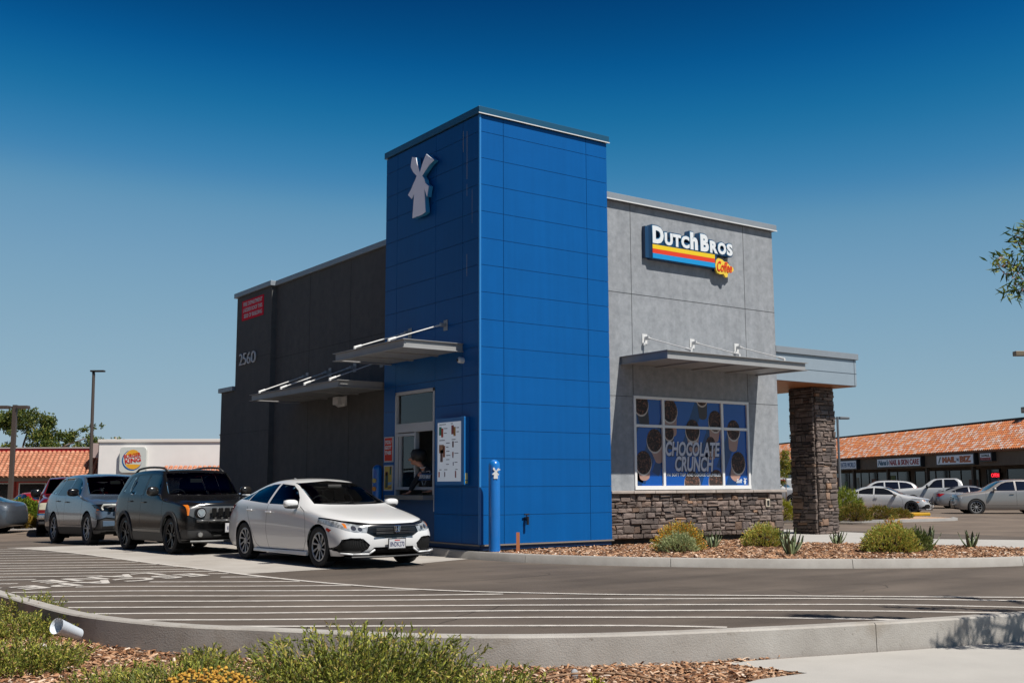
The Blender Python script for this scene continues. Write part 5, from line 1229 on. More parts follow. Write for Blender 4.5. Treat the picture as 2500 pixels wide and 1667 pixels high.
def win(x0,x1,z0,z1):
    g=MB(); g.box(*lb(x0-.30,x0-.02,.78,.9,z0-.25,z1+.13)); g.box(*lb(x1+.02,x1+.30,.78,.9,z0-.25,z1+.13)); g.box(*lb(x0-.02,x1+.02,.80,.9,z1+.02,z1+.13)); g.build('red_tile_surround',REDT,br)
    g=MB(); g.box(*lb(x0-.02,x0+.05,.76,.88,z0,z1)); g.box(*lb(x1-.05,x1+.02,.76,.88,z0,z1)); g.box(*lb(x0+.05,x1-.05,.76,.88,z1-.05,z1)); f=g.build('window_frame',ALU,br)
    g=MB(); g.box(*lb(x0+.05,x1-.05,.82,.85,z0,z1-.05)); g.build('pane',mat('far_glass',(.015,.015,.016),.12,spec=.6),f)
    g=MB(); g.box(*lb(x0+1.1,x1-.2,.805,.815,z0+.15,z0+.42)); g.build('window_notice',mat('notice_tan',(.45,.36,.25),.6),f)
    g=MB(); g.box(*lb(x0+.7,x0+.95,.80,.815,z0+.30,z0+.42)); g.build('window_notice',mat('notice_white',(.6,.6,.6),.6),f)
win(-31.98,-30.25,.45,1.62); win(-34.6,-32.45,.2,1.62)
g=MB(); g.tube((-19.55+30,3,4.1-GZ),(-19.55+30,3,4.75-GZ),.11,n=10); g.tube((-19.55+30,3,4.75-GZ),(-19.55+30,3,4.82-GZ),.16,n=10); g.build('flue',mat('flue_rust',(.12,.07,.05),.6,metal=.3),br)
g=MB(); g.tube((-25.2+30,-1,4.3-GZ),(-25.2+30,-1,4.5-GZ),.05,n=8); g.build('roof_vent',mat('vent_tan',(.45,.35,.25),.6),br)
# its sign
s=empty('round_burger_sign',wl(-23.77,D0-1.62,2.24),RZ,label='square white sign with round orange and blue emblem on the restaurant parapet',cat='sign')
g=MB(); n=6
def rr(w_,h,r_,y):
    out=[]
    for cx,cz,a0 in((w_/2-r_,h/2-r_,0),(-w_/2+r_,h/2-r_,90),(-w_/2+r_,-h/2+r_,180),(w_/2-r_,-h/2+r_,270)):
        for k in range(6): a=R(a0+18*k); out.append((cx+math.cos(a)*r_,y,cz+math.sin(a)*r_+h/2))
    return out
g.prism(rr(1.66,1.58,.22,0),(0,-.22,0)); g.build('sign_box',mat('sign_cream',(.66,.68,.64),.4),s)
cz=.80
g=MB(); 
def arc(r0,r1,a0,a1,y,cx=0,cz_=cz,n=28):
    A=[R(a0+(a1-a0)*k/n) for k in range(n+1)]
    vs=[(cx+math.cos(a)*r0,y,cz_+math.sin(a)*r0) for a in A]+[(cx+math.cos(a)*(r1 if 0 else r0+(r1-r0)*math.sin(math.pi*min(1,max(.12,(i+1)/(n+1))))),y,cz_+math.sin(a)*(r0+(r1-r0)*math.sin(math.pi*min(1,max(.12,(i+1)/(n+1)))))) for i,a in enumerate(A)]
    g.add(vs,[(i,i+1,n+2+i,n+1+i) for i in range(n)])
arc(.60,.70,118,345,-.223); g.build('blue_swoosh',mat('logo_blue',(.005,.11,.33),.4),s)
g=MB(); top=[(math.cos(R(a))*.50,-.224,cz+.06+math.sin(R(a))*.56) for a in range(22,160,8)]; g.poly(top); bot=[(math.cos(R(a))*.52+.02,-.224,cz-.10+math.sin(R(a))*.50) for a in range(200,342,8)]; g.poly(bot)
g.build('bun_shape',mat('logo_orange',(.85,.42,.03),.4),s)
LR=mat('logo_red',(.62,.02,.01),.4)
rot=R(9); xa=(math.cos(rot),0,math.sin(rot)); ya=(-math.sin(rot),0,math.cos(rot))
under_text('logo_lettering','BURGER',LR,(-.53,-.226,cz+.05),xa,ya,1.05,.25,s,bold=.02)
under_text('logo_lettering','KING',LR,(-.46,-.226,cz-.27),xa,ya,1.00,.29,s,bold=.03)
# ---- shopping row, right background
MS=1.15; MB_=-.53; MA=Vector((58.8,21.89,0)); MD=Vector((.48814,.87276,0)); MN=Vector((-.87276,.48814,0))
mrz=math.atan2(MD.y,MD.x)
mall=empty('shop_row',MA+Vector((0,0,MB_)),mrz,label='long low brown shop row with mottled orange tile roof in right background',cat='shops')
mall.scale=(MS,)*3
# local x along the row (away to the left), local y towards the lot (MN), z from lot level
g=MB(); g.box(-14,60,-14,-2.6,0,5.2); g.build('wall',mat('shop_wall',(.16,.12,.09),.9),mall)
g=MB(); g.box(-14,60,-2.9,-2.2,4.9,5.72); g.build('top_fascia',mat('fascia_brown',(.095,.07,.055),.85,var=.15,vscale=1),mall)
g=MB(); tiles(g,(60,.35,3.66),(-1,0,0),(0,-2.55,1.95),74,3.2,.235,.25); g.build('tile_roof',TM1,mall)
g=MB(); g.prism([(-14,.30,3.60),(60,.30,3.60),(60,-2.3,5.58),(-14,-2.3,5.58)],(0,-.05,-.03)); g.build('roof_deck',mat('roof_deck',(.30,.14,.08),.9),mall)
FB=mat('fascia_boards',(.15,.105,.075),.85,col2=(.22,.165,.12),vscale=2,stretch=(9,1,.6))
g=MB(); g.box(-14,60,-.12,0,2.74,3.62); g.build('sign_fascia',FB,mall)
g=MB(); g.box(-14,60,-2.6,-.12,2.9,2.96); g.build('walk_ceiling',mat('ceiling_dark',(.10,.08,.06),.9),mall)
DGL=mat('shop_glass',(.012,.013,.014),.1,spec=.6)
rs2=random.Random(5)
x=-13
while x<52:
    w_=rs2.choice((1.5,1.9,2.3)); g=MB(); g.box(x,x+w_,-2.58,-2.52,.35 if rs2.random()<.6 else .05,2.55); f=g.build('shop_window',DGL,mall)
    g=MB(); g.box(x-.05,x,-2.6,-2.48,.05,2.6); g.box(x+w_,x+w_+.05,-2.6,-2.48,.05,2.6); g.box(x,x+w_,-2.6,-2.48,2.55,2.6); g.build('frame',mat('bronze_frame',(.05,.04,.03),.5),f)
    if rs2.random()<.6:
        c=rs2.choice(((.35,.25,.10),(.20,.28,.10),(.30,.10,.06),(.12,.15,.25),(.45,.42,.35))); g=MB(); a=x+.15+rs2.random()*.4; g.box(a,a+.5+rs2.random()*.7,-2.515,-2.50,.9+rs2.random()*.4,1.7+rs2.random()*.6); g.build('window_poster',mat('wp%s'%str(c),c,.6),f)
    x+=w_+.06+(rs2.random()<.3)*.9
for x in range(-12,56,6):
    g=MB(); g.box(x,x+.22,-.34,-.13,0,2.9); g.build('walk_post',mat('post_brown',(.12,.085,.06),.8),mall)
def shopsign(x0,x1,z0,z1,lab,parts,face=(1.1,1.15,1.25)):
    s=empty('shop_sign',MA+MD*x0*MS+Vector((0,0,MB_+(z0+.28)*MS)),mrz,label=lab,cat='shop sign',group='lettered shop signs on the row fascia')
    w_=x1-x0; s.scale=(MS,)*3
    g=MB(); g.box(-.10,w_+.10,.001,.30,-.08,z1-z0+.08); g.build('sign_box',mat('sign_box_dark',(.03,.03,.035),.5),s)
    g=MB(); g.box(0,w_,.30,.315,0,z1-z0); g.build('sign_face',mat('sf%s'%str(face),face,.4),s)
    for (txt,xx,zz,ww,hh,c,k) in parts:
        text('sign_lettering',txt,mat('sl%s'%str(c),c,.5),frame((w_-xx,.318,zz),(-1,0,0),(0,0,1)),ww,hh,s,.01,**k)
    return s
zo=.28
shopsign(22.5,25.75,2.57,3.17,'pale shop sign in plain blue capitals, partly behind the grey lamp post',[('WATER WORLD',.10,.10,3.05,.40,(.02,.13,.35),dict(bold=.01))])
shopsign(12.05,18.7,2.62,3.17,"long white shop sign with teal script and red capitals above the white crossover",[("Nana's",.15,.10,1.75,.40,(.01,.13,.25),dict(shear=.3,bold=.03)),('NAIL & SKIN CARE',2.05,.08,4.45,.40,(.45,.01,.03),dict(bold=.03))])
shopsign(5.13,9.72,2.63,3.20,'white shop sign with orange block letters and a dark pen mark',[('MAIL',.75,.10,1.75,.38,(.60,.14,.03),dict(bold=.07)),('N',2.62,.17,.22,.2,(.05,.08,.2),dict(bold=.05)),('BIZ',2.98,.08,1.4,.42,(.60,.14,.03),dict(bold=.07)),('/',.2,.08,.4,.4,(.06,.16,.16),dict(bold=.09,shear=.3))])
s=shopsign(3.1,4.27,2.80,3.20,'smallest shop sign, white above a red band, rightmost on the fascia',[('U-HAUL',.12,.20,.95,.16,(.03,.08,.08),dict(bold=.04))])
g=MB(); g.box(0,1.17,.316,.322,0,.16); g.build('red_band',mat('band_red',(.45,.02,.03),.5),s)
text('sign_lettering','RENTALS',mat('sl_pink',(.6,.3,.3),.5),frame((1.05,.324,.035),(-1,0,0),(0,0,1)),.9,.09,s,.01)
for x0,z0,txt,c,w_ in ((8.6,2.05,'OPEN',(1,.03,.05),.9),(2.4,2.25,'RENTAL',(.02,.9,.25),1.0)):
    s=empty('window_sign',MA+MD*(x0-1.8)*MS-MN*2.35*MS+Vector((0,0,MB_+z0*MS)),mrz,label='glowing %s window sign in the shop row'%('red OPEN' if txt=='OPEN' else 'green RENTAL'),cat='neon sign')
    s.scale=(MS,)*3; g=MB(); g.box(-.05,w_+.05,-.06,-.02,-.05,.32); g.build('backing',DARK,s)
    text('neon_lettering',txt,mat('neon%s'%txt,c,.5,emit=1.2),frame((w_,0,0),(-1,0,0),(0,0,1)),w_,.26,s,.02)
s=empty('roof_floodlight',MA+MD*3.2*MS-MN*2.4*MS+Vector((0,0,MB_+5.72*MS)),mrz,label='square floodlight on the shop row roof at right edge',cat='floodlight')
s.scale=(MS,)*3; g=MB(); g.box(-.4,.4,-.15,.25,.25,.62); g.build('lamp_head',mat('flood_grey',(.10,.10,.09),.5),s,bevel=.03)
g=MB(); g.box(-.34,.34,.25,.27,.30,.57); g.build('lamp_glass',mat('flood_glass',(.35,.30,.22),.3),s)
g=MB(); g.tube((0,0,0),(0,0,.27),.06); g.build('bracket',DARK,s)
# ---- lamp posts
BRZ=mat('bronze_post',(.075,.055,.045),.5); GRYP=mat('grey_post',(.13,.15,.17),.5)
s=empty('lamp_post',wl(-23.2,60,GZ),RZ,label='tall slim dark lamp post with single flat head beside the burger restaurant',cat='lamp post')
g=MB(); g.tube((0,0,.75),(-.10,0,7.9),.11,.085,n=8); g.build('pole',BRZ,s)
g=MB(); g.tube((0,0,0),(0,0,.75),.28,n=16); g.build('concrete_base',CONC,s)
g=MB(); g.box(-.26,.50,-.16,.16,7.98,8.07); g.box(-.18,-.04,-.05,.05,7.86,7.98); g.build('lamp_head',DARK,s,bevel=.02)
s=empty('lamp_post',wl(-22.05,48,GZ),RZ,label='brown lamp post with two box heads at far left edge',cat='lamp post')
g=MB(); g.box(-.085,.085,-.085,.085,.3,5.26); g.build('pole',BRZ,s)
g=MB(); g.box(-.30,.14,-.03,.03,5.14,5.20); g.build('cross_arm',BRZ,s)
for a,b in ((-.92,-.26),(.12,.60)):
    g=MB(); g.box(a,b,-.16,.16,5.09,5.23); g.build('lamp_head',BRZ,s,bevel=.02)
s=empty('lamp_post',wl(21.0,70,GZ),RZ,label='slim grey lamp post right of the stone pillar with two lamp heads',cat='lamp post')
g=MB(); g.tube((0,0,0),(0,0,5.95),.085,.075,n=8); g.build('pole',GRYP,s)
for a,b in ((-.85,-.12),(.12,.75)):
    g=MB(); g.prism([(a if a<0 else a,-.16,5.78),(b,-.16,5.78),(b,-.16,5.92),(a,-.16,5.96)],(0,.32,0)); g.build('lamp_head',GRYP,s,bevel=.03)
s=empty('lamp_post',wl(24.55,50,GZ),RZ,label='lamp post at the right edge, only its flat bronze head in view',cat='lamp post')
g=MB(); g.tube((.1,0,0),(.1,0,7.6),.09,n=8); g.build('pole',BRZ,s)
g=MB(); g.box(-1.2,-.2,-.18,.18,7.52,7.74); g.build('lamp_head',mat('head_tan',(.22,.17,.11),.5),s,bevel=.02)
# ---- far kerbed islands
KC2=mat('far_kerb',(.42,.40,.38),.85,var=.1,vscale=1)
g=MB(); L=[Vector(p) for p in ((20,17),(24.2,14.9),(26.1,11.8),(27.2,11.0),(28.6,10.55),(30.5,10.35),(32.0,10.35),(32.6,10.9),(32.9,12.0),(33.8,13.6),(37,17.0),(44,25),(50,36),(40,40),(22,22),(20,17))]
g.poly([(p.x,p.y,-.12) for p in L]); struct('far_island',g,mat('tan_gravel',(.50,.32,.20),.95,var=.25,vscale=12,bump=.5,bscale=30))
g=MB(); sweep(g,smoothline(L,.5),[(.0,-.35),(.0,-.12),(.0,-.10),(-.16,-.10),(-.16,-.35)][::-1]); struct('kerb',g,KC2)
g=MB(); g.prism([(32.75,13.45,-.10),(33.7,12.6,-.10),(33.8,12.72,-.10),(32.85,13.57,-.10)],(0,0,.15)); o=g.build('parking_stop',mat('stop_yellow',(.75,.42,.01),.5),origin=(33.25,13,-.1),bevel=.03); tag(o,'yellow concrete parking stop on the far island','parking stop')
g=MB(); L=[Vector(p) for p in ((-30,27.6),(-3.0,27.1),(-1.2,27.0),(-.5,27.8),(-.3,30),(-.2,60),(-30,60))]; g.poly([(p.x,p.y,-.13) for p in L]); struct('far_walk',g,CONCW)
g=MB(); sweep(g,[Vector(p) for p in ((-30,27.5),(-3,27.0),(-1.1,26.9),(-.4,27.8),(-.2,30))],[(0,-.4),(0,-.12),(.15,-.12),(.15,-.4)]); struct('kerb',g,KC2)
g=MB(); 
for pl in ([(-6.2,20.2),(-4,20.1),(-2,20.0)],[(14,20),(30,2)],[(26,4),(48,-2)],[(24,2.5),(46,-6)]): strip(g,[Vector(p) for p in pl],.12,.012)
struct('lot_lines',g,PAINT)
# ---- far vehicles
WH2=paint('far_white',(.52,.53,.54),coat=.8); SIL=paint('far_silver',(.30,.31,.33),.4,.3); CHAM=paint('champagne',(.36,.34,.32),.35,.3); MAR=paint('maroon',(.17,.008,.012),.2,.3); GRY=paint('slate_grey',(.085,.10,.12),.35,.35); RED2=paint('bright_red',(.38,.02,.02),.0,.3)
DPANE=mat('dark_pane',(.010,.012,.015),.06,spec=.6,coat=.5)
def face(car,x,heading): pass
c=make_compact('sedan','white sedan with black grille parked nearest the stone pillar','car','sedan',WH2,plate_txt='',rimstyle='five_twin',rimm=RIMD,near=False,group='cars parked by the shop row',pane=DPANE)
place(c,(42.4,19.4),None,-62,.90)
c=make_compact('sedan','silver four-door sedan between the white sedan and the champagne crossover','car','sedan',SIL,plate_txt=None,rimstyle='five',rimm=RIMS,near=False,group='cars parked by the shop row',handlem=CHR,pane=DPANE) if 0 else copy_tree(c)
SED2=c; c['label']='silver four-door sedan between the white sedan and the champagne crossover'
def recolour(root,a,b):
    for ch in [root]+list(root.children_recursive):
        if ch.type=='MESH' and a.name in [m.name for m in ch.data.materials if m]:
            ch.data=ch.data.copy()
            for i,m in enumerate(ch.data.materials):
                if m==a: ch.data.materials[i]=b
recolour(c,WH2,SIL); place(c,(54.9,21.6),None,-46,.90)
def suv_variant(lab,pnt,loc,head,S,**k):
    c=make_suv(k.get('name','crossover'),lab,S,pnt,group='cars parked by the shop row',near=False); place(c,loc,None,head,S['ax'][0]); return c
def plain_front(bm,car,fr,P_):
    for s in(1,-1):
        pl=[(.50,.86),(.92,.92),(.95,.80),(.60,.76)]; pl=pl if s>0 else mirror_poly(pl)
        take(bm,cut(bm,pl,'front',fr),'headlight',REFL,car,push=-.004)
    take(bm,cut(bm,[(-.46,.88),(.46,.88),(.42,.66),(-.42,.66)],'front',fr),'grille',[BLK,CHR],car,rim=.02,push=-.004)
    take(bm,cut(bm,[(-.6,.50),(.6,.50),(.5,.36),(-.5,.36)],'front',fr),'lower_grille',BLK,car,push=-.01)
P2=dict(PIL); P2.update(front=plain_front,rim='ten',pane=DPANE,clad=None,hm=None or CHAM,mm=CHAM,dash=(1.60,1.15))
suv_variant('champagne crossover with ten-spoke wheels at the right edge of the lot',CHAM,(42.8,16.1),134,P2,name='crossover')
P3=dict(PIL); P3.update(front=plain_front,rim='five',pane=DPANE,clad=None,hm=WH2,mm=WH2)
suv_variant('white large crossover behind the white sedan, rear glass towards the right',WH2,(51.0,29.9),128,P3)
# pickups
def tonneau(car,P_,x0,x1,w_,z):
    g=MB(); g.box(x0,x1,-w_+.06,w_-.06,z-.02,z+.03); g.build('bed_cover',BLK,car,bevel=.01)
PK=dict(L=5.8,H=1.86,w=.99,bow=.10,ax=(.98,4.63),ar=.45,rt=.41,tw=.26,rr=.245,rim='five',rm=RIMS,cat='pickup',cr={2:.6,3:.4,6:.7,'end':.5,'hdr':{7:.6,8:.8,9:.8}},
 T=[(.06,1.12,.78,1.10,.93,1.0,.96,.80,.96,.5,.36),(.30,1.20,.82,1.18,.955,1.08,.98,.85,.98,.5,.34),(.98,1.26,.84,1.24,.965,1.14,.99,.88,.99,.5,.34),
    (1.50,1.30,.84,1.27,.965,1.19,.99,.88,.99,.5,.34),(1.66,1.42,.80,1.40,.965,1.21,.99,.88,.99,.5,.34),(2.05,1.74,.72,1.71,.965,1.23,.99,.88,.99,.5,.34),
    (2.25,1.86,.69,1.82,.965,1.24,.99,.88,.99,.5,.34),(3.55,1.86,.69,1.82,.965,1.25,.99,.88,.99,.5,.34),(3.80,1.72,.70,1.68,.965,1.25,.99,.88,.99,.5,.36),
    (3.92,1.26,.93,1.25,.975,1.20,.99,.88,.99,.5,.38),(5.0,1.26,.93,1.25,.975,1.20,.99,.88,.99,.5,.40),(5.68,1.25,.92,1.24,.96,1.18,.975,.88,.975,.5,.42)],
 nose=[.04,.03,.03,.01,0,0,.04,.04,.04],tail=[.01,.01,.01,0,0,0,.02,.02,.02],
 wins=[[(1.86,1.27),(2.22,1.66),(2.42,1.76),(2.72,1.78),(2.72,1.28)],[(2.82,1.28),(2.82,1.78),(3.42,1.78),(3.60,1.62),(3.62,1.30)]],
 ws=[(-.80,1.31),(.80,1.31),(.69,1.77),(0,1.79),(-.69,1.77)],wsx=(1.4,2.5),rw=[(-.62,1.35),(.62,1.35),(.58,1.72),(-.58,1.72)],
 doors=[[(1.60,1.20),(1.58,.52)],[(2.77,1.25),(2.77,.52)],[(3.72,1.25),(3.72,.52)],[(1.58,.52),(3.72,.52)]],handles=[(2.58,1.12),(3.52,1.12)],hm=CHR,mirror=(1.85,1.34,(.08,.15,.12)),mm=BLK,dash=(1.65,1.25),pane=DPANE,front=plain_front,tl=[(5.55,1.16),(5.9,1.16),(5.9,.86),(5.6,.86)])
c=suv_variant('white crew-cab pickup behind the silver sedan facing left',WH2,(53.0,26.6),122,PK,name='pickup_truck'); tonneau(c,WH2,3.98,5.6,.93,1.23)
c=suv_variant('white pickup partly hidden behind the stone pillar, pale windscreen showing',WH2,(52.3,35.9),-66,PK,name='pickup_truck'); tonneau(c,WH2,3.98,5.6,.93,1.23)
def red_front(bm,car,fr,P_):
    for s in(1,-1):
        pl=[(.62,1.06),(.93,1.04),(.93,.84),(.60,.84)]; pl=pl if s>0 else mirror_poly(pl)
        take(bm,cut(bm,pl,'front',fr),'headlight',mat('old_lamp',(.50,.47,.36),.3),car,push=-.004)
    q=take(bm,cut(bm,[(-.54,1.08),(.54,1.08),(.48,.78),(-.48,.78)],'front',fr),'grille',[BLK,CHR],car,rim=.05,push=-.01)
    g=MB(); g.box(-.10,-.05,-.03,.03,.80,1.06); g.box(-.10,-.05,-.5,.5,.90,.95); g.build('grille_cross',CHR,q)
    g=MB(); g.box(-.22,.20,-.98,.98,.56,.74); g.build('chrome_bumper',CHR,car,bevel=.05,seg=3)
    g=MB(); g.box(-.16,.25,-.94,.94,.40,.56); g.build('air_dam',PLAST,car,bevel=.04)
PR=dict(PK); PR.update(front=red_front)
c=make_suv('pickup_truck','dark red pickup with chrome bumper, last in the queue behind the silver SUV',PR,MAR,near=False); place(c,(-2.35,20.9),None,-103,.98)
c['group']=None; del c['group']
c=copy_tree(SED2); c.name='red_hatchback'; c['label']='red car parked behind the rounded green hedge at the restaurant'; del c['group']; recolour(c,SIL,RED2)
p=wl(-27.9,62,0); place(c,(p.x,p.y),None,100,.90); c.location.z=-.45
c=copy_tree(SED2); c.name='grey_coupe'; c['label']='slate grey car with bronze wheels cut by the left edge of the picture'; del c['group']; recolour(c,SIL,GRY); recolour(c,RIMD,RIMB)
c.rotation_euler=(0,0,0); place(c,(-6.55,26.45),None,146,.90); recolour(c,TAILR,GRY)
# box truck glimpsed between wall and pillar
p=wl(19.0,86,GZ); s=empty('box_truck',p,RZ+R(8),label='blue and white box truck glimpsed between the stucco wall and the stone pillar',cat='truck')
g=MB(); g.box(-2.5,2.2,-1.2,1.2,.9,3.45); g.build('cargo_box',mat('truck_white',(.5,.5,.5),.5),s,bevel=.03)
g=MB(); g.box(-2.4,1.2,-1.225,-1.203,1.1,3.2); g.build('blue_panel',mat('truck_teal',(.02,.12,.22),.4),s)
g=MB(); g.box(1.35,2.1,-1.225,-1.203,1.1,2.0); g.build('red_panel',mat('truck_red',(.4,.02,.02),.4),s)
g=MB(); g.box(2.25,3.9,-1.0,1.0,.6,2.1); g.build('cab',WH2,s,bevel=.15,seg=3)
for x in(-1.4,3.1):
    for y in(-1.0,1.0):
        g=MB(); g.tube((x,y-.14,.45),(x,y+.14,.45),.45,n=20); g.build('wheel',TYRE,s)
# ================================================================ planting, litter, people
def fol(name,stops,trans=.25,rough=.55):
    m=bpy.data.materials.new(name); m.use_nodes=True; n=m.node_tree.nodes; l=m.node_tree.links; b=n['Principled BSDF']; b.inputs['Roughness'].default_value=rough; b.inputs['Specular IOR Level'].default_value=.3
    gg=n.new('ShaderNodeNewGeometry'); r_=n.new('ShaderNodeValToRGB'); e=r_.color_ramp.elements
    for i,(p,c) in enumerate(stops):
        x=e[i] if i<2 else e.new(p); x.position=p; x.color=(*c,1)
    l.new(gg.outputs['Random Per Island'],r_.inputs[0]); l.new(r_.outputs[0],b.inputs['Base Color'])
    tr=n.new('ShaderNodeBsdfTranslucent'); l.new(r_.outputs[0],tr.inputs[0]); ms=n.new('ShaderNodeMixShader'); ms.inputs[0].default_value=trans
    l.new(b.outputs[0],ms.inputs[1]); l.new(tr.outputs[0],ms.inputs[2]); l.new(ms.outputs[0],n['Material Output'].inputs[0]); return m
def rv(r_): 
    while True:
        v=Vector((r_.uniform(-1,1),r_.uniform(-1,1),r_.uniform(-1,1)))
        if .05<v.length<1: return v.normalized()
def leaf(g,p,d,n,L,w_,mi=0,fold=.25):
    d=d.normalized(); s=d.cross(n); s=s.normalized() if s.length>1e-4 else Vector((1,0,0)); up=s.cross(d)
    g.add([p,p+d*L*.45+s*w_*.5+up*w_*fold,p+d*L,p+d*L*.45-s*w_*.5+up*w_*fold,p+d*L*.45],[(0,4,1),(0,3,4),(4,2,1),(3,2,4)],mi)
STEMM=mat('stem_green',(.13,.13,.05),.8); TWIG=mat('twig_brown',(.12,.07,.045),.9)
# --- stemmed weeds and sub-shrubs (many fine leaves on upright stems)
def weed_mesh(seed,rad,h,ns,lpl,Lf,wf,lean=.5,spread=None):
    r_=random.Random(seed); g=MB(); st=MB()
    for i in range(ns):
        a=r_.random()*2*math.pi; q=rad*math.sqrt(r_.random())*.75; base=Vector((math.cos(a)*q,math.sin(a)*q,-.02))
        hh=h*(1-.55*(q/rad)**2)*r_.uniform(.55,1.12); out=Vector((math.cos(a),math.sin(a),0))*(q/rad*lean+.06)*hh*r_.uniform(.4,1.4)+Vector((r_.uniform(-1,1),r_.uniform(-1,1),0))*.10*hh
        pts=[base+out*(t*t)+Vector((0,0,hh*t)) for t in (0,.25,.5,.75,1)]
        for a_,b_ in zip(pts[:-1],pts[1:]): st.tube(a_,b_,.0028,.0022,n=3,cap=False)
        n=int(lpl*hh/h)+2
        for k in range(n):
            t=.15+.85*(k+r_.random()*.7)/n; t=min(t,1); j=min(3,int(t*4)); p=pts[j].lerp(pts[j+1],t*4-j); ax=(pts[j+1]-pts[j]).normalized()
            sd=rv(r_); d=(ax*r_.uniform(.5,1.3)+sd*.8); leaf(g,p,d,rv(r_),Lf*r_.uniform(.6,1.25),wf*r_.uniform(.7,1.2))
    return g,st
WEED=fol('weed_leaf',((0,(.06,.085,.015)),(.35,(.15,.185,.028)),(.65,(.28,.30,.045)),(.85,(.42,.38,.07)),(1,(.42,.27,.12))))
def weed(name,label,loc,seed,rad,h,ns,lpl,Lf,wf,group=None,mat_=None,cat='shrub',lean=.5):
    g,st=weed_mesh(seed,rad,h,ns,lpl,Lf,wf,lean); s=empty(name,loc,label=label,cat=cat,group=group)
    g.build('foliage',mat_ or WEED,s); st.build('stems',STEMM,s); return s
def near(lat,dep,z=-.10): p=wl(lat,dep,z); return (p.x,p.y,p.z)
weed('ground_shrub','largest wild green shrub in the near centre, tall shoots crossing the kerb',near(-1.02,7.55),1,.84,.54,520,40,.046,.0135,lean=.75)
for i,(a,b,c) in enumerate(((-.98,7.5,.80),(-.78,7.45,.62),(-.45,7.5,.52))):
    pass
G_='wild shrubs along the near kerb'
for i,(nm,lat,dep,rad,h,ns,lab) in enumerate((
    ('ground_shrub',-2.15,7.55,.50,.34,150,'low green shrub left of the largest shrub, behind the orange flower heads'),
    ('ground_shrub',-4.75,11.2,.75,.24,150,'leafy green weeds around the white litter cup at left'),
    ('ground_shrub',-4.05,9.2,.62,.26,140,'dense green weed patch at the bottom left corner'),
    ('ground_shrub',-.20,7.35,.46,.34,130,'thin yellowish shrub at the right foot of the largest shrub'),
    ('ground_shrub',-5.45,12.4,.42,.34,60,'small dry weed against the shaded kerb face at the left edge'),
    ('ground_shrub',-2.85,8.2,.50,.20,70,'sparse low weed between the bottom left patch and the flower heads'),
    ('ground_shrub',-2.5,9.2,.28,.20,30,'smallest weed tuft, close under the shaded kerb left of centre'))):
    weed(nm,lab,near(lat,dep),20+i,rad,h,int(ns*1.6),34,.040,.012,group=G_,lean=.8)
weed('seedling','tiny bright green seedling in the mulch below the kerb',near(.62,8.35),40,.05,.12,6,8,.05,.022,cat='plant',mat_=fol('seedling_leaf',((0,(.25,.30,.02)),(1,(.42,.42,.03)))))
for (lat,dep,h_,sd) in ((-.86,7.7,.80,1),(-.50,7.55,.62,2),(-3.7,8.1,.62,3)):
    pass
# orange-brown button flowers
def flowers(name,label,loc,rad,h,n,seed,col):
    r_=random.Random(seed); s=empty(name,loc,label=label,cat='flowers'); g=MB(); st=MB()
    for i in range(n):
        a=r_.random()*2*math.pi; q=rad*math.sqrt(r_.random()); z=h*(1-.55*(q/rad)**2)*r_.uniform(.85,1.08); c=Vector((math.cos(a)*q,math.sin(a)*q,z)); rr_=r_.uniform(.009,.014)
        vs=[];K=4;N=7
        for j in range(K+1):
            ph=-math.pi/2+math.pi*j/K
            for k in range(N): th=2*math.pi*k/N; vs.append(c+Vector((math.cos(ph)*math.cos(th),math.cos(ph)*math.sin(th),math.sin(ph)*.85))*rr_*r_.uniform(.88,1.12))
        g.add(vs,[(j*N+k,j*N+(k+1)%N,(j+1)*N+(k+1)%N,(j+1)*N+k) for j in range(K) for k in range(N)])
        st.tube((c.x*.6,c.y*.6,0),c,.0022,n=3,cap=False)
    g.build('flower_heads',col,s); st.build('stems',STEMM,s)
BUT=fol('button_flower',((0,(.28,.13,.02)),(.5,(.40,.21,.03)),(1,(.50,.30,.05))),.0,.9)
flowers('button_flowers','mound of round orange-brown flower heads at the bottom left of centre',near(-1.90,6.95),.40,.36,520,3,BUT)
flowers('button_flowers','small patch of orange-brown flower heads in front of the largest shrub',near(-1.02,6.75),.16,.30,90,4,BUT)
# --- bark chips
CHIP=fol('bark_chip',((0,(.055,.026,.014)),(.25,(.17,.075,.035)),(.5,(.30,.15,.075)),(.75,(.40,.24,.14)),(.92,(.48,.34,.24)),(1,(.55,.46,.38))),0,.9)
def chips(name,n,samp,z,seed,smin,smax):
    r_=random.Random(seed); g=MB()
    while n>0:
        p=samp(r_)
        if p is None: continue
        n-=1; a=r_.random()*6.283; L=r_.uniform(smin,smax); w_=L*r_.uniform(.22,.5); t=r_.uniform(.15,.3)*w_
        M_=Matrix.Translation((p[0],p[1],z+r_.uniform(0,.022)))@Matrix.Rotation(a,4,'Z')@Matrix.Rotation(r_.gauss(0,.35),4,'X')@Matrix.Rotation(r_.gauss(0,.28),4,'Y')
        vs=[M_@Vector(q) for q in ((-L/2,-w_/2,0),(L/2,-w_/2*r_.uniform(.3,1),0),(L/2*r_.uniform(.8,1),w_/2,0),(-L/2,w_/2*r_.uniform(.4,1),0),(0,0,t))]
        g.add(vs,[(0,1,4),(1,2,4),(2,3,4),(3,0,4)])
    o=g.build(name,CHIP); o['kind']='stuff'; return o
def pip(p,poly): return in_poly(p,poly)
bedpoly=[(p.x,p.y) for p in bed]+[(13,-6.6),(9.15,-6.2),(8.95,-5.0),(8.6,-4.1),(7.98,-2.8),(7.4,-1.6),(7.2,-.6),(8.3,.15),(3.0,.1),(-.1,-.1)]
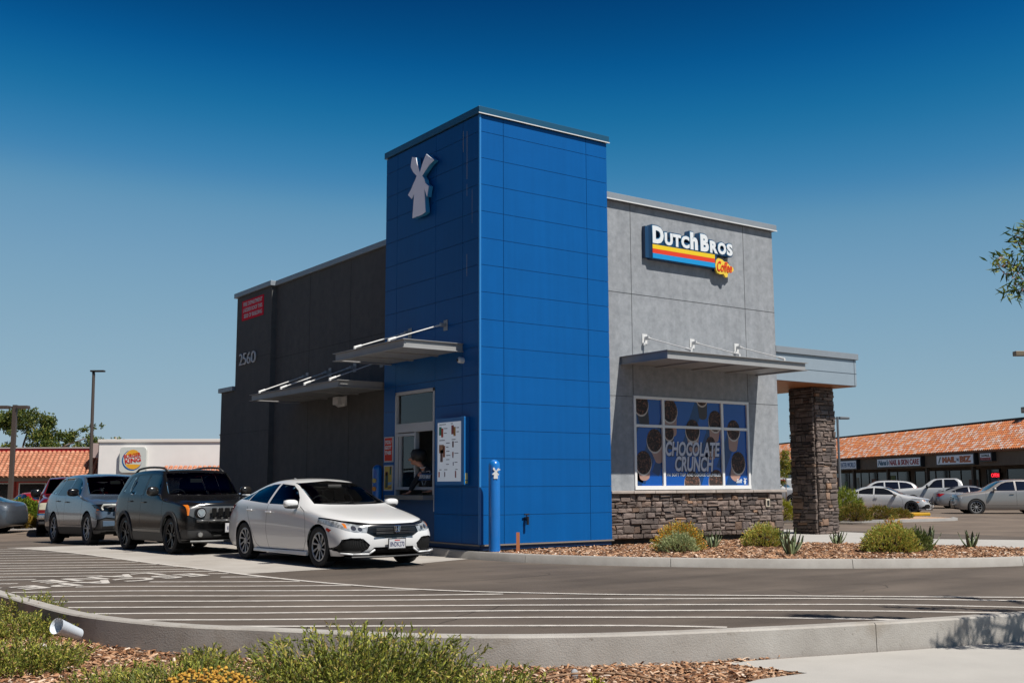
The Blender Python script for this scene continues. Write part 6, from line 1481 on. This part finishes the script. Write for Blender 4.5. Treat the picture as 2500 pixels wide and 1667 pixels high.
def sbed(r_):
    p=(r_.uniform(-.2,13),r_.uniform(-7.6,.1))
    return p if pip(p,bedpoly) else None
chips('bark_chips',15000,sbed,.128,5,.03,.095)
nearpoly=[(p.x-.12,p.y-.14) for p in nk if p.x<-4.0]+[(-4.80,-10.85),(-4.70,-11.30),(-4.66,-11.54),(-5.14,-11.50),(-5.5,-11.58),(-7.2,-12.7),(-9.5,-15.6),(-11.2,-16.5),(-11.9,-12),(-11.6,-6),(-10.6,4)]
def snear(r_):
    p=(r_.uniform(-11.8,-4.2),r_.uniform(-14.5,-1)); 
    v=Vector((p[0]-CX,p[1]-CY,0)); 
    if v.dot(E2)<6.2 or abs(v.dot(E1))>.52*v.dot(E2): return None
    return p if pip(p,nearpoly) else None
chips('bark_chips',26000,snear,-.103,6,.02,.075)
# --- bed shrubs: dense domes of short upright sprigs
def dome(name,label,loc,rx,ry,h,n,seed,m,group=None,cat='shrub',Lf=.045,wf=.015,spr=6):
    n=int(n*2.0)
    r_=random.Random(seed); s=empty(name,loc,label=label,cat=cat,group=group); g=MB(); st=MB()
    for i in range(n):
        u=rv(r_); u.z=abs(u.z); k=r_.uniform(.70,1.0)*(1+.09*math.sin(u.x*9+seed)*math.cos(u.y*8+u.z*5)); p=Vector((u.x*rx*k,u.y*ry*k,u.z*h*k)); d=Vector((u.x*.8,u.y*.8,u.z*.6+.45)).normalized()
        for q in range(spr): leaf(g,p+d*(q*.014),d+rv(r_)*.55,rv(r_),Lf*r_.uniform(.6,1.2),wf)
        if i%3==0: st.tube((p.x*.1,p.y*.1,0),p,.004,.002,n=3,cap=False)
    g.build('foliage',m,s); st.build('stems',TWIG,s); return s
F1=fol('sprig_orange',((0,(.10,.13,.03)),(.28,(.26,.30,.09)),(.48,(.42,.42,.14)),(.6,(.65,.46,.05)),(.82,(.75,.33,.03)),(1,(.62,.20,.03))))
F2=fol('sprig_silver',((0,(.12,.16,.06)),(.4,(.29,.34,.15)),(.8,(.46,.50,.26)),(1,(.55,.52,.25))))
F3=fol('sprig_green',((0,(.12,.16,.02)),(.35,(.30,.34,.06)),(.7,(.52,.52,.12)),(.9,(.62,.42,.10)),(1,(.50,.19,.06))))
GB='low shrubs in the bark bed by the stone base'
dome('bed_shrub','round shrub with bright orange-yellow tips, first from the blue tower',(3.28,-2.05,.13),.50,.46,.50,560,1,F1,GB)
dome('bed_shrub','silvery green cushion at the left foot of the orange-tipped shrub',(2.92,-2.38,.13),.36,.34,.31,330,2,F2,GB)
dome('bed_shrub','yellow-green shrub between the two agaves near the stone base corner',(5.60,-2.10,.13),.42,.40,.42,430,3,F1 if 0 else F3,GB)
dome('bed_shrub','widest green shrub with reddish tips, in front of the sidewalk',(5.98,-4.85,.13),.54,.52,.46,760,4,F3,GB)
dome('bed_shrub','small darker cushion joined to the right of the widest shrub',(6.52,-5.0,.13),.32,.30,.38,280,5,fol('sprig_dark',((0,(.03,.055,.012)),(.5,(.09,.13,.03)),(1,(.22,.22,.06)))),GB)
dome('bed_shrub','reddish-topped shrub tucked behind the widest shrub',(6.55,-4.5,.13),.28,.26,.56,240,6,F1,GB)
# --- agaves
AGM=mat('agave_leaf',(.10,.135,.06),.5,col2=(.24,.28,.14),vscale=5)
def agave(label,loc,n,L,seed,w_=.085):
    r_=random.Random(seed); s=empty('agave',loc,label=label,cat='agave',group='spiky agaves in the bark bed')
    for i in range(n):
        a=2.399*i+r_.uniform(-.15,.15); tilt=R(14+52*(i/n)+r_.uniform(-6,6)); LL=L*r_.uniform(.8,1.08); g=MB()
        out=Vector((math.cos(a),math.sin(a),0)); sd=Vector((-math.sin(a),math.cos(a),0)); vs=[]; K=7
        for k in range(K):
            t=k/(K-1); tl=tilt*(1-.35*t); p=out*(.03+LL*t*math.sin(tl))+Vector((0,0,LL*t*math.cos(tl)))
            w2=w_*(.55+1.2*t)*(1-t)**.75+.001; nn=(Vector((0,0,1))*math.sin(tl)-out*math.cos(tl))
            th=.022*(1-t)+.002
            vs+=[p+sd*w2,p-nn*-.0+nn*(-.012) ,p-sd*w2,p-nn*th*1.6]
        g.add(vs,[(k*4+j,k*4+(j+1)%4,(k+1)*4+(j+1)%4,(k+1)*4+j) for k in range(K-1) for j in range(4)])
        g.build('leaf',AGM,s,smooth=True)
agave('tall-leaved agave just right of the orange-tipped shrub',(4.38,-1.85,.13),12,.36,1,.045)
agave('largest agave, right of the yellow-green shrub and nearest the kerb',(3.92,-4.22,.13),14,.44,2,.060)
agave('slim dark agave growing against the yellow-green shrub',(5.78,-2.50,.13),9,.42,3,.04)
agave('small open agave near the foot of the stone pillar',(7.45,-2.50,.13),11,.29,4,.036)
agave('dense agave directly right of the widest shrub',(8.0,-4.30,.13),13,.42,5,.060)
agave('loose agave of few leaves, rightmost in the bed',(8.30,-5.05,.13),8,.36,6,.05)
# --- trees
def crown(g,blobs,n,Lf,wf,seed,hang=0):
    r_=random.Random(seed); tot=sum(b[3]**2 for b in blobs)
    for cx,cy,cz,rr_ in blobs:
        for i in range(int(n*rr_**2/tot)):
            u=rv(r_)*rr_*r_.uniform(.35,1.0); p=Vector((cx,cy,cz))+Vector((u.x,u.y,u.z*.8)); d=rv(r_); d.z-=hang
            leaf(g,p,d,rv(r_),Lf*r_.uniform(.7,1.3),wf)
TREE=fol('tree_leaf',((0,(.022,.040,.008)),(.4,(.055,.085,.015)),(.75,(.12,.15,.025)),(1,(.22,.20,.04))),.3)
BARK=mat('tree_bark',(.13,.09,.065),.95,var=.3,vscale=6,bump=.6,bscale=20)
def tree(name,label,loc,blobs,trunk,limbs,n,Lf,wf,seed,m=None,group=None,hang=0):
    s=empty(name,loc,label=label,cat='tree',group=group)
    g=MB(); g.tube((0,0,-.3),trunk[0],trunk[1],trunk[1]*.6,n=10)
    for l_ in limbs:
        pts=[Vector(p) for p in l_[0]]; r0=l_[1]
        for i,(a,b) in enumerate(zip(pts[:-1],pts[1:])): g.tube(a,b,r0*(1-.6*i/len(pts)),r0*(1-.6*(i+1)/len(pts)),n=6)
    g.build('trunk',BARK,s,smooth=True)
    g=MB(); crown(g,blobs,n,Lf,wf,seed,hang); g.build('crown',m or TREE,s); return s
rr2=random.Random(11)
bl=[]
for i in range(46):
    x=rr2.gauss(0,2.6); y=rr2.uniform(-1.8,1.8); z=4.0+rr2.uniform(-1.0,2.6)*(1-min(1,abs(x)/6.2)); bl.append((x,y,z,rr2.uniform(.35,.95)))
bl+=[(3.6,0,4.9,.45),(4.3,0,5.25,.35),(4.9,0,5.5,.28),(5.5,0,5.6,.2),(4.6,0,3.6,.3),(5.6,0,3.5,.22),(6.3,0,3.4,.15)]
tree('shade_tree','loose-crowned green tree rising behind the orange tile roof at left',wl(-38.2,84,GZ),[(a*1.12,b,c+.9,d) for a,b,c,d in bl],((0,0,3.0),.22),[(((0,0,2.6),(2,0,4.2),(3.8,0,5.0),(5.3,0,5.6)),.09),(((0,0,2.6),(-2,0,4.6),(-3.5,0,5.4)),.10),(((0,0,2.6),(.5,.5,5),(.8,.5,6.2)),.1),(((0,0,2.6),(2.6,0,3.4),(5.8,0,3.5)),.06)],15000,.22,.12,2)
bl=[(0,0,2.0,.30),(.1,.05,1.7,.28),(-.12,0,1.4,.25),(.05,0,2.35,.22),(-.1,.1,.95,.15)]
p=(37.0,23.9,-.13)
tree('sapling','thin staked sapling between the stucco wall corner and the stone pillar',p,[(a*1.4,b*1.4,c*1.15+.5,d*1.5) for a,b,c,d in bl],((.05,0,2.2),.035),[],1500,.13,.06,3,m=fol('sapling_leaf',((0,(.07,.10,.01)),(.6,(.17,.20,.02)),(1,(.35,.25,.04))),.3))
# flowering tree at the right: its trunk stands outside the picture, one branch reaches in
DW=fol('willow_leaf',((0,(.018,.045,.010)),(.45,(.05,.095,.018)),(.75,(.15,.20,.03)),(1,(.40,.42,.07))),.30,.45)
def fl_tree():
    base=wl(8.05,10.4,-.10); s=empty('flowering_tree',base,RZ,label='narrow-leaved tree with dull pink blossom, one branch entering at the right edge',cat='tree')
    # local x = image right, y = away, z up ; base at lat 7.9, dep 9.6
    r_=random.Random(9); g=MB(); br_=MB(); fl=MB()
    br_.tube((0,0,-.2),(-.1,0,1.6),.12,.09,n=10)
    ends=[]
    for (p0,p1,p2,r0) in (((-.1,0,1.6),(-1.6,-.1,2.9),(-3.10,-.1,3.55),.05),((-.1,0,1.6),(-1.5,-.3,3.0),(-2.95,-.2,3.95),.05),((-.1,0,1.6),(-1.2,-.6,2.6),(-2.1,-1.0,3.3),.05),((-.1,0,1.6),(-.8,-.9,2.6),(-1.2,-1.5,3.2),.05),((-.1,0,1.6),(-1.2,-.5,2.4),(-2.4,-1.1,2.9),.04),((-.1,0,1.6),(-1.0,-.9,2.4),(-1.9,-1.5,2.9),.04),((-.1,0,1.6),(-1.3,-.9,2.5),(-2.8,-1.4,2.95),.04),((-.1,0,1.6),(.8,.6,2.9),(1.7,1.0,3.9),.05),((-.1,0,1.6),(-.3,1.0,2.9),(-.8,1.8,4.1),.05),((-.1,0,1.6),(.2,-.8,2.9),(.5,-1.6,3.9),.05),((-.1,0,1.6),(-1.3,-.9,2.8),(-2.3,-1.5,3.1),.04),((-.1,0,1.6),(-1.2,.8,2.6),(-2.4,1.1,3.0),.04)):
        p0,p1,p2=map(Vector,(p0,p1,p2)); br_.tube(p0,p1,r0,r0*.6,n=6); br_.tube(p1,p2,r0*.6,.008,n=6)
        for k in range(34):
            t=r_.uniform(.25,1); b=p0.lerp(p1,t*2) if t<.5 else p1.lerp(p2,t*2-1); e=b+rv(r_)*r_.uniform(.08,.24)*(1.15-t*.5); br_.tube(b,e,.006,.003,n=4); ends.append(e)
    for e in ends:
        for q in range(26):
            d=rv(r_); d.z-=.25; leaf(g,e+rv(r_)*.05,d,rv(r_),r_.uniform(.07,.12),.021,fold=.1)
        if r_.random()<.38:
            for q in range(14): leaf(fl,e+rv(r_)*.03,rv(r_),rv(r_),.035,.018)
    for (x,z) in ((-3.22,3.50),(-3.12,3.38),(-3.30,3.62),(-3.08,3.86),(-3.0,3.80),(-3.02,3.45)):
        for q in range(16): leaf(fl,Vector((x,-.1,z))+rv(r_)*.06,rv(r_),rv(r_),.045,.020)
    for (x,z) in ((-3.25,3.60),(-3.34,3.64),(-3.16,3.42),(-3.0,3.6),(-3.06,3.85),(-3.2,3.34),(-3.02,3.35),(-2.95,3.95),(-3.12,3.74),(-3.0,3.5),(-3.1,3.92)):
        br_.tube((-2.8,-.1,3.45),(x,-.1,z),.006,.003,n=4)
        for q in range(34):
            d=rv(r_); d.z-=.2; leaf(g,Vector((x,-.1,z))+rv(r_)*.09,d,rv(r_),r_.uniform(.07,.13),.022,fold=.1)
    br_.build('trunk',BARK,s,smooth=True); g.build('crown',DW,s); fl.build('blossom',fol('blossom',((0,(.25,.14,.13)),(1,(.50,.33,.31))),.3,.7),s)
fl_tree()
# --- background shrubs
HED=fol('hedge_leaf',((0,(.05,.085,.008)),(.5,(.12,.17,.012)),(1,(.22,.26,.02))),.15)
dome('clipped_hedge','rounded clipped green hedge in front of the red parked car',wl(-20.1,45,-.15),.90,.8,1.02,1500,31,HED,None,'hedge',.10,.05,3)
dome('low_shrub','yellow-brown low shrub under the green hedge at left',wl(-17.9,40,-.12),.62,.5,.46,500,32,fol('dry_yellow',((0,(.16,.11,.02)),(.6,(.32,.21,.03)),(1,(.45,.30,.06)))),None,'shrub',.10,.03,4)
HG='shrubs on the far kerbed island'
GR=fol('grassy_green',((0,(.06,.10,.01)),(.5,(.16,.21,.02)),(1,(.30,.32,.04))),.2)
YG=fol('olive_green',((0,(.06,.08,.012)),(.5,(.15,.15,.025)),(.85,(.30,.22,.03)),(1,(.35,.12,.03))),.2)
for i,(u_lat,dep,rx,h_,m_,lab,LL) in enumerate(((15.1,49.8,1.1,1.25,GR,'brightest round grassy mound in front of the white sedan',.22),(13.05,45.5,.62,1.15,GR,'tall grassy clump touching the right side of the stone pillar',.20),(13.9,44.6,.85,.70,YG,'low olive shrub between the two grassy mounds',.09),(15.6,46.6,.95,.55,YG,'low olive shrub left of the yellow parking stop',.09),(16.9,48.3,.8,.40,YG,'flattest olive shrub right beside the yellow parking stop',.09),(11.15,45.6,.75,.85,fol('lime',((0,(.16,.16,.012)),(1,(.38,.36,.03))),.2),'lime-yellow shrub seen between the wall and the stone pillar',.12))):
    dome('island_shrub',lab,wl(u_lat,dep,-.12),rx,.6,h_,520,50+i,m_,HG,'shrub',LL,.022,4)
# --- litter, sticks
g=MB(); pr=[(.046,0),(.048,.004),(.064,.26),(.068,.265),(.064,.262),(.058,.24)]
cx,cy,cz=near(-4.08,10.45,-.0)
M_=Matrix.Translation((cx,cy,.055))@Matrix.Rotation(R(-150),4,'Z')@Matrix.Rotation(R(68),4,'Y')
g.lathe(pr,24); g.poly([(math.cos(2*math.pi*k/24)*.046,math.sin(2*math.pi*k/24)*.046,.001) for k in range(24)])
o=g.build('paper_cup',mat('cup_paper',(.72,.78,.84),.55),smooth=False,autosm=35); o.scale=(1.12,1.12,1.12); o.rotation_euler=M_.to_euler(); o.location=(cx,cy,.02); tag(o,'tall white paper cup lying in the weeds at left','cup')
g=MB(); pts=[Vector(near(a,b,c)) for a,b,c in ((.02,8.35,-.085),(.35,8.62,-.06),(.62,8.68,-.05),(.95,8.58,-.055),(1.12,8.48,-.08))]; g.path([Vector(p) for p in smoothline(pts,.08)],.009,6)
o=g.build('dry_stick',mat('stick_pale',(.36,.22,.13),.9),origin=pts[2],smooth=True); tag(o,'pale curved stick lying on the near mulch','stick')
o=blob('pebble',mat('pebble_grey',(.35,.35,.36),.8),None,near(.48,8.75,-.075),(.035,.022,.045),2.2,12); tag(o,'small upright grey stone behind the curved stick','stone')
for i,(lat,dep,s_) in enumerate(((-3.15,8.05,.06),(-2.95,7.6,.04))):
    pass
o=blob('litter_scrap',mat('scrap_white',(.50,.48,.46),.9,var=.3,vscale=20),None,near(-4.30,10.15,-.06),(.06,.04,.045),1.6,14); tag(o,'crumpled white paper scrap below the paper cup','litter')
# ================================================================ people at the service window
def skin_mesh(name,nodes,edges,m,parent,lv=2,root=0):
    me=bpy.data.meshes.new(name); me.from_pydata([n_[0] for n_ in nodes],edges,[]); ob=bpy.data.objects.new(name,me); C.objects.link(ob)
    sk=ob.modifiers.new('sk','SKIN'); sk.branch_smoothing=.6; ly=me.skin_vertices[0].data
    for i,n_ in enumerate(nodes):
        rr_=n_[1]; ly[i].radius=(rr_,rr_) if not isinstance(rr_,tuple) else rr_; ly[i].use_root=(i==root)
    sb=ob.modifiers.new('ss','SUBSURF'); sb.levels=lv; sb.render_levels=lv
    dg=bpy.context.evaluated_depsgraph_get(); dg.update(); m2=bpy.data.meshes.new_from_object(ob.evaluated_get(dg)); bpy.data.objects.remove(ob)
    m2.materials.clear(); m2.materials.append(m)
    for p_ in m2.polygons: p_.use_smooth=True; p_.material_index=0
    o=bpy.data.objects.new(name,m2); C.objects.link(o); o.parent=parent; return o
SKIN=mat('skin',(.52,.24,.15),.55); HAIR=mat('hair_black',(.012,.010,.009),.6,bump=.6,bscale=50); HOOD=mat('hoodie_black',(.012,.014,.020),.9); SLEEVE=mat('sleeve_grey',(.05,.052,.065),.9)
def barista():
    s=empty('person',(.45,1.95,.25),label='person in black hoodie with bushy black hair leaning out of the service window',cat='person')
    L=Vector((.45,1.95,.25)); q=lambda x,y,z: tuple(Vector((x,y,z))-L)
    N=[(q(.52,1.90,.95),.15),(q(.42,1.93,1.20),.14),(q(.24,2.01,1.46),.15),(q(.10,2.08,1.64),.11),(q(.02,2.15,1.76),.052),(q(-.04,2.22,1.86),.072),(q(-.08,2.29,1.955),.112),(q(-.07,2.26,2.04),.085),
       (q(-.15,2.37,1.865),.040),(q(-.185,2.41,1.925),.020),
       (q(.04,2.27,1.64),.060),(q(-.03,2.42,1.43),.043),(q(-.13,2.44,1.245),.030),
       (q(.16,1.88,1.64),.060),(q(.15,1.76,1.42),.043),(q(.02,1.80,1.285),.030),
       (q(.55,2.03,.80),.10),(q(.58,2.05,.30),.06),(q(.52,1.78,.80),.10),(q(.55,1.76,.30),.06)]
    E_=[(0,1),(1,2),(2,3),(3,4),(4,5),(5,6),(6,7),(5,8),(6,9),(3,10),(10,11),(11,12),(3,13),(13,14),(14,15),(0,16),(16,17),(0,18),(18,19)]
    def hand(w_,c,f,sd,n0):
        i=len(N); N.append((q(*c),(.034,.020))); E_.append((n0,i)); f=Vector(f).normalized(); sd=Vector(sd).normalized(); c=Vector(c)
        for k,(o_,l_) in enumerate(((-.030,.072),(-.010,.082),(.010,.078),(.030,.062))):
            a=c+f*.035+sd*o_; j=len(N); N.append((q(*a),.011)); b=a+f*l_*.55+Vector((0,0,.004)); N.append((q(*b),.010)); e=a+f*l_+Vector((0,0,-.012)); N.append((q(*e),.008)); E_.extend([(i,j),(j,j+1),(j+1,j+2)])
        a=c-f*.005+sd*.042; j=len(N); N.append((q(*a),.012)); N.append((q(*(a+f*.03+sd*.025)),.010)); E_.extend([(i,j),(j,j+1)])
    hand(0,(-.17,2.50,1.222),(-.25,1,-.05),(-1,-.25,0),12); hand(0,(-.045,1.85,1.262),(-.9,.4,-.05),(.4,.9,0),15)
    b=skin_mesh('body',N,E_,SKIN,s)
    H=[(q(.52,1.90,.93),.185),(q(.42,1.93,1.20),.18),(q(.24,2.01,1.46),.19),(q(.10,2.08,1.66),.165),(q(.02,2.15,1.80),.082),(q(.04,2.28,1.63),.085),(q(-.03,2.43,1.43),.064),(q(-.12,2.44,1.265),.048),(q(.16,1.87,1.63),.085),(q(.15,1.75,1.42),.064),(q(.03,1.80,1.305),.048)]
    h=skin_mesh('hoodie',H,[(0,1),(1,2),(2,3),(3,4),(3,5),(5,6),(6,7),(3,8),(8,9),(9,10)],HOOD,s)
    blob('hair',HAIR,s,q(-.035,2.225,2.02),(.165,.175,.135),2.3,18,lambda p:p*(1+.10*math.sin(p.x*70+p.y*50)*math.cos(p.z*60)))
    g=MB(); pts=[Vector(q(.022+math.cos(a)*.062,2.145+math.sin(a)*.066,1.775+.022*math.sin(a+1))) for a in [2*math.pi*k/16 for k in range(17)]]; g.path(pts,.010,6); g.build('shirt_collar',WL,s)
    for dx,dy in ((-.172,2.335),(-.118,2.392)):
        blob('eye',HAIR,s,q(dx,dy,1.965),(.012,.012,.008),2,8)
    # print on the chest, facing the drive lane
    M_=frame(q(.005,2.19,1.52),(.20,-.98,0),(.25,.05,1)); M_=M_@Matrix.Translation((0,0,.055))
    text('printed_lettering','DUTCH BROS',LETW,M_,.33,.075,s,.004,bold=.03)
    for z0,c in ((.09,(.02,.12,.35)),(-.03,(.02,.12,.35))):
        g=MB(); g.add([M_@Vector(v) for v in ((-.02,z0,0),(.35,z0,0),(.35,z0+.014,0),(-.02,z0+.014,0),(-.02,z0,.003),(.35,z0,.003),(.35,z0+.014,.003),(-.02,z0+.014,.003))],[(0,1,2,3),(4,5,6,7),(0,1,5,4),(2,3,7,6)]); g.build('printed_stripe',mat('print_blue',c,.6),s)
    g=MB()
    for a,b_ in (((.03,.15),(.13,.145)),((.16,.145),(.28,.16)),((.28,.16),(.29,.12)),((.10,-.05),(.15,-.15)),((.22,-.05),(.20,-.14))): g.tube(M_@Vector((a[0],a[1],.002)),M_@Vector((b_[0],b_[1],.002)),.005,n=5)
    g.build('printed_outline',LETW,s)
barista()
def second():
    s=empty('person',(.95,2.05,.25),label='second person with dark hair standing inside behind the window',cat='person'); L=Vector((.95,2.05,.25)); q=lambda x,y,z: tuple(Vector((x,y,z))-L)
    N=[(q(.95,2.05,1.0),.15),(q(.93,2.06,1.35),.15),(q(.90,2.08,1.62),.14),(q(.86,2.12,1.80),.055),(q(.83,2.15,1.92),.10),(q(.82,2.16,2.0),.08),(q(.95,2.26,1.68),.06),(q(.90,2.34,1.40),.045),(q(.72,2.34,1.25),.032),(q(.85,1.88,1.68),.06),(q(.80,1.84,1.40),.045),(q(.68,1.9,1.25),.032),(q(.98,2.13,.8),.09),(q(.98,2.13,.3),.06),(q(.95,1.95,.8),.09),(q(.95,1.95,.3),.06)]
    E_=[(0,1),(1,2),(2,3),(3,4),(4,5),(2,6),(6,7),(7,8),(2,9),(9,10),(10,11),(0,12),(12,13),(0,14),(14,15)]
    skin_mesh('body',N,E_,SKIN,s)
    skin_mesh('shirt',[(a,(b if isinstance(b,float) else b[0])*1.22) for a,b in N[:3]+N[6:8]+N[9:11]],[(0,1),(1,2),(2,3),(3,4),(2,5),(5,6)],HOOD,s)
    blob('hair',HAIR,s,q(.86,2.14,1.99),(.13,.13,.11),2.3,16)
second()

wb=empty('added_neighbour_building',(-33,8,-.2),label='unseen long brown neighbouring building with orange tile eave, added to cut skylight and reflect in the car sides',cat='building')  # unseen building, added and made tall to keep low skylight off shaded faces
g=MB(); g.box(-14,0,-45,45,0,11.2); g.build('wall',mat('neighbour_brown',(.16,.11,.08),.9,col2=(.24,.17,.12),vscale=.4),wb)
g=MB(); g.prism([(-.2,-45,6.2),(1.4,-45,5.2),(1.4,-45,5.3),(-.2,-45,7.4)],(0,90,0)); g.build('roof',mat('neighbour_roof',(.45,.18,.09),.9,var=.2,vscale=3),wb)
for y in range(-40,42,8):
    g=MB(); g.box(0,.06,y,y+4,.8,3.4); g.build('window',DGL,wb)
